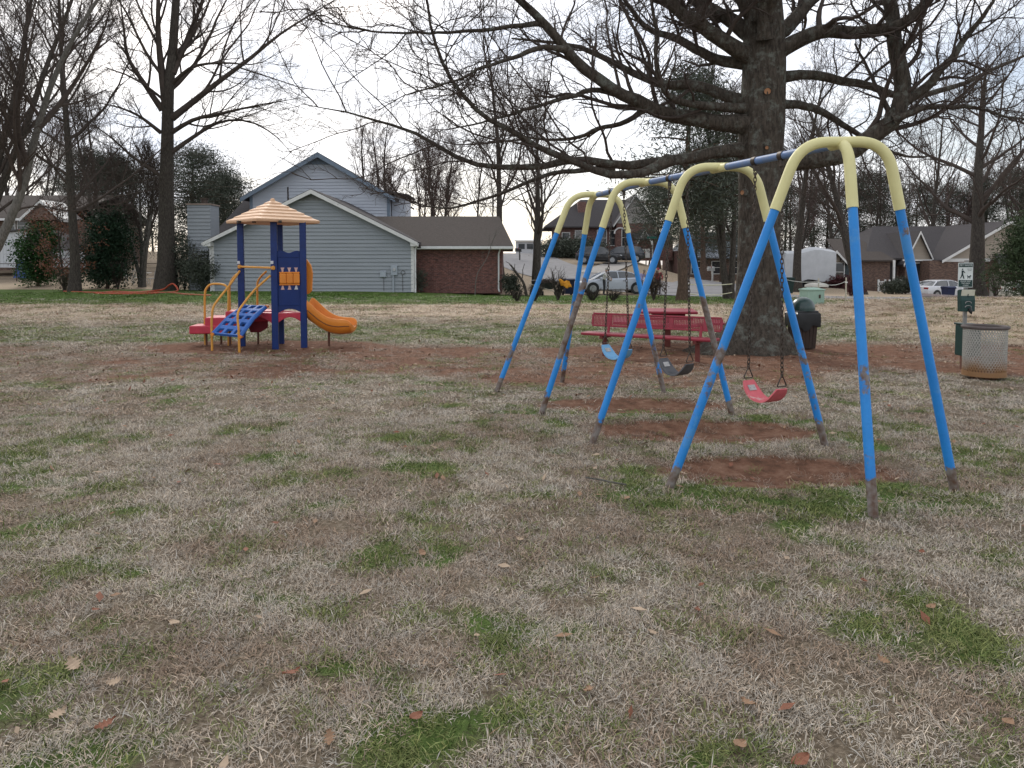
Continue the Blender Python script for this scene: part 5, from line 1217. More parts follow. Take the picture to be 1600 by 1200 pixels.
person('person in a red jacket standing behind the pruned shrub', ppos(1029, 45.6), math.radians(-30), dict(che=(0, -.08, 1.28), hd0=(0, -.1, 1.53), hd1=(0, -.12, 1.62), nek=(0, -.08, 1.44)), (SK2, (.38, .03, .05), (.12, .10, .12)), hair=(.30, .03, .05))
person('person in black walking along the far road in white shoes', ppos(1097.5, 69), math.radians(20), dict(knL=(.08, -.10, .5), anL=(.07, -.06, .09), toL=(.07, -.22, .04), knR=(-.08, .0, .5), anR=(-.07, .16, .12), toR=(-.07, .02, .05), elL=(.22, .1, 1.13), wrL=(.2, .1, .9), elR=(-.22, -.06, 1.13), wrR=(-.18, -.2, .96)), (SK1, (.016, .016, .018), (.018, .018, .02)), shoes=(.6, .6, .6), ht=1.75)

# ------------------------------------------------------------------ street and garden things
def cart(name, label, px, Y, col, rz=0.0, h=1.08, w_=.62, cat='bin', zoff=0.0):
    x = gx(px, Y); o = thing(name, label, cat, (x, Y, tz(x, Y) + zoff), rz)
    m = pm(name + '_%.3f%.3f' % (col[0], col[2]), col, scale=6, rough=.45)
    b_ = MB(); b_.loft([[(a * w1 / 2, e * d1 / 2, z) for a, e in ((-1, -1), (1, -1), (1, 1), (-1, 1))] for w1, d1, z in ((w_ * .78, .55, .08), (w_ * .95, .72, h * .85), (w_, .78, h * .86), (w_, .78, h * .9))]); P('body', b_, m, o, bevel=.03)
    l_ = MB(); l_.loft([[(a * w_ * .52, e * dd, z) for a, e in ((-1, -1), (1, -1), (1, 1), (-1, 1))] for dd, z in ((.42, h * .9), (.42, h * .94), (.30, h))]); P('lid', l_, m, o, bevel=.02)
    for s1 in (-1, 1):
        t_ = MB(); t_.tube([(s1 * w_ * .42 - .05, .30, .13), (s1 * w_ * .42 + .05, .30, .13)], .13, 14); P('wheel', t_, TYRE, o)
    t_ = MB(); t_.tube([(-w_ * .4, .46, h * .86), (w_ * .4, .46, h * .86)], .018, 6); P('handle', t_, m, o)
    return o
cart('wheeled_bin', 'dark green wheeled bin at the kerb beyond the dome litter bin', 1231, 46, (.012, .035, .03), 1.3, w_=.7)
cart('wheeled_bin', 'navy blue wheeled recycling bin standing by the white sedan', 1482, 52.5, (.012, .022, .075), .1, h=1.05)
cart('wheeled_bin', 'navy wheeled bin with white label in front of the silver car', 888, 45.0, (.010, .014, .045), .2, h=1.02)
x = gx(889, 44.6); 
cart('wheeled_bin', 'black wheeled bin beside the roadside tree', 840, 44.2, (.014, .015, .017), -.2, h=.95)
def transformer():
    c = onz(1268, 483); z = tz(c[0], c[1])
    o = thing('utility_box', 'pale mint green utility transformer box on the lawn edge', 'utility box', (c[0], c[1], z), math.radians(10))
    m = pm('mint', (.29, .42, .34), (.25, .37, .30), scale=5, rough=.6, c3=(.22, .30, .25), c3_at=.66)
    b = MB(); b.box((0, 0, .24), (.62, .55, .56)); P('cabinet', b, m, o, bevel=.02)
    b = MB(); b.loft([[(a * s_, e * s2, zz) for a, e in ((-1, -1), (1, -1), (1, 1), (-1, 1))] for s_, s2, zz in ((.335, .30, .50), (.335, .30, .54), (.12, .1, .60))]); P('lid', b, m, o, bevel=.01)
    b = MB(); b.box((.12, -.29, .3), (.05, .03, .12)); P('latch', b, STEEL, o)
    b = MB(); b.box((0, 0, -.03), (.8, .7, .1)); P('pad', b, CONC, o)
transformer()
def mailbox(label, px, Y, col, zs_=1.0):
    x = gx(px, Y); o = thing('mailbox', label, 'mailbox', (x, Y, tz(x, Y)), .3)
    m = pm('mailbox_%.2f' % col[0], col, rough=.5)
    b = MB(); b.box((0, 0, .55), (.12, .12, 1.15)); P('post', b, m, o)
    b = MB(); b.box((-.15, 0, 1.0), (.75, .1, .1)); P('arm', b, m, o)
    prof = [(-.13, 0), (.13, 0), (.13, .16), (.08, .25), (0, .28), (-.08, .25), (-.13, .16)]
    b = MB(); b.prism([(-.5, a, 1.06 + z) for a, z in prof], (0, 0, 0), (.66, 0, 0)); P('box', b, m, o, bevel=.01)
    b = MB(); b.box((-.2, -.14, 1.3), (.05, .02, .2)); P('flag', b, LRED, o)
mailbox('white mailbox with cross-arm post across the road', 1113, 66, (.62, .62, .60))
mailbox('small black mailbox on a post at the top of the road', 812, 80, (.03, .03, .03))
def streetsign():
    Y = 72; x = gx(1018, Y); o = thing('street_sign', 'green street-name sign on a thin post by the brick garage', 'sign', (x, Y, tz(x, Y)))
    b = MB(); b.tube([(0, 0, -.1), (0, 0, 3.0)], .035, 8); P('post', b, STEEL, o)
    b = MB(); b.box((0, -.04, 2.95), (.95, .03, .2)); P('blade', b, pm('sign_green', (.02, .12, .09), (.015, .1, .075)), o)
    b = MB(); b.box((0, -.05, 2.45), (.16, .03, .35)); P('plate', b, TRIM, o)
streetsign()
def cone():
    Y = 42; x = gx(1138, Y); o = thing('traffic_cone', 'orange traffic cone beside the taped-off tree', 'cone', (x, Y, tz(x, Y))); o.scale = (.75, .75, .75)
    m = pm('cone_orange', (.75, .16, .03), (.65, .13, .025), rough=.5)
    b = MB(); b.lathe([(.15, .03), (.035, .70), (.001, .70)], n=16); P('body', b, m, o, smooth=True)
    b = MB(); b.box((0, 0, .015), (.36, .36, .04)); P('base', b, m, o)
    b = MB(); b.lathe([(.102, .34), (.077, .48)], n=16); P('band', b, TRIM, o)
cone()
# tape and string lines
STK = pm('stake_wood', (.52, .48, .40), (.42, .38, .31), rough=.8)
TAPE = pm('tape_yellow', (.60, .54, .30), (.66, .64, .55), scale=3, rough=.5, stretch=(3, 1, 1))
def ground_at(px, Y): x = gx(px, Y); return Vector((x, Y, tz(x, Y)))
lines = []
stakes = []
for k, (px_, Y, h_) in enumerate(((1279, 31.5, .95), (1322, 30.5, 1.0))):
    p = ground_at(px_, Y); o = thing('survey_stake', ('pale wooden stake with sagging string beside the mint utility box', 'pale wooden stake at the road edge, string tied near its top')[k], 'stake', tuple(p), group=None)
    b = MB(); b.box((0, 0, h_ / 2 - .05), (.05, .03, h_ + .1), .3); P('shaft', b, STK, o)
    b = MB(); b.box((.01, 0, h_ * .8), (.09, .05, .05), .3); P('string_knot', b, TRIM, o); stakes.append(p + Vector((0, 0, h_ * .85)))
def sag(a, b, d_, r, name, label, cat, mat):
    m = MB(); pts = [a.lerp(b, t / 14) - Vector((0, 0, d_ * 4 * (t / 14) * (1 - t / 14))) for t in range(15)]
    m.tube(pts, r, 5); o = m.build(name, mat); tag(o, label, cat); return o
s0 = ground_at(1215, 33) + Vector((0, 0, 1.0))
sag(s0, stakes[0], .10, .012, 'string_line', 'pale string from the wheeled bin to the first stake', 'string', TRIM)
sag(stakes[0], stakes[1], .16, .012, 'string_line', 'pale string sagging between the two wooden stakes', 'string', TRIM)
ta = ground_at(1066, 31.3) + Vector((0, 0, .74)); tb = ground_at(1144, 33) + Vector((0, 0, .70)); tc_ = ground_at(1066, 31.3) + Vector((0, 0, .36))
sag(ta, tb, .06, .022, 'barrier_tape', 'yellow barrier tape, upper run, tied between two roadside trees', 'tape', TAPE)
sag(tc_, tb - Vector((0, 0, .38)), .12, .020, 'barrier_tape', 'pale barrier tape, lower run, near the orange cone', 'tape', TAPE)
# orange rope / hose on the grass by the big left tree
def rope(pts, r, label):
    m = MB(); m.tube(bez(pts, 8), r, 7); o = m.build('orange_hose', pm('hose_orange', (.42, .07, .03), (.34, .055, .025), scale=5, rough=.6), smooth=True); tag(o, label, 'hose', 'orange hoses along the lawn edge')
def rp(px, py, z=.04):
    p = onz(px, py); return (p[0], p[1], tz(p[0], p[1]) + z)
rope([rp(130, 458), rp(155, 459), rp(180, 457), rp(210, 458), rp(240, 456), rp(256, 455.5, .12), (rp(266, 456)[0], rp(266, 456)[1], .40), (rp(272, 456)[0], rp(272, 456)[1], .42), rp(278, 456.5, .12), rp(270, 458), rp(240, 459)], .05, 'orange hose looping up at the foot of the large oak')
rope([rp(150, 460), rp(185, 460.5), rp(230, 460), rp(262, 458.5), rp(290, 461), rp(330, 463)], .04, 'orange hose lying flat along the lawn edge')
rope([rp(100, 456.5), rp(125, 457.5), rp(165, 458.5), rp(200, 459), rp(250, 458)], .04, 'thin orange hose behind the looped hose')
# garden chairs and table by the left tree
WIR = pm('white_iron', (.55, .56, .57), (.45, .46, .47), rough=.5)
def bistro(px, Y, rz, label):
    p = ground_at(px, Y); o = thing('garden_chair', label, 'chair', tuple(p), rz)
    for a, e in ((-1, -1), (1, -1), (1, 1), (-1, 1)):
        b = MB(); b.tube([(a * .2, e * .19, .45), (a * .23, e * .22, 0)], .018, 6); P('leg', b, WIR, o)
    b = MB(); b.lathe([(.001, .47), (.22, .47), (.23, .45), (.22, .44), (.001, .44)], n=16); P('seat', b, WIR, o)
    b = MB(); b.tube(bez([(-.21, .2, .45), (-.22, .24, .8), (-.12, .25, .95), (.12, .25, .95), (.22, .24, .8), (.21, .2, .45)], 5), .018, 6); bk = P('backrest', b, WIR, o)
    for a in (-.12, -.04, .04, .12):
        b = MB(); b.tube([(a, .21, .46), (a, .25, .94)], .01, 5); P('spindle', b, WIR, bk)
bistro(214, 48, .6, 'white iron garden chair tilted towards the round table'); bistro(238, 47.5, -.8, 'white iron garden chair close to the large oak trunk'); bistro(202, 49, 2.4, 'white iron garden chair beside the bare crape myrtle')
p = ground_at(226, 48.5); o = thing('garden_table', 'round white iron garden table among the chairs', 'table', tuple(p))
b = MB(); b.lathe([(.001, .74), (.42, .74), (.44, .72), (.42, .70), (.001, .70)], n=20); P('top', b, WIR, o)
for k in range(3):
    a = k * 2.1; b = MB(); b.tube(bez([(.05 * math.cos(a), .05 * math.sin(a), .7), (.1 * math.cos(a), .1 * math.sin(a), .3), (.3 * math.cos(a), .3 * math.sin(a), 0)], 4), .018, 6); P('leg', b, WIR, o)
# wire fence behind
FY = 50.5
fe = thing('wire_fence', 'thin wire garden fence with dark posts behind the lawn', 'fence', (gx(100, FY), FY, tz(gx(100, FY), FY)))
x0, x1 = gx(-60, FY), gx(285, FY); n = 12
for k in range(n + 1):
    x = x0 + (x1 - x0) * k / n; z = tz(x, FY); b = MB(); b.tube([(x, FY, z - .1), (x, FY, z + 1.25)], .035, 6); b.build('post', STEEL, fe)
for h_ in (.15, .4, .65, .9, 1.2):
    b = MB(); b.tube([(x0 + (x1 - x0) * k / 20, FY, tz(x0 + (x1 - x0) * k / 20, FY) + h_) for k in range(21)], .011 if h_ < 1.1 else .022, 4); b.build('wire', STEEL, fe)

# ------------------------------------------------------------------ trees
def nrm(a): return a / np.maximum(np.linalg.norm(a, axis=-1, keepdims=True), 1e-9)
def tubes(Pq, Rq, S_):
    """Pq (N,K,3), Rq (N,K) -> verts, quads"""
    Nn, K, _ = Pq.shape
    Tn = nrm(np.gradient(Pq, axis=1))
    ref = np.where(np.abs(nrm(Pq[:, -1] - Pq[:, 0])[:, 2:3]) < .8, np.array([[0, 0, 1.]]), np.array([[1., 0, 0]]))[:, None, :]
    U = nrm(np.cross(Tn, np.broadcast_to(ref, Tn.shape))); Vv = np.cross(Tn, U)
    an = np.arange(S_) * 2 * np.pi / S_
    v = Pq[:, :, None, :] + Rq[:, :, None, None] * (np.cos(an)[None, None, :, None] * U[:, :, None, :] + np.sin(an)[None, None, :, None] * Vv[:, :, None, :])
    base = (np.arange(Nn)[:, None, None] * K + np.arange(K - 1)[None, :, None]) * S_
    k0 = np.arange(S_)[None, None, :]; k1 = (k0 + 1) % S_
    q = np.stack([base + k0, base + k1, base + S_ + k1, base + S_ + k0], -1).reshape(-1, 4)
    return v.reshape(-1, 3), q
class Acc:
    def __init__(s): s.v = []; s.q = []; s.n = 0
    def add(s, v, q): s.v.append(v); s.q.append(q + s.n); s.n += len(v)
    def mesh(s, name, mat, parent, off=None, smooth=True): return fast_mesh(name, np.concatenate(s.v), [np.concatenate(s.q)], [mat], parent, smooth, off=off)
def grow(Pq, Rq, rng, nc, lf, ang, K, t0=.25, up=.15, wig=.16, rf=.6, rmin=.004, curl=.05, lmin=.12, tip=.35, flat=1.0):
    Nn, Kp, _ = Pq.shape
    t = t0 + (1 - t0) * (np.arange(nc)[None] + rng.random((Nn, nc))) / nc; t = np.minimum(t, .985)
    f = t * (Kp - 1); i0 = np.minimum(f.astype(int), Kp - 2); fr = (f - i0)[..., None]
    rI = np.arange(Nn)[:, None]
    pos = Pq[rI, i0] * (1 - fr) + Pq[rI, i0 + 1] * fr
    tan = nrm(Pq[rI, i0 + 1] - Pq[rI, i0])
    rad = Rq[rI, i0] * (1 - fr[..., 0]) + Rq[rI, i0 + 1] * fr[..., 0]
    pl = np.linalg.norm(np.diff(Pq, axis=1), axis=-1).sum(1)[:, None]
    Lc = np.maximum(pl * lf * (1 - .5 * (t - t0) / (1 - t0)) * rng.uniform(.6, 1.3, t.shape), lmin)
    M = Nn * nc
    pos = pos.reshape(M, 3); tan = tan.reshape(M, 3); rad = rad.reshape(M); Lc = Lc.reshape(M)
    rv = rng.normal(size=(M, 3)) * np.array([1, 1, flat]); perp = nrm(rv - tan * (rv * tan).sum(-1, keepdims=True))
    a = np.radians(rng.normal(ang, 11, M))[:, None]
    d = nrm(np.cos(a) * tan + np.sin(a) * perp + np.array([0, 0, up]))
    pts = [pos]; step = (Lc / (K - 1))[:, None]
    for k in range(K - 1):
        pts.append(pts[-1] + d * step)
        d = nrm(d + rng.normal(size=(M, 3)) * wig + np.array([0, 0, curl]))
    Pn = np.stack(pts, 1)
    r0 = np.maximum(np.minimum(rad * rf * rng.uniform(.7, 1.1, M), rad * .85), rmin)
    Rn = r0[:, None] * (1 - (1 - tip) * np.linspace(0, 1, K)[None] ** .9)
    return Pn, np.maximum(Rn, rmin * .6)
def resample(pts, K):
    pts = np.array([list(p) for p in bez([tuple(p) for p in pts], 8)]); d = np.concatenate([[0], np.cumsum(np.linalg.norm(np.diff(pts, axis=0), axis=1))])
    return np.stack([np.interp(np.linspace(0, d[-1], K), d, pts[:, i]) for i in range(3)], -1)

def bark(name, c1, c2, lich=None):
    m = bpy.data.materials.new(name); m.use_nodes = True; t = m.node_tree; b = t.nodes['Principled BSDF']; b.inputs['Roughness'].default_value = .95; b.inputs['Specular IOR Level'].default_value = .1
    g = N(t, 'ShaderNodeNewGeometry'); mp_ = N(t, 'ShaderNodeMapping'); mp_.inputs['Scale'].default_value = (1, 1, .28); t.links.new(g.outputs['Position'], mp_.inputs[0])
    n1 = N(t, 'ShaderNodeTexNoise'); n1.inputs['Scale'].default_value = 22; n1.inputs['Detail'].default_value = 8; n1.inputs['Roughness'].default_value = .7; t.links.new(mp_.outputs[0], n1.inputs[0])
    r = N(t, 'ShaderNodeValToRGB'); r.color_ramp.elements[0].position = .35; r.color_ramp.elements[1].position = .68
    r.color_ramp.elements[0].color = (*c2, 1); r.color_ramp.elements[1].color = (*c1, 1); t.links.new(n1.outputs[0], r.inputs[0]); out = r.outputs[0]
    if lich:
        n2 = N(t, 'ShaderNodeTexNoise'); n2.inputs['Scale'].default_value = 5.5; n2.inputs['Detail'].default_value = 9; n2.inputs['Roughness'].default_value = .72; t.links.new(g.outputs['Position'], n2.inputs[0])
        r2 = N(t, 'ShaderNodeValToRGB'); r2.color_ramp.elements[0].position = .52; r2.color_ramp.elements[1].position = .66; t.links.new(n2.outputs[0], r2.inputs[0])
        mm = N(t, 'ShaderNodeMixRGB'); mm.inputs[2].default_value = (*lich, 1); t.links.new(r2.outputs[0], mm.inputs[0]); t.links.new(out, mm.inputs[1]); out = mm.outputs[0]
    t.links.new(out, b.inputs['Base Color'])
    bn = N(t, 'ShaderNodeBump'); bn.inputs['Strength'].default_value = 1.0; bn.inputs['Distance'].default_value = .05; t.links.new(n1.outputs[0], bn.inputs['Height']); t.links.new(bn.outputs[0], b.inputs['Normal'])
    return m
BARK = bark('bark_oak', (.125, .105, .085), (.04, .034, .028), (.17, .18, .155))
TWIG = pm('twig_brown', (.085, .068, .058), (.06, .048, .042), scale=3, rough=.95, spec=.1)
TWIGR = pm('twig_reddish', (.12, .085, .075), (.085, .06, .055), scale=3, rough=.95, spec=.1)
BARKG = bark('bark_grey', (.20, .19, .17), (.09, .085, .075))
BARKD = bark('bark_dark', (.10, .088, .075), (.035, .03, .026))
BARKP = bark('bark_pine', (.17, .115, .085), (.06, .045, .036))

# --- the big oak beside the swings
OY = 13.25
OX = gx(1184, OY)
oak = thing('oak_tree', 'huge bare oak with wide heavy limbs behind the swing set', 'tree', (OX, OY, 0))
def trunk_mesh(pts, rads, roots, parent, mat, S_=40, K=44, name='trunk', bump=.035):
    tt = np.linspace(0, 1, K) ** 1.9; p9 = resample(pts, 400); pp = np.stack([np.interp(tt, np.linspace(0, 1, 400), p9[:, i_]) for i_ in range(3)], -1)
    src = np.array([list(p) for p in pts]); dz = np.concatenate([[0], np.cumsum(np.linalg.norm(np.diff(src, axis=0), axis=1))]); rr_ = np.interp(tt, dz / dz[-1], rads)
    an = np.arange(S_) * 2 * np.pi / S_; v = np.zeros((K, S_, 3))
    for k in range(K):
        z = pp[k, 2]; fl = np.zeros(S_)
        for (a0, amp, wid) in roots:
            dlt = np.angle(np.exp(1j * (an - a0))); fl += amp * np.exp(-(dlt / wid) ** 2) * np.exp(-max(z, 0) / .27)
        rz_ = rr_[k] * (1 + bump * (vnoise(an * 3 + 50, np.full(S_, z * 2.2), 1.0, 5) - .5) * 2 + .02 * np.cos(an * 7 + z)) + fl
        # keep the seam closed
        rz_[-1] = (rz_[-2] + rz_[0]) / 2
        v[k, :, 0] = pp[k, 0] + rz_ * np.cos(an); v[k, :, 1] = pp[k, 1] + rz_ * np.sin(an); v[k, :, 2] = z
    base = np.arange(K - 1)[:, None] * S_; k0 = np.arange(S_)[None]; k1 = (k0 + 1) % S_
    q = np.stack([base + k0, base + k1, base + S_ + k1, base + S_ + k0], -1).reshape(-1, 4)
    return fast_mesh(name, v.reshape(-1, 3), [q], [mat], parent, True, off=parent.location)
def tp(px, py, Y=OY): return at(px, py, Y)
trunk_pts = [(OX, OY, -.25), (OX, OY, .1), (OX, OY, .45), tuple(tp(1184, 480)), tuple(tp(1185, 400)), tuple(tp(1187, 300)), tuple(tp(1190, 200)), tuple(tp(1194, 110)), tuple(tp(1194, 40)), tuple(tp(1193, -40)), tuple(tp(1192, -150)), tuple(tp(1188, -320)), tuple(tp(1192, -520))]
trunk_r = [.60, .55, .455, .40, .365, .365, .39, .375, .345, .27, .20, .13, .07]
roots = [(-2.6, .72, .30), (-1.75, .28, .30), (-.75, .38, .28), (.15, .40, .3), (1.2, .4, .3), (2.3, .4, .3), (-3.1, .85, .28), (-1.25, .16, .2)]
trunk_mesh(trunk_pts, trunk_r, roots, oak, BARK)
limbs = [  # (pixel polyline, start radius px, end radius px, depth drift per metre sideways)
    ([(1178, 195), (1120, 191), (1060, 184), (1010, 168), (960, 145), (915, 112), (885, 75), (850, 40), (815, 5), (780, -35)], 15, 5, -.25),
    ([(1180, 165), (1140, 150), (1090, 132), (1040, 130), (1000, 118), (950, 95), (905, 75), (860, 66), (800, 60)], 11, 3, .35),
    ([(1180, 172), (1130, 168), (1060, 156), (1036, 140), (1026, 100), (1024, 55), (1015, 10), (1010, -50)], 9, 3, -.5),
    ([(1190, 98), (1160, 82), (1120, 55), (1080, 30), (1050, 5), (1010, -35)], 15, 7, -.35),
    ([(1185, 100), (1130, 96), (1090, 78), (1055, 60), (1015, 45), (985, 15), (965, -20)], 11, 5, .3),
    ([(1188, 65), (1155, 42), (1115, 15), (1080, -5), (1030, -50)], 14, 6, .5),
    ([(1190, 40), (1165, 15), (1152, -20), (1130, -90)], 11, 6, -.2),
    ([(1195, 60), (1192, 10), (1188, -60), (1170, -160)], 11, 6, -1.2),
    ([(1200, 90), (1240, 68), (1285, 50), (1340, 48), (1400, 40), (1450, 0), (1490, -50)], 14, 6, -.3),
    ([(1205, 55), (1235, 40), (1260, 12), (1290, -25), (1320, -80)], 13, 6, .3),
    ([(1200, 255), (1260, 250), (1320, 240), (1355, 218), (1392, 190), (1408, 155), (1405, 105), (1396, 55), (1392, 0), (1385, -70)], 17, 9, -.22),
    ([(1205, 124), (1265, 117), (1330, 128), (1380, 145), (1430, 150), (1500, 130), (1560, 105), (1640, 70)], 9, 3, .25),
    ([(1205, 162), (1265, 168), (1310, 190), (1350, 214), (1400, 240), (1450, 245)], 8, 3, .4),
    ([(1178, 236), (1130, 234), (1090, 243), (1040, 250), (980, 258), (900, 250), (830, 262), (775, 262), (735, 255), (690, 232), (645, 210), (590, 190), (530, 172), (470, 160)], 11, 1.2, -.12),
    ([(1045, 250), (1000, 272), (950, 272), (900, 252), (850, 234), (800, 206), (755, 178), (715, 140), (692, 95), (675, 50), (668, 5), (655, -50)], 8, 3, -.3),
    ([(845, 36), (800, 40), (735, 50), (670, 52), (600, 50), (540, 42), (490, 30)], 4, 2, -.25),
    ([(1408, 160), (1440, 140), (1475, 105), (1510, 60), (1540, 20), (1560, -30)], 9, 4, -.2),
    ([(1395, 188), (1440, 172), (1500, 165), (1560, 180), (1620, 190)], 6, 2.5, -.3),
    ([(960, 145), (920, 140), (870, 160), (820, 172), (760, 190), (700, 205)], 5, 2, -.2),
    ([(885, 78), (840, 75), (790, 95), (740, 112), (690, 130), (640, 150)], 5, 2, -.35),
    ([(1010, 168), (975, 190), (930, 205), (880, 220), (830, 215), (780, 210)], 5, 2, .3),
    ([(960, 262), (910, 266), (860, 272), (815, 292), (770, 310), (720, 322), (670, 322), (620, 305)], 5, 1.5, -.1),
    ([(1190, 30), (1180, -60), (1120, -150), (1050, -230)], 12, 5, -.9), ([(1195, 30), (1230, -60), (1300, -150), (1400, -210)], 12, 5, -.9),
    ([(1195, -60), (1215, -160), (1270, -260)], 9, 4, .6), ([(1190, -60), (1150, -180), (1090, -300)], 9, 4, .6),
]
rng = np.random.default_rng(5)
Pl, Rl = [], []
KL = 22
x_root = gx(1190, OY)
for li, (pp_, r0, r1, k_) in enumerate(limbs):
    pts = []; 
    Yc = OY; lat0 = None
    for (a, b) in pp_:
        # distance follows the limb's own lean towards or away from the camera
        latm = abs(a - 1190) / F * OY; up_m = max(0, (120 - b)) / F * OY * .35
        Yc = OY + k_ * (latm + (up_m if abs(k_) > .55 else 0))
        pts.append(at(a, b, max(Yc, 6.5)))
    q = resample(pts, KL); tt = np.linspace(0, 1, KL)
    q += np.stack([vnoise(np.full(KL, li * 7.1), tt * 9 + li, 1, 31 + c_, 2) - .5 for c_ in range(3)], -1) * .10 * np.minimum(1, tt * 5)[:, None]
    r1 = r1 * .45 if r0 < 12 else r1; rr_ = (r0 + (r1 - r0) * tt ** .8) / F * np.maximum(q[:, 1], 6.5)
    rr_ = rr_ * (1 + .10 * (vnoise(tt * 14, np.full(KL, li * 3.3), 1, 8, 2) - .5)); rr_[0] *= 1.35; rr_[1] *= 1.1
    Pl.append(q); Rl.append(rr_)
    v_, q_ = tubes(q[None], rr_[None], 12)
    fast_mesh('limb', v_, [q_], [BARK], oak, True, off=oak.location)
Pl = np.stack(Pl); Rl = np.stack(Rl)
acc = Acc()
P2, R2 = grow(Pl, Rl, rng, 12, .46, 46, 10, t0=.22, up=.12, wig=.17, rf=.42, rmin=.012, curl=.03, lmin=1.1, flat=.8); k_ = P2[:, :, 2].min(1) > 2.5; P2, R2 = P2[k_], R2[k_]; acc.add(*tubes(P2, R2, 6))
P3, R3 = grow(P2, R2, rng, 9, .5, 45, 7, t0=.15, up=.0, wig=.2, rf=.5, rmin=.006, curl=.02, lmin=.5); k_ = P3[:, :, 2].min(1) > 2.4; P3, R3 = P3[k_], R3[k_]; acc.add(*tubes(P3, R3, 4))
P4, R4 = grow(P3, R3, rng, 6, .55, 42, 5, t0=.15, up=.05, wig=.24, rf=.55, rmin=.0034, curl=.03, lmin=.22); k_ = P4[:, :, 2].min(1) > 2.35; P4, R4 = P4[k_], R4[k_]; acc.add(*tubes(P4, R4, 3))
acc.mesh('crown', TWIG, oak, oak.location)
# pruning scars on the trunk
SCAR = pm('pruning_scar', (.42, .22, .11), (.30, .15, .08), scale=40, rough=.9)
for (px_, py_, r_) in ((1199, 143, .055), (1202, 201, .04), (1198, 231, .03), (1161, 301, .04)):
    c_ = Vector(at(px_, py_, OY - .36)); dirv = Vector((c_.x - gx(1190, OY), c_.y - OY, 0)).normalized()
    M3 = dirv.to_track_quat('Z', 'Y').to_matrix()
    ring = [(r_ * 1.9, -.05), (r_ * 1.45, .02), (r_ * 1.1, .035), (r_, .02)]
    mb = MB(); o0 = 0; n = 14
    for (a_, z_) in ring:
        for k in range(n): mb.v.append(tuple(c_ + M3 @ Vector((a_ * math.cos(2 * math.pi * k / n), a_ * math.sin(2 * math.pi * k / n), z_))))
    for i in range(3):
        for k in range(n): mb.f.append((i * n + k, i * n + (k + 1) % n, (i + 1) * n + (k + 1) % n, (i + 1) * n + k)); mb.mi.append(0)
    kn = mb.build('knot', BARK, oak, smooth=True)
    mb = MB(); mb.add([tuple(c_ + M3 @ Vector((r_ * 1.02 * math.cos(2 * math.pi * k / n), r_ * 1.02 * math.sin(2 * math.pi * k / n), .022))) for k in range(n)], [tuple(range(n))]); mb.build('cut_face', SCAR, kn, world=True).location = Vector((0, 0, 0))

# --- generic bare trees
def bare_tree(name, label, x, y, H, r, seed, mat=BARKD, twig=TWIG, lean=(0, 0), t0=.28, nl=12, ang=48, lf=.42, up=.25, dens=(7, 6, 5), stems=1, group=None, flare=True, trunk_path=None, limbs_px=None, fork=None, twr=.006):
    rng = np.random.default_rng(seed); z = tz(x, y)
    o = thing(name, label, 'tree', (x, y, z), group=group)
    acc = Acc(); base = np.array([x, y, z - .15]); lead = []
    tr = Acc()
    for s_ in range(stems):
        if trunk_path is not None: q = resample(trunk_path, 16)
        else:
            a = rng.uniform(0, 6.28); sp_ = .0 if stems == 1 else rng.uniform(.10, .22)
            d = np.array([lean[0] + sp_ * math.cos(a), lean[1] + sp_ * math.sin(a), 1.0]); d /= np.linalg.norm(d)
            q = [base + (np.array([math.cos(a), math.sin(a), 0]) * r * .8 if stems > 1 else 0)]
            for k in range(15):
                q.append(q[-1] + d * H * rng.uniform(.85, 1.1) / 15 if k else q[-1] + d * H / 15); d = d + rng.normal(size=3) * .035 + np.array([0, 0, .02]); d /= np.linalg.norm(d)
            q = np.array(q)
        tt = np.linspace(0, 1, 16); R_ = r * (1 - .9 * tt ** .85) + .01
        if flare: R_[0] *= 1.45; R_[1] *= 1.04
        lead.append((q, R_)); tr.add(*tubes(q[None], R_[None], 10))
    tr.mesh('trunk', mat, o, o.location)
    L0 = np.stack([q for q, _ in lead]); LR = np.stack([b for _, b in lead])
    P1, R1 = grow(L0, LR, rng, nl, lf, ang, 12, t0=t0, up=up, wig=.10, rf=.55, rmin=.03, curl=.06, tip=.12)
    if limbs_px:
        ex, er = [], []
        for (pp_, r0, Yv) in limbs_px:
            qq = resample([at(a, b, Yv + dd) for a, b, dd in pp_], 12); ex.append(qq); er.append(r0 * (1 - .93 * np.linspace(0, 1, 12) ** .8))
        P1 = np.concatenate([P1, np.stack(ex)]); R1 = np.concatenate([R1, np.stack(er)])
    acc.add(*tubes(P1, R1, 7))
    P2, R2 = grow(P1, R1, rng, dens[0], .50, 42, 8, t0=.12, up=.12, wig=.14, rf=.5, rmin=twr * 2.4, curl=.05); acc.add(*tubes(P2, R2, 5))
    P3, R3 = grow(P2, R2, rng, dens[1], .5, 40, 6, t0=.15, up=.1, wig=.18, rf=.5, rmin=twr * 1.4, curl=.04); acc.add(*tubes(P3, R3, 3))
    if dens[2]:
        P4, R4 = grow(P3, R3, rng, dens[2], .55, 38, 4, t0=.15, up=.08, wig=.2, rf=.55, rmin=twr, curl=.03); acc.add(*tubes(P4, R4, 3))
    acc.mesh('crown', twig, o, o.location)
    return o
G_ = lambda px, Y: (gx(px, Y), Y)
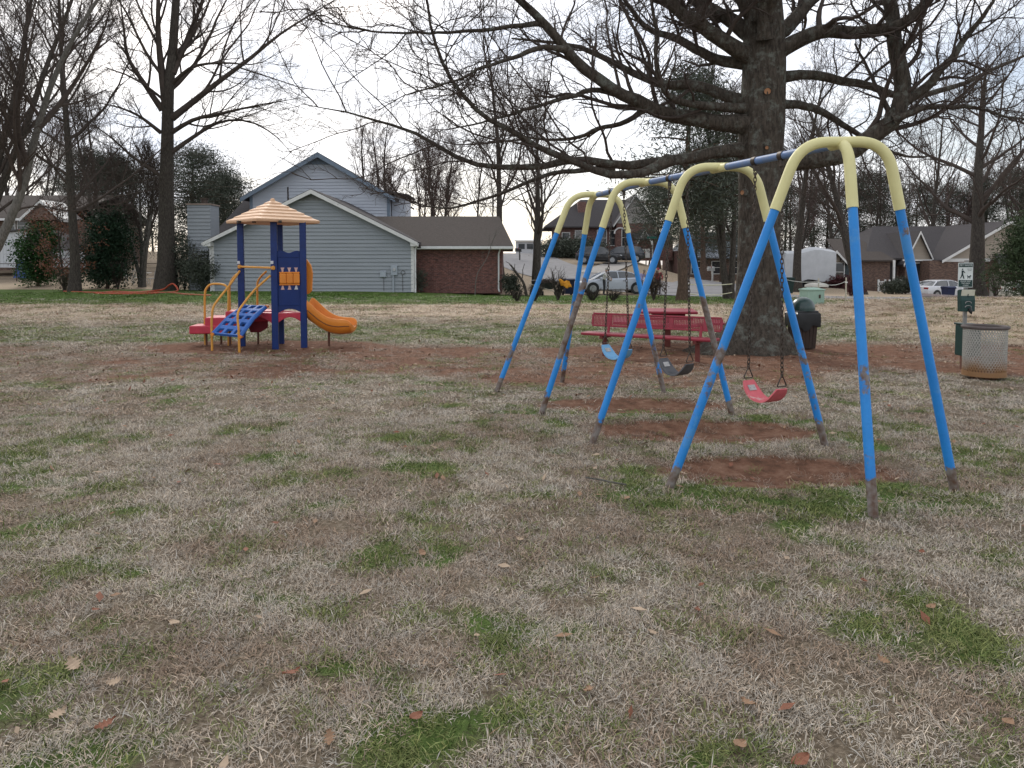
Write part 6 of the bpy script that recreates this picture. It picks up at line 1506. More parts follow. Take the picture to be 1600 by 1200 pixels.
# the large tree left of the house
x, y = G_(259, 43)
bare_tree('tall_tree', 'tall bare tree with thick straight trunk above the orange hoses', x, y, 24, .52, 41, BARKD, TWIG, nl=12, dens=(13, 9, 6), t0=.40, twr=.007,
          trunk_path=[(x, y, tz(x, y) - .2), at(260, 400, 43), at(260, 300, 43), at(262, 200, 43), at(263, 140, 43), at(270, 80, 43), at(275, 0, 43), at(285, -120, 43), at(290, -260, 43)],
          limbs_px=[([(268, 185, 0), (300, 160, .3), (345, 125, .8), (395, 88, 1), (435, 55, 1.3), (490, 20, 2), (540, -10, 2)], .22, 43), ([(268, 207, 0), (305, 186, -.4), (350, 176, -1), (410, 163, -1.5), (470, 153, -2)], .15, 43), ([(268, 238, 0), (305, 212, .5), (345, 190, 1), (390, 190, 1.3), (430, 212, 1.5), (460, 245, 1.5)], .15, 43),
                    ([(263, 195, 0), (259, 160, 0), (252, 105, -.1), (247, 50, -.5), (247, -20, -1), (240, -120, -1)], .30, 43), ([(254, 172, 0), (225, 130, -.5), (200, 90, -1), (193, 40, -1.5), (185, -20, -2)], .2, 43), ([(252, 208, 0), (215, 180, -.6), (175, 165, -1.2), (130, 158, -2)], .13, 43), ([(251, 275, 0), (205, 243, -.4), (170, 212, -1), (120, 180, -2)], .13, 43), ([(270, 115, 0), (290, 70, .5), (320, 20, 1), (340, -40, 1)], .2, 43), ([(270, 130, 0), (300, 105, -.6), (345, 98, -1.4), (400, 100, -2.2), (440, 80, -3)], .12, 43)])
x, y = G_(116, 40.5)
bare_tree('slender_tree', 'slender dark bare tree growing through the russet-leaved sapling', x, y, 19, .27, 42, BARKD, TWIG, nl=24, t0=.2, ang=58, dens=(10, 8, 5), trunk_path=[(x, y, tz(x, y) - .2), at(117, 400, 40.5), at(112, 320, 40.5), at(108, 250, 40.5), at(103, 180, 40.5), at(97, 100, 40.5), at(92, 0, 40.5), at(85, -120, 40.5)])
x, y = G_(-22, 27)
bare_tree('leaning_tree', 'pale grey leaning bare tree at the edge of the lawn', x, y, 15, .21, 43, BARKG, TWIG, nl=14, t0=.3, up=.3, ang=40, dens=(11, 9, 6), trunk_path=[(x - 1.2, y, tz(x, y) - .3), at(-15, 405, 27), at(5, 365, 27), at(28, 315, 27), at(44, 260, 27), at(60, 195, 27), at(85, 120, 27), at(120, 50, 27), at(165, -20, 27), at(200, -90, 27)],
          limbs_px=[([(8, 360, 0), (25, 330, .5), (60, 322, 1), (120, 330, 1.5), (170, 318, 2)], .06, 27), ([(44, 258, 0), (30, 220, -.4), (28, 160, -1), (45, 80, -1.5), (60, 0, -2)], .14, 27), ([(60, 200, 0), (95, 160, .5), (135, 100, 1), (165, 40, 1), (180, -30, 1)], .12, 27)])
x, y = G_(-70, 33)
bare_tree('upright_tree', 'bare tree with several steep grey stems behind the leaning tree', x, y, 18, .24, 44, BARKD, TWIG, nl=10, t0=.2, up=.4, ang=38, dens=(10, 8, 5), stems=3, lean=(.22, 0))
# medium trees around the houses
spec = [  # name, label, px, Y, H, r, seed, kw
    ('bare_tree', 'bare tree with two stems just behind the upper storey', 590, 66, 13, .22, 51, dict(stems=3, ang=34, twig=TWIGR, up=.4)),
    ('bare_tree', 'bushy bare tree rising over the brick wing roof', 690, 66, 11.5, .17, 52, dict(stems=4, ang=34, twig=TWIGR, up=.35)),
    ('bare_tree', 'straight bare tree at the end of the brick wing', 781, 58, 19, .33, 53, dict(nl=16, ang=42, up=.35)),
    ('bare_tree', 'low-forked bare tree beside the road with upswept limbs', 838, 45.5, 11, .33, 54, dict(nl=15, t0=.24, ang=40, up=.5, lf=.62)),
    ('bare_tree', 'dark bare tree beside the small brick house, leaning over the camper', 1345, 46, 14, .33, 55, dict(nl=14, lean=(-.22, 0), ang=50, lf=.5)),
    ('bare_tree', 'thick dark tree before the beige garage gable with low fork', 1526, 40, 13, .46, 56, dict(nl=18, t0=.28, ang=55, lf=.6, up=.25, dens=(8, 6, 5))),
    ('bare_tree', 'straight bare trunk in front of the covered camper', 1245, 50, 15, .30, 57, dict(nl=14, t0=.4)),
    ('bare_tree', 'multi-stemmed bare tree by the white mailbox', 1142, 33, 9.5, .16, 58, dict(stems=3, ang=36, lf=.5, up=.4, dens=(8, 6, 4))),
    ('bare_tree', 'small bare tree behind the walking person', 1092, 74, 9, .16, 59, dict(stems=2, ang=50, lf=.5)),
    ('crape_myrtle', 'pale-barked crape myrtle with bare upright stems by the garden chairs', 222, 46.5, 8.5, .13, 60, dict(stems=4, ang=30, mat=BARKG, twig=TWIG, up=.3, t0=.35)),
    ('bare_tree', 'bare tree with fine branches behind the wire fence', 165, 55, 14, .22, 61, dict(stems=2, nl=14)),
    ('bare_tree', 'bare tree above the dark roof of the brick house', 25, 70, 17, .26, 62, dict(nl=16)),
    ('bare_tree', 'tall bare tree behind the garage gable', 1585, 66, 17, .30, 63, dict(nl=16, lf=.45)),
    ('bare_tree', 'wide bare tree behind the ranch house roof', 1450, 72, 18, .30, 64, dict(nl=18, lf=.5)),
    ('bare_tree', 'bare tree overhanging the small house gable', 1300, 74, 17, .26, 65, dict(nl=16, lf=.48)),
]
for (nm, lb, px_, Y, H, r, sd_, kw) in spec:
    x, y = G_(px_, Y); bare_tree(nm, lb, x, y, H, r, sd_, **{**dict(dens=(9, 7, 4)), **kw})
# far wood of bare trees: copies of two prototypes
protoA = bare_tree('woodland_tree', 'thin bare tree rising far behind the clapboard house', *G_(745, 92), 15, .2, 71, nl=16, dens=(6, 5, 3), ang=38, up=.4, group='far bare trees behind the clapboard house', twr=.010)
protoB = bare_tree('woodland_tree', 'thin bare tree rising far behind the clapboard house', *G_(660, 98), 14, .18, 72, nl=14, dens=(6, 5, 3), stems=3, ang=34, up=.45, twig=TWIGR, group='far bare trees behind the clapboard house', twr=.010)
rr = random.Random(12)
for k, (px_, Y) in enumerate([(620, 104), (560, 96), (712, 110), (770, 104), (1010, 118), (1080, 112), (1170, 104), (1225, 100), (1275, 108), (1335, 98), (1380, 92), (1420, 106), (1490, 96), (1540, 104), (1600, 92), (1660, 98), (60, 96), (120, 104), (190, 98), (10, 110), (-60, 100), (240, 106), (1240, 84), (1365, 84), (1505, 86)]):
    c_ = copy_tree(protoA if k % 2 else protoB); x, y = G_(px_, Y)
    c_['label'] = 'thin bare tree in the far wood beyond the wire fence' if px_ < 300 else 'thin bare tree rising far behind the clapboard house' if px_ < 800 else 'thin bare tree in the far wood beyond the pines and camper' if px_ < 1300 else 'thin bare tree in the far wood beyond the brick ranch house'
    c_['group'] = 'far bare trees beyond the fence' if px_ < 300 else 'far bare trees behind the clapboard house' if px_ < 800 else 'far bare trees beyond the camper' if px_ < 1300 else 'far bare trees beyond the ranch house'; c_.location = (x, y, tz(x, y) - .1); s_ = rr.uniform(.75, 1.1) * (1.15 if px_ > 1100 or px_ < 200 else .82)
    c_.scale = (s_, s_, s_ * rr.uniform(.9, 1.15)); c_.rotation_euler = (0, 0, rr.uniform(0, 6.28))

# --- evergreens
def leaf_mat(name, c1, c2):
    m = pm(name, c1, c2, scale=1.2, rough=.7, spec=.2, world=True, detail=4)
    return m
NEED = leaf_mat('needles_dark', (.075, .085, .062), (.042, .052, .038))
NEEDG = leaf_mat('leaves_evergreen', (.035, .085, .022), (.018, .05, .014))
CEDG = leaf_mat('cedar_green', (.06, .085, .035), (.03, .05, .022))
RUSS = leaf_mat('russet_leaves', (.20, .085, .05), (.12, .055, .035))
def leaf_cloud(centers, rad, per, size, rng, aspect=.45, droop=0.0):
    """small leaf blades around centers; returns verts, tris-quads"""
    Nn = len(centers); M = Nn * per
    c_ = np.repeat(centers, per, 0) + rng.normal(size=(M, 3)) * np.repeat(np.broadcast_to(rad, (Nn,)), per)[:, None] * np.array([1, 1, .75])
    d = nrm(rng.normal(size=(M, 3)) + np.array([0, 0, -droop])); e = nrm(np.cross(d, rng.normal(size=(M, 3))))
    s_ = size * rng.uniform(.6, 1.4, M)[:, None]
    v = np.stack([c_ - d * s_ * .5, c_ + e * s_ * aspect * .5, c_ + d * s_ * .5, c_ - e * s_ * aspect * .5], 1).reshape(-1, 3)
    q = np.arange(M * 4).reshape(M, 4); return v, q
def pine(name, label, x, y, H, r, seed, cr_=3.0, t0=.3, mat=NEED, shape='round', nb=46, per=60, size=.30, group=None, bk=BARKP, aspect=.18):
    rng = np.random.default_rng(seed); z = tz(x, y); o = thing(name, label, 'tree', (x, y, z), group=group)
    K = 12; q = np.stack([x + np.cumsum(rng.normal(size=K) * .05), y + np.cumsum(rng.normal(size=K) * .05), np.linspace(z - .2, z + H, K)], -1); R_ = np.linspace(r, .04, K); R_[0] *= 1.3
    v_, f_ = tubes(q[None], R_[None], 10); fast_mesh('trunk', v_, [f_], [bk], o, True, off=o.location)
    t = t0 + (1 - t0) * rng.random(nb) ** .9; f = t * (K - 1); i0 = np.minimum(f.astype(int), K - 2); p0 = q[i0] + (q[i0 + 1] - q[i0]) * (f - i0)[:, None]
    u = (t - t0) / (1 - t0)
    wid = cr_ * (np.sqrt(np.maximum(1 - (u * 1.7 - .7).clip(-1, 1) ** 2, .05)) if shape == 'round' else (1.02 - u)) * rng.uniform(.65, 1.1, nb)
    az = rng.uniform(0, 6.28, nb); d = np.stack([np.cos(az), np.sin(az), rng.uniform(-.1, .45, nb)], -1)
    KB = 6; ss_ = np.linspace(0, 1, KB); br = p0[:, None] + d[:, None] * (wid[:, None] * ss_[None])[..., None]; br[:, :, 2] += (-.12 * wid[:, None] * ss_[None] ** 2)
    acc = Acc(); acc.add(*tubes(br, np.linspace(.05, .012, KB)[None].repeat(nb, 0), 4)); acc.mesh('branches', bk, o, o.location)
    cs = br[:, 2:].reshape(-1, 3) + rng.normal(size=(nb * (KB - 2), 3)) * .25
    v_, f_ = leaf_cloud(cs, .22 + .09 * cr_, per, size, rng, aspect); fast_mesh('crown', v_, [f_], [mat], o, False, off=o.location); return o
x, y = G_(1064, 31.5)
pine('pine_tree', 'pine with reddish straight trunk beside the taped-off roadside', x, y, 9.3, .23, 81, 3.0, .38, nb=60, per=70, size=.24)
for k, (px_, Y, H, cr_) in enumerate(((1095, 62, 11.5, 3.6), (1130, 70, 12, 3.8), (1030, 80, 9.5, 3.2), (1165, 66, 10.5, 3.4))):
    x, y = G_(px_, Y); pine('pine_tree', ('dark pine behind the walking person', 'dark pine over the low grey-roofed house', 'small dark pine before the hilltop garage', 'dark pine half hidden by the oak trunk')[k], x, y, H, .25, 82 + k, cr_, .2, nb=70, per=80, size=.22)
for k, (px_, Y, H, cr_, lb) in enumerate(((300, 66, 10.0, 5.2, 'round dark evergreen behind the chimney'), (140, 78, 10.8, 4.2, 'dark evergreen behind the slender tree'), (190, 82, 10.4, 4.0, 'dark evergreen beside the crape myrtle top'), (350, 72, 8.6, 3.6, 'dark evergreen tucked behind the clapboard roof'))):
    x, y = G_(px_, Y); pine('evergreen_tree', lb, x, y, H, .3, 90 + k, cr_, .12, nb=120, per=80, size=.26)
fp = pine('far_pine', 'dark pine in the far wood behind the ranch house', *G_(1375, 88), 13, .25, 97, 4.0, .15, nb=80, per=90, size=.24, group='far pines behind the ranch house')
for k, (px_, Y, s_) in enumerate(((1235, 90, .9), (1290, 94, .95), (1335, 92, 1.0), (1430, 96, .95), (1480, 90, .9), (1540, 88, .95), (1590, 84, 1.0), (1640, 88, 1.0), (1700, 86, 1.1))):
    c_ = copy_tree(fp); x, y = G_(px_, Y); c_.location = (x, y, tz(x, y) - .1); c_.scale = (s_, s_, s_); c_.rotation_euler = (0, 0, k * 1.3)
for k, (px_, Y, H) in enumerate(((1605, 36, 3.7),)):
    x, y = G_(px_, Y); pine('cedar_tree', 'young green cedar beside the garage door', x, y, H, .12, 99, 1.75, .06, mat=CEDG, shape='cone', nb=70, per=50, size=.20)
x, y = G_(168, 45.5); pine('holly_tree', 'dark green broadleaf evergreen behind the russet sapling', x, y, 4.6, .12, 100, 1.35, .1, mat=leaf_mat('holly', (.022, .05, .025), (.014, .03, .016)), shape='round', nb=60, per=60, size=.16, aspect=.5)
x, y = G_(64, 47); pine('laurel_shrub', 'glossy green laurel in front of the white shed', x, y, 3.6, .10, 101, 1.0, .15, mat=NEEDG, nb=50, per=60, size=.16, aspect=.5)
# russet-leaved sapling
x, y = G_(100, 42.0)
rs = bare_tree('russet_sapling', 'sapling still holding russet brown leaves round the slender trunk', x, y, 5.2, .07, 103, nl=16, t0=.12, ang=62, lf=.45, dens=(5, 4, 0), up=.05)
rng = np.random.default_rng(104); a_ = rng.uniform(0, 6.28, 75); rr_ = 2.1 * np.sqrt(rng.random(75)); hh = rng.uniform(.9, 4.9, 75); rr_ *= np.sqrt(np.clip(1 - ((hh - 2.6) / 2.6) ** 2, .1, 1))
v_, f_ = leaf_cloud(np.stack([x + rr_ * np.cos(a_), y + rr_ * np.sin(a_), tz(x, y) + hh], -1), .2, 30, .12, rng, .5, .4); fast_mesh('leaves', v_, [f_], [RUSS], rs, False, off=rs.location)

# --- shrubs
def shrub(name, label, px, Y, h_, rad, seed, mat, n=60, per=60, size=.09, stems=9, bare=False, twig=TWIG, group=None):
    rng = np.random.default_rng(seed); x = gx(px, Y); z = tz(x, Y); o = thing(name, label, 'shrub', (x, Y, z), group=group)
    a = rng.uniform(0, 6.28, stems); d = np.stack([np.cos(a) * rad * .7, np.sin(a) * rad * .7, np.full(stems, h_)], -1) * rng.uniform(.6, 1.05, (stems, 1))
    K = 7; ss_ = np.linspace(0, 1, K); b0 = np.array([x, Y, z - .05])
    q = b0 + d[:, None] * ss_[None, :, None] + np.cumsum(rng.normal(size=(stems, K, 3)) * .02 * h_, 1) * ss_[None, :, None]
    R_ = np.linspace(.022, .006, K)[None].repeat(stems, 0) * (1.0 if not bare else 1.5)
    ac = Acc(); ac.add(*tubes(q, R_, 5)); P2, R2 = grow(q, R_, rng, 6, .4, 38, 5, t0=.3, rmin=.005); ac.add(*tubes(P2, R2, 3)); P3, R3 = grow(P2, R2, rng, 4, .5, 38, 4, rmin=.004); ac.add(*tubes(P3, R3, 3))
    ac.mesh('stems', twig, o, o.location)
    if not bare:
        u = nrm(rng.normal(size=(n, 3))) * (rng.random((n, 1)) ** .45); c_ = np.array([x, Y, z + h_ * .52]) + u * np.array([rad, rad, h_ * .5])
        v_, f_ = leaf_cloud(c_, rad * .22, per, size, rng, .5); fast_mesh('foliage', v_, [f_], [mat], o, False, off=o.location)
    return o
shrub('evergreen_shrub', 'dark evergreen bush at the end of the brick wing', 800, 43, 1.35, .6, 201, NEED, 50, 60, .10)
shrub('evergreen_shrub', 'small thin bush where clapboard meets brick wing', 658, 42.3, 1.4, .45, 202, NEED, 30, 30, .08)
shrub('evergreen_shrub', 'tall dark bush against the clapboard chimney', 318, 42.2, 2.3, 1.1, 203, NEED, 80, 70, .12)
shrub('evergreen_shrub', 'dark bush between chimney and large tree', 288, 43.6, 3.0, 1.0, 204, NEED, 80, 60, .12)
shrub('pruned_shrub', 'thick pruned shrub stump holding an orange cloth', 872, 32.0, 1.2, .45, 205, TWIG, bare=True, stems=22, twig=BARKD)
shrub('pruned_shrub', 'dense brown pruned shrub before the red-jacketed person', 1022, 31.5, 1.25, .45, 206, leaf_mat('dry_leaf', (.10, .075, .05), (.06, .045, .035)), 40, 30, .07, stems=26)
shrub('pruned_shrub', 'low cut-back shrub below the silver car front wheel', 926, 31.2, .5, .45, 207, TWIG, bare=True, stems=18, twig=BARKD)
shrub('pruned_shrub', 'low cut-back shrub below the silver car door', 958, 31.0, .45, .42, 208, TWIG, bare=True, stems=16, twig=BARKD)
shrub('pruned_shrub', 'low twiggy shrub on the lawn edge beside the swing leg', 836, 31.2, .7, .45, 209, TWIG, bare=True, stems=18, twig=BARKD)
shrub('pruned_shrub', 'tiny cut-back shrub near the brick wing corner', 808, 31.0, .4, .32, 210, TWIG, bare=True, stems=12, twig=BARKD)
shrub('twiggy_shrub', 'dark twiggy bush under the holly by the wire fence', 184, 45.0, 1.7, .6, 211, TWIG, bare=True, stems=24)
shrub('twiggy_shrub', 'twiggy bush at the foot of the russet sapling', 101, 41.5, 1.1, .55, 212, leaf_mat('dull_leaf', (.07, .065, .04), (.04, .04, .025)), 40, 30, .08)
shrub('ivy_shrub', 'ivy-clad stump beside the holly tree', 155, 46.0, 2.6, .5, 213, NEED, 60, 60, .10)
shrub('hedge', 'dark clipped hedge before the red brick house', 880, 86, 1.7, 2.6, 214, NEED, 200, 70, .2)
shrub('hedge', 'dark clipped hedge right along the brick house front', 912, 85, 1.7, 2.4, 215, NEED, 200, 70, .2)
shrub('red_shrub', 'dark red barberry bush below the small house window', 1300, 60.5, 1.0, .95, 216, leaf_mat('barberry', (.10, .035, .035), (.06, .022, .025)), 60, 60, .12)
shrub('red_shrub', 'dark red barberry bush by the small house corner', 1322, 60, 1.0, .9, 217, MATS['barberry'], 60, 60, .12)
shrub('red_shrub', 'dark red bush at the drive edge near the leaning tree', 1336, 42, .9, .5, 218, MATS['barberry'], 50, 60, .09)
shrub('evergreen_shrub', 'low dark bush below the porch rail', 1395, 46.5, .8, .7, 219, NEED, 50, 60, .1)
shrub('evergreen_shrub', 'round bush under the bay window', 1415, 46.8, 1.0, .7, 220, NEED, 50, 60, .1)
shrub('twiggy_shrub', 'bare rose canes in front of the garage door', 1556, 44, 1.7, .5, 221, TWIG, bare=True, stems=14)
# tall thin bare sapling in front of the brick wing
x, y = G_(742, 40.5)
q = resample([(x, y, tz(x, y) - .1), at(745, 430, 40.5), at(757, 410, 40.5), at(764, 395, 40.5), at(770, 375, 40.5), at(776, 363, 40.5)], 12)
sp_o = thing('bare_sapling', 'pale spindly sapling leaning across the brick wing', 'tree', (x, y, tz(x, y)))
v_, f_ = tubes(q[None], np.linspace(.035, .012, 12)[None], 6); fast_mesh('trunk', v_, [f_], [BARKG], sp_o, True, off=sp_o.location)
P2, R2 = grow(q[None], np.linspace(.03, .012, 12)[None], np.random.default_rng(3), 7, .3, 35, 6, t0=.5, rmin=.007); ac = Acc(); ac.add(*tubes(P2, R2, 4)); P3, R3 = grow(P2, R2, np.random.default_rng(4), 4, .5, 40, 4, rmin=.005); ac.add(*tubes(P3, R3, 3)); ac.mesh('crown', BARKG, sp_o, sp_o.location)
# cut branch propped by the road and yellow loader bits
x, y = G_(812, 42.5)
q = resample([(x + .4, y, tz(x, y)), at(818, 442, 42.5), at(806, 425, 42.5), at(798, 414, 42.5)], 8)
o = thing('cut_tree_stub', 'dark cut-back young tree stub with bare forks near the brick corner', 'tree', (x + .4, y, tz(x, y)))
v_, f_ = tubes(q[None], np.linspace(.09, .05, 8)[None], 7); fast_mesh('trunk', v_, [f_], [BARKD], o, True, off=o.location)
P2, R2 = grow(q[None], np.linspace(.08, .05, 8)[None], np.random.default_rng(9), 5, .45, 45, 6, t0=.3, rmin=.03, up=.4); v_, f_ = tubes(P2, R2, 5); fast_mesh('crown', v_, [f_], [BARKD], o, True, off=o.location)
def barrow():
    Y = 42.6; x = gx(852, Y); o = thing('wheelbarrow', 'black wheelbarrow heaped with cuttings behind the pruned shrubs', 'wheelbarrow', (x, Y, tz(x, Y)), .15)
    b = MB(); b.loft([[(a * sx_ + .1, e * sy_, z) for a, e in ((-1, -1), (1, -1), (1, 1), (-1, 1))] for sx_, sy_, z in ((.28, .22, .42), (.55, .36, .78), (.57, .38, .79), (.50, .32, .72))]); P('tray', b, BLKP, o, bevel=.02)
    b = MB(); b.tube([(.72, -.05, .2), (.72, .05, .2)], .2, 18); P('wheel', b, TYRE, o)
    for s1 in (-1, 1):
        b = MB(); b.tube([(.75, s1 * .07, .22), (.1, s1 * .22, .42), (-.9, s1 * .32, .72)], .022, 6); P('handle', b, STK, o)
        b = MB(); b.tube([(-.3, s1 * .25, .5), (-.25, s1 * .27, 0)], .02, 6); P('leg', b, STEEL, o)
    v_, f_ = leaf_cloud(np.array([[.1 + a * .35, e * .22, .82 + .08 * c_] for a, e, c_ in np.random.default_rng(8).normal(size=(40, 3)) * .6]), .1, 20, .14, np.random.default_rng(9), .2); fast_mesh('cuttings', v_, [f_], [TWIG], o, False)
    Y = 31.8; x = gx(881, Y); z = tz(x, Y); o = thing('orange_cloth', 'bright orange-yellow cloth hung on the pruned shrub', 'cloth', (x, Y, z + .66)); o.scale = (.75, .75, .75)
    rr_ = random.Random(5); g = []
    for j_ in range(6):
        for k in range(8): g.append(((k / 7 - .5) * .62 + j_ * .03, math.sin(k * 1.9 + j_) * .05 - .1, .34 - j_ * .075 + .06 * math.sin(k * 1.3) - (k / 7) * .1 + rr_.uniform(-.03, .03)))
    b = MB(); b.add(g, [(j_ * 8 + k, j_ * 8 + k + 1, j_ * 8 + k + 9, j_ * 8 + k + 8) for j_ in range(5) for k in range(7)]); cl_ = P('fold', b, pm('cloth_orange', (.72, .33, .03), (.62, .26, .02), rough=.7), o, smooth=True)
    m_ = cl_.modifiers.new('th', 'SOLIDIFY'); m_.thickness = .012
barrow()

# ------------------------------------------------------------------ grass tufts, leaves
def grass_mat():
    m = bpy.data.materials.new('grass_blades'); m.use_nodes = True; t = m.node_tree; b = t.nodes['Principled BSDF']; b.inputs['Roughness'].default_value = .8; b.inputs['Specular IOR Level'].default_value = .15
    a = N(t, 'ShaderNodeAttribute'); a.attribute_name = 'tint'; a.attribute_type = 'INSTANCER'
    v = N(t, 'ShaderNodeAttribute'); v.attribute_name = 'bl'; v.attribute_type = 'GEOMETRY'
    mm = N(t, 'ShaderNodeMixRGB', blend_type='MULTIPLY'); mm.inputs[0].default_value = 1
    t.links.new(a.outputs['Color'], mm.inputs[1]); t.links.new(v.outputs['Color'], mm.inputs[2]); t.links.new(mm.outputs[0], b.inputs['Base Color'])
    return m
GM = grass_mat()
def tuft(name, nb, rad, h0, h1, wd, tilt, seed):
    rng = np.random.default_rng(seed); n = nb
    c_ = np.stack([rng.normal(size=n) * rad * .55, rng.normal(size=n) * rad * .55, np.zeros(n) - .006], -1)
    az = rng.uniform(0, 6.28, n); tl = np.radians(np.clip(rng.normal(tilt, 18, n), 5, 88)); ln = rng.uniform(h0, h1, n)
    d = np.stack([np.cos(az) * np.sin(tl), np.sin(az) * np.sin(tl), np.cos(tl)], -1); s_ = np.stack([-np.sin(az), np.cos(az), rng.normal(size=n) * .4], -1)
    bend = np.stack([np.cos(az), np.sin(az), np.zeros(n)], -1) * .25 + np.array([0, 0, -.18]) + rng.normal(size=(n, 3)) * .14
    w_ = (wd * rng.uniform(.6, 1.3, n))[:, None]; L_ = ln[:, None]
    mid = c_ + d * L_ * .5; tip = mid + nrm(d + bend) * L_ * .5
    mid[:, 2] = np.maximum(mid[:, 2], .004); tip[:, 2] = np.maximum(tip[:, 2], .005)
    v = np.stack([c_ - s_ * w_ * .4, c_ + s_ * w_ * .4, mid + s_ * w_ * .5, mid - s_ * w_ * .5, tip], 1).reshape(-1, 3)
    i = np.arange(n)[:, None] * 5; quads = i + np.array([[0, 1, 2, 3]]); tris = i + np.array([[3, 2, 4]])
    me = bpy.data.meshes.new(name); me.vertices.add(len(v)); me.vertices.foreach_set('co', v.astype(np.float32).ravel())
    li = np.concatenate([quads.ravel(), tris.ravel()]).astype(np.int32); tot = np.concatenate([np.full(n, 4), np.full(n, 3)]).astype(np.int32); st = np.concatenate([[0], np.cumsum(tot)[:-1]]).astype(np.int32)
    me.loops.add(len(li)); me.loops.foreach_set('vertex_index', li); me.polygons.add(len(tot)); me.polygons.foreach_set('loop_start', st)
    try: me.polygons.foreach_set('loop_total', tot)
    except Exception: pass
    me.update(calc_edges=True); me.materials.append(GM)
    val = rng.uniform(.55, 1.35, n); hue = rng.uniform(-.06, .06, n)
    col = np.stack([val * (1 + hue), val, val * (1 - hue), np.ones(n)], -1).repeat(5, 0).astype(np.float32)
    at_ = me.attributes.new('bl', 'FLOAT_COLOR', 'POINT'); at_.data.foreach_set('color', col.ravel())
    return me
gcol = bpy.data.collections.new('tuft_shapes')          # not linked to the scene: only instanced by the grass
for k in range(5):
    gcol.objects.link(bpy.data.objects.new('tuft_%d' % k, tuft('tuft', 66, .09, .022, .066, .0031, 58, 300 + k)))
rng = np.random.default_rng(77)
def scatter(y0, y1, dens, sc, half=.76, pad=2.8):
    n = int((y1 - y0) * dens * ((y0 + y1) * half + 2 * pad)); y = np.sqrt(rng.uniform(y0 ** 2, y1 ** 2, n)); x = rng.uniform(-1, 1, n) * (y * half + pad)
    return x, y, np.full(n, sc)
parts = [scatter(1.5, 4.2, 300, .85), scatter(4.2, 7.5, 190, 1.0), scatter(7.5, 13, 75, 1.45), scatter(13, 22, 22, 2.3), scatter(22, 40, 7, 3.4)]
gxp = np.concatenate([p[0] for p in parts]); gyp = np.concatenate([p[1] for p in parts]); gsc = np.concatenate([p[2] for p in parts])
dz_, gz_, sz_ = zones(gxp, gyp)
keep = rng.random(len(gxp)) > np.clip(dz_ * .92, 0, .9)
gxp, gyp, gsc, dz_, gz_, sz_ = [a[keep] for a in (gxp, gyp, gsc, dz_, gz_, sz_)]
n = len(gxp)
fine = vnoise(gxp, gyp, 6.5, 61); mid_ = vnoise(gxp, gyp, 1.7, 62)
isg = rng.random(n) < np.clip(np.where(gyp > 28, gz_ * .9, gz_ * .72 * (.25 + 1.3 * S(.42, .60, fine)) + .04 + .16 * S(.5, .65, fine)), 0, .9)
dead = np.array([.50, .43, .345]) * (1 - sz_[:, None] * .0) + sz_[:, None] * np.array([.07, .04, .02])
brown = np.array([.27, .18, .12]); grey = np.array([.44, .41, .36])
k1 = S(.5, .68, mid_ + rng.normal(size=n) * .06)[:, None]; k2 = (rng.random(n) < .35)[:, None] * (1 - sz_[:, None])
tint = dead * (1 - k1 * .7) + brown * k1 * .7; tint = tint * (1 - k2 * .5) + grey * k2 * .5
tint = tint * (1 - dz_[:, None] * .7) + np.array([.225, .13, .085]) * dz_[:, None] * .7
gcolr = np.array([.10, .14, .038]) + rng.random((n, 1)) * np.array([.14, .11, .06])
far = S(28, 33, gyp)[:, None]; gcolr = gcolr * (1 - far) + np.array([.10, .17, .035]) * far
tint = np.where(isg[:, None], gcolr, tint); tint *= rng.uniform(.82, 1.15, (n, 1))
pts = np.stack([gxp, gyp, T(gxp, gyp)], -1)
me = bpy.data.meshes.new('grass'); me.vertices.add(n); me.vertices.foreach_set('co', pts.astype(np.float32).ravel())
a = me.attributes.new('tint', 'FLOAT_COLOR', 'POINT'); a.data.foreach_set('color', np.concatenate([tint, np.ones((n, 1))], 1).astype(np.float32).ravel())
a = me.attributes.new('rot', 'FLOAT_VECTOR', 'POINT'); a.data.foreach_set('vector', np.stack([rng.normal(size=n) * .06, rng.normal(size=n) * .06, rng.uniform(0, 6.28, n)], -1).astype(np.float32).ravel())
hs = np.where(isg, 1.05, .95) * rng.uniform(.75, 1.25, n) * gsc
a = me.attributes.new('scl', 'FLOAT_VECTOR', 'POINT'); a.data.foreach_set('vector', np.stack([hs, hs, np.where(gsc > 1.2, hs * .62, hs)], -1).astype(np.float32).ravel())
me.update()
go = bpy.data.objects.new('grass', me); C.objects.link(go)
tag(go, 'dormant straw-coloured lawn grass with scattered green tufts', 'grass', kind='stuff')
ng = bpy.data.node_groups.new('grass_scatter', 'GeometryNodeTree')
ng.interface.new_socket('Geometry', in_out='INPUT', socket_type='NodeSocketGeometry'); ng.interface.new_socket('Geometry', in_out='OUTPUT', socket_type='NodeSocketGeometry')
gi = ng.nodes.new('NodeGroupInput'); gout = ng.nodes.new('NodeGroupOutput')
mtp = ng.nodes.new('GeometryNodeMeshToPoints'); iop = ng.nodes.new('GeometryNodeInstanceOnPoints'); ci = ng.nodes.new('GeometryNodeCollectionInfo')
ci.inputs['Collection'].default_value = gcol; ci.inputs['Separate Children'].default_value = True; ci.inputs['Reset Children'].default_value = True
iop.inputs['Pick Instance'].default_value = True
def nattr(nm):
    nn_ = ng.nodes.new('GeometryNodeInputNamedAttribute'); nn_.data_type = 'FLOAT_VECTOR'; nn_.inputs['Name'].default_value = nm; return nn_.outputs[0]
etr = ng.nodes.new('FunctionNodeEulerToRotation')
ng.links.new(gi.outputs[0], mtp.inputs[0]); ng.links.new(mtp.outputs[0], iop.inputs['Points']); ng.links.new(ci.outputs[0], iop.inputs['Instance'])
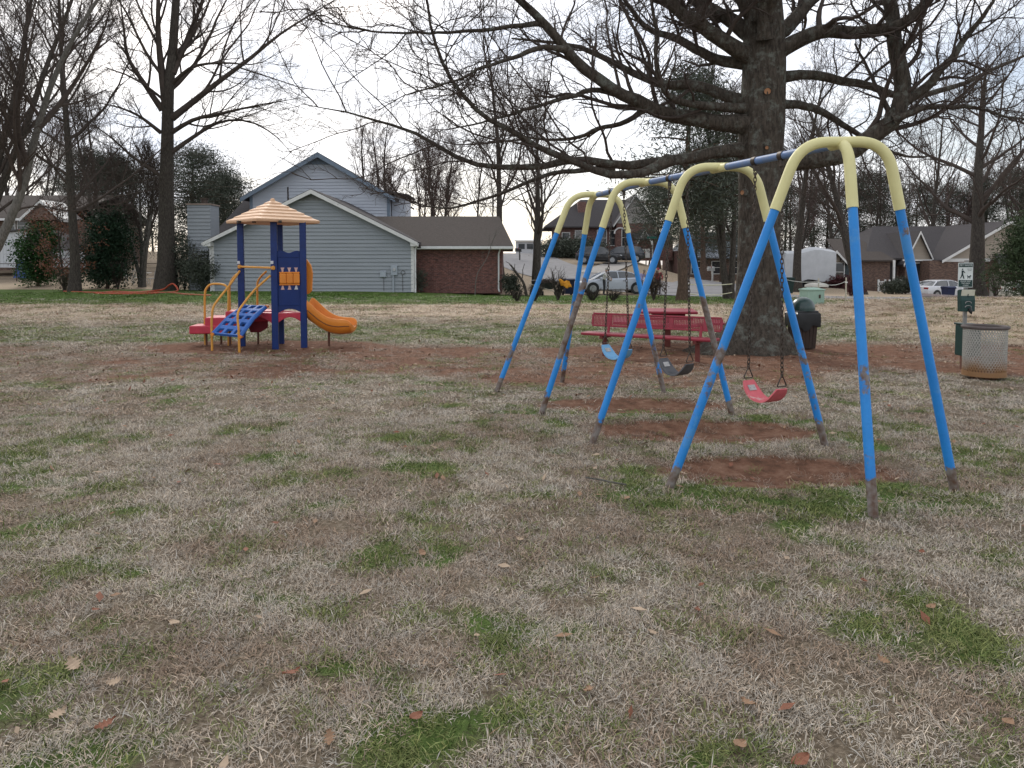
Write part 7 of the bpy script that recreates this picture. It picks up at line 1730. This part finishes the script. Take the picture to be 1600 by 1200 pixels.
ng.links.new(nattr('rot'), etr.inputs[0]); ng.links.new(etr.outputs[0], iop.inputs['Rotation']); ng.links.new(nattr('scl'), iop.inputs['Scale']); ng.links.new(iop.outputs[0], gout.inputs[0])
md = go.modifiers.new('scatter', 'NODES'); md.node_group = ng

# fallen leaves: the larger ones singly, the small litter as one
LEAFC = [pm('leaf_tan', (.40, .30, .21), (.30, .22, .15), scale=30, rough=.8), pm('leaf_russet', (.22, .085, .045), (.15, .06, .035), scale=30, rough=.8), pm('leaf_brown', (.28, .17, .10), (.20, .12, .07), scale=30, rough=.8)]
def leaf_shape(seed, lobed=True):
    r = random.Random(seed); out = []; n = 11
    left, right = [], []
    for k in range(n):
        t = k / (n - 1); w_ = .30 * math.sin(math.pi * min(t * 1.02 + .02, 1)) ** .8 * (1.0 if not lobed else (1.25 if k % 2 else .55))
        zc = .16 * (t - .5) ** 2 * 4 + r.uniform(-.02, .02); cz = r.uniform(.10, .28)
        left.append((t - .5, w_, zc + w_ * cz)); right.append((t - .5, -w_, zc + w_ * r.uniform(.1, .3)))
    mid = [(t_[0], 0, (t_[2] + 0) * .45) for t_ in left]
    v = left + mid + right; f = []
    for k in range(n - 1): f += [(k, k + 1, n + k + 1, n + k), (n + k, n + k + 1, 2 * n + k + 1, 2 * n + k)]
    return v, f
shapes = []
for k in range(5):
    v, f = leaf_shape(500 + k, k < 3); me = bpy.data.meshes.new('leaf'); me.from_pydata(v, [], f); shapes.append(me)
lrng = random.Random(31)
leafm = {}
spots = [(115, 1035, .13, 0), (165, 1128, .10, 1), (455, 1048, .12, 1), (650, 1116, .09, 1), (272, 970, .09, 0), (180, 1062, .09, 0), (90, 1112, .10, 0), (150, 950, .07, 1), (430, 815, .07, 1), (660, 862, .09, 2), (1170, 1095, .10, 2), (920, 1075, .09, 2), (1090, 950, .08, 1), (1350, 905, .08, 1), (1455, 945, .08, 2), (812, 840, .08, 0), (1020, 985, .07, 0), (515, 1150, .09, 2), (1155, 1160, .10, 2), (1575, 1125, .09, 2), (1300, 755, .07, 0), (1068, 732, .10, 0), (640, 765, .07, 0), (240, 745, .06, 2), (1250, 1185, .11, 1), (930, 900, .07, 2), (1380, 1028, .08, 2), (40, 790, .06, 0), (745, 990, .06, 0), (1440, 860, .07, 1)]
for k, (px_, py_, s_, m_) in enumerate(spots):
    key = (k % 5, m_)
    if key not in leafm:
        me = shapes[k % 5].copy(); me.materials.append(LEAFC[m_]); me.name = 'fallen_leaf'; leafm[key] = me
    p = onz(px_, py_, .03); o = bpy.data.objects.new('fallen_leaf', leafm[key]); C.objects.link(o)
    o.location = (p[0], p[1], tz(p[0], p[1]) + .022); s_ *= .68; o.scale = (s_, s_, s_); o.rotation_euler = (lrng.uniform(-.3, .3), lrng.uniform(-.3, .3), lrng.uniform(0, 6.28))
    tag(o, ('pale tan curled leaf lying on the foreground grass', 'dark russet curled leaf lying on the foreground grass', 'mid brown curled leaf lying on the foreground grass')[m_], 'leaf', 'fallen leaves on the foreground grass')
acc_v, acc_q = [], []
nL = 2600
ly = np.sqrt(rng.uniform(2 ** 2, 24 ** 2, nL)); ly = np.where(rng.random(nL) < .45, rng.uniform(8.5, 15, nL), ly); lx_ = rng.uniform(-1, 1, nL) * (ly * .74 + 1)
lz_ = T(lx_, ly) + .018; sz2 = rng.uniform(.018, .045, nL)
d = nrm(np.stack([rng.normal(size=nL), rng.normal(size=nL), rng.normal(size=nL) * .25], -1)); e = nrm(np.cross(d, np.stack([rng.normal(size=nL) * .3, rng.normal(size=nL) * .3, np.ones(nL)], -1)))
c_ = np.stack([lx_, ly, lz_], -1); s3 = sz2[:, None]
v = np.stack([c_ - d * s3, c_ + e * s3 * .45 + [0, 0, .006], c_ + d * s3 + np.array([0, 0, .008]), c_ - e * s3 * .45 + [0, 0, .006]], 1).reshape(-1, 3)
ll = fast_mesh('leaf_litter', v, [np.arange(nL * 4).reshape(-1, 4)], LEAFC, None, False, mat_idx=rng.integers(0, 3, nL))
tag(ll, 'small dry leaf scraps littered across the lawn and bare dirt', 'leaves', kind='stuff')
# a fallen stick by the swing leg
st = MB(); st.tube(bez([rp(915, 752, .03), rp(935, 756, .035), rp(955, 759, .03), rp(978, 762, .025)], 5), .006, 6); tag(st.build('fallen_stick', BARKG, smooth=True), 'thin grey stick lying on the grass near the swing leg', 'stick')
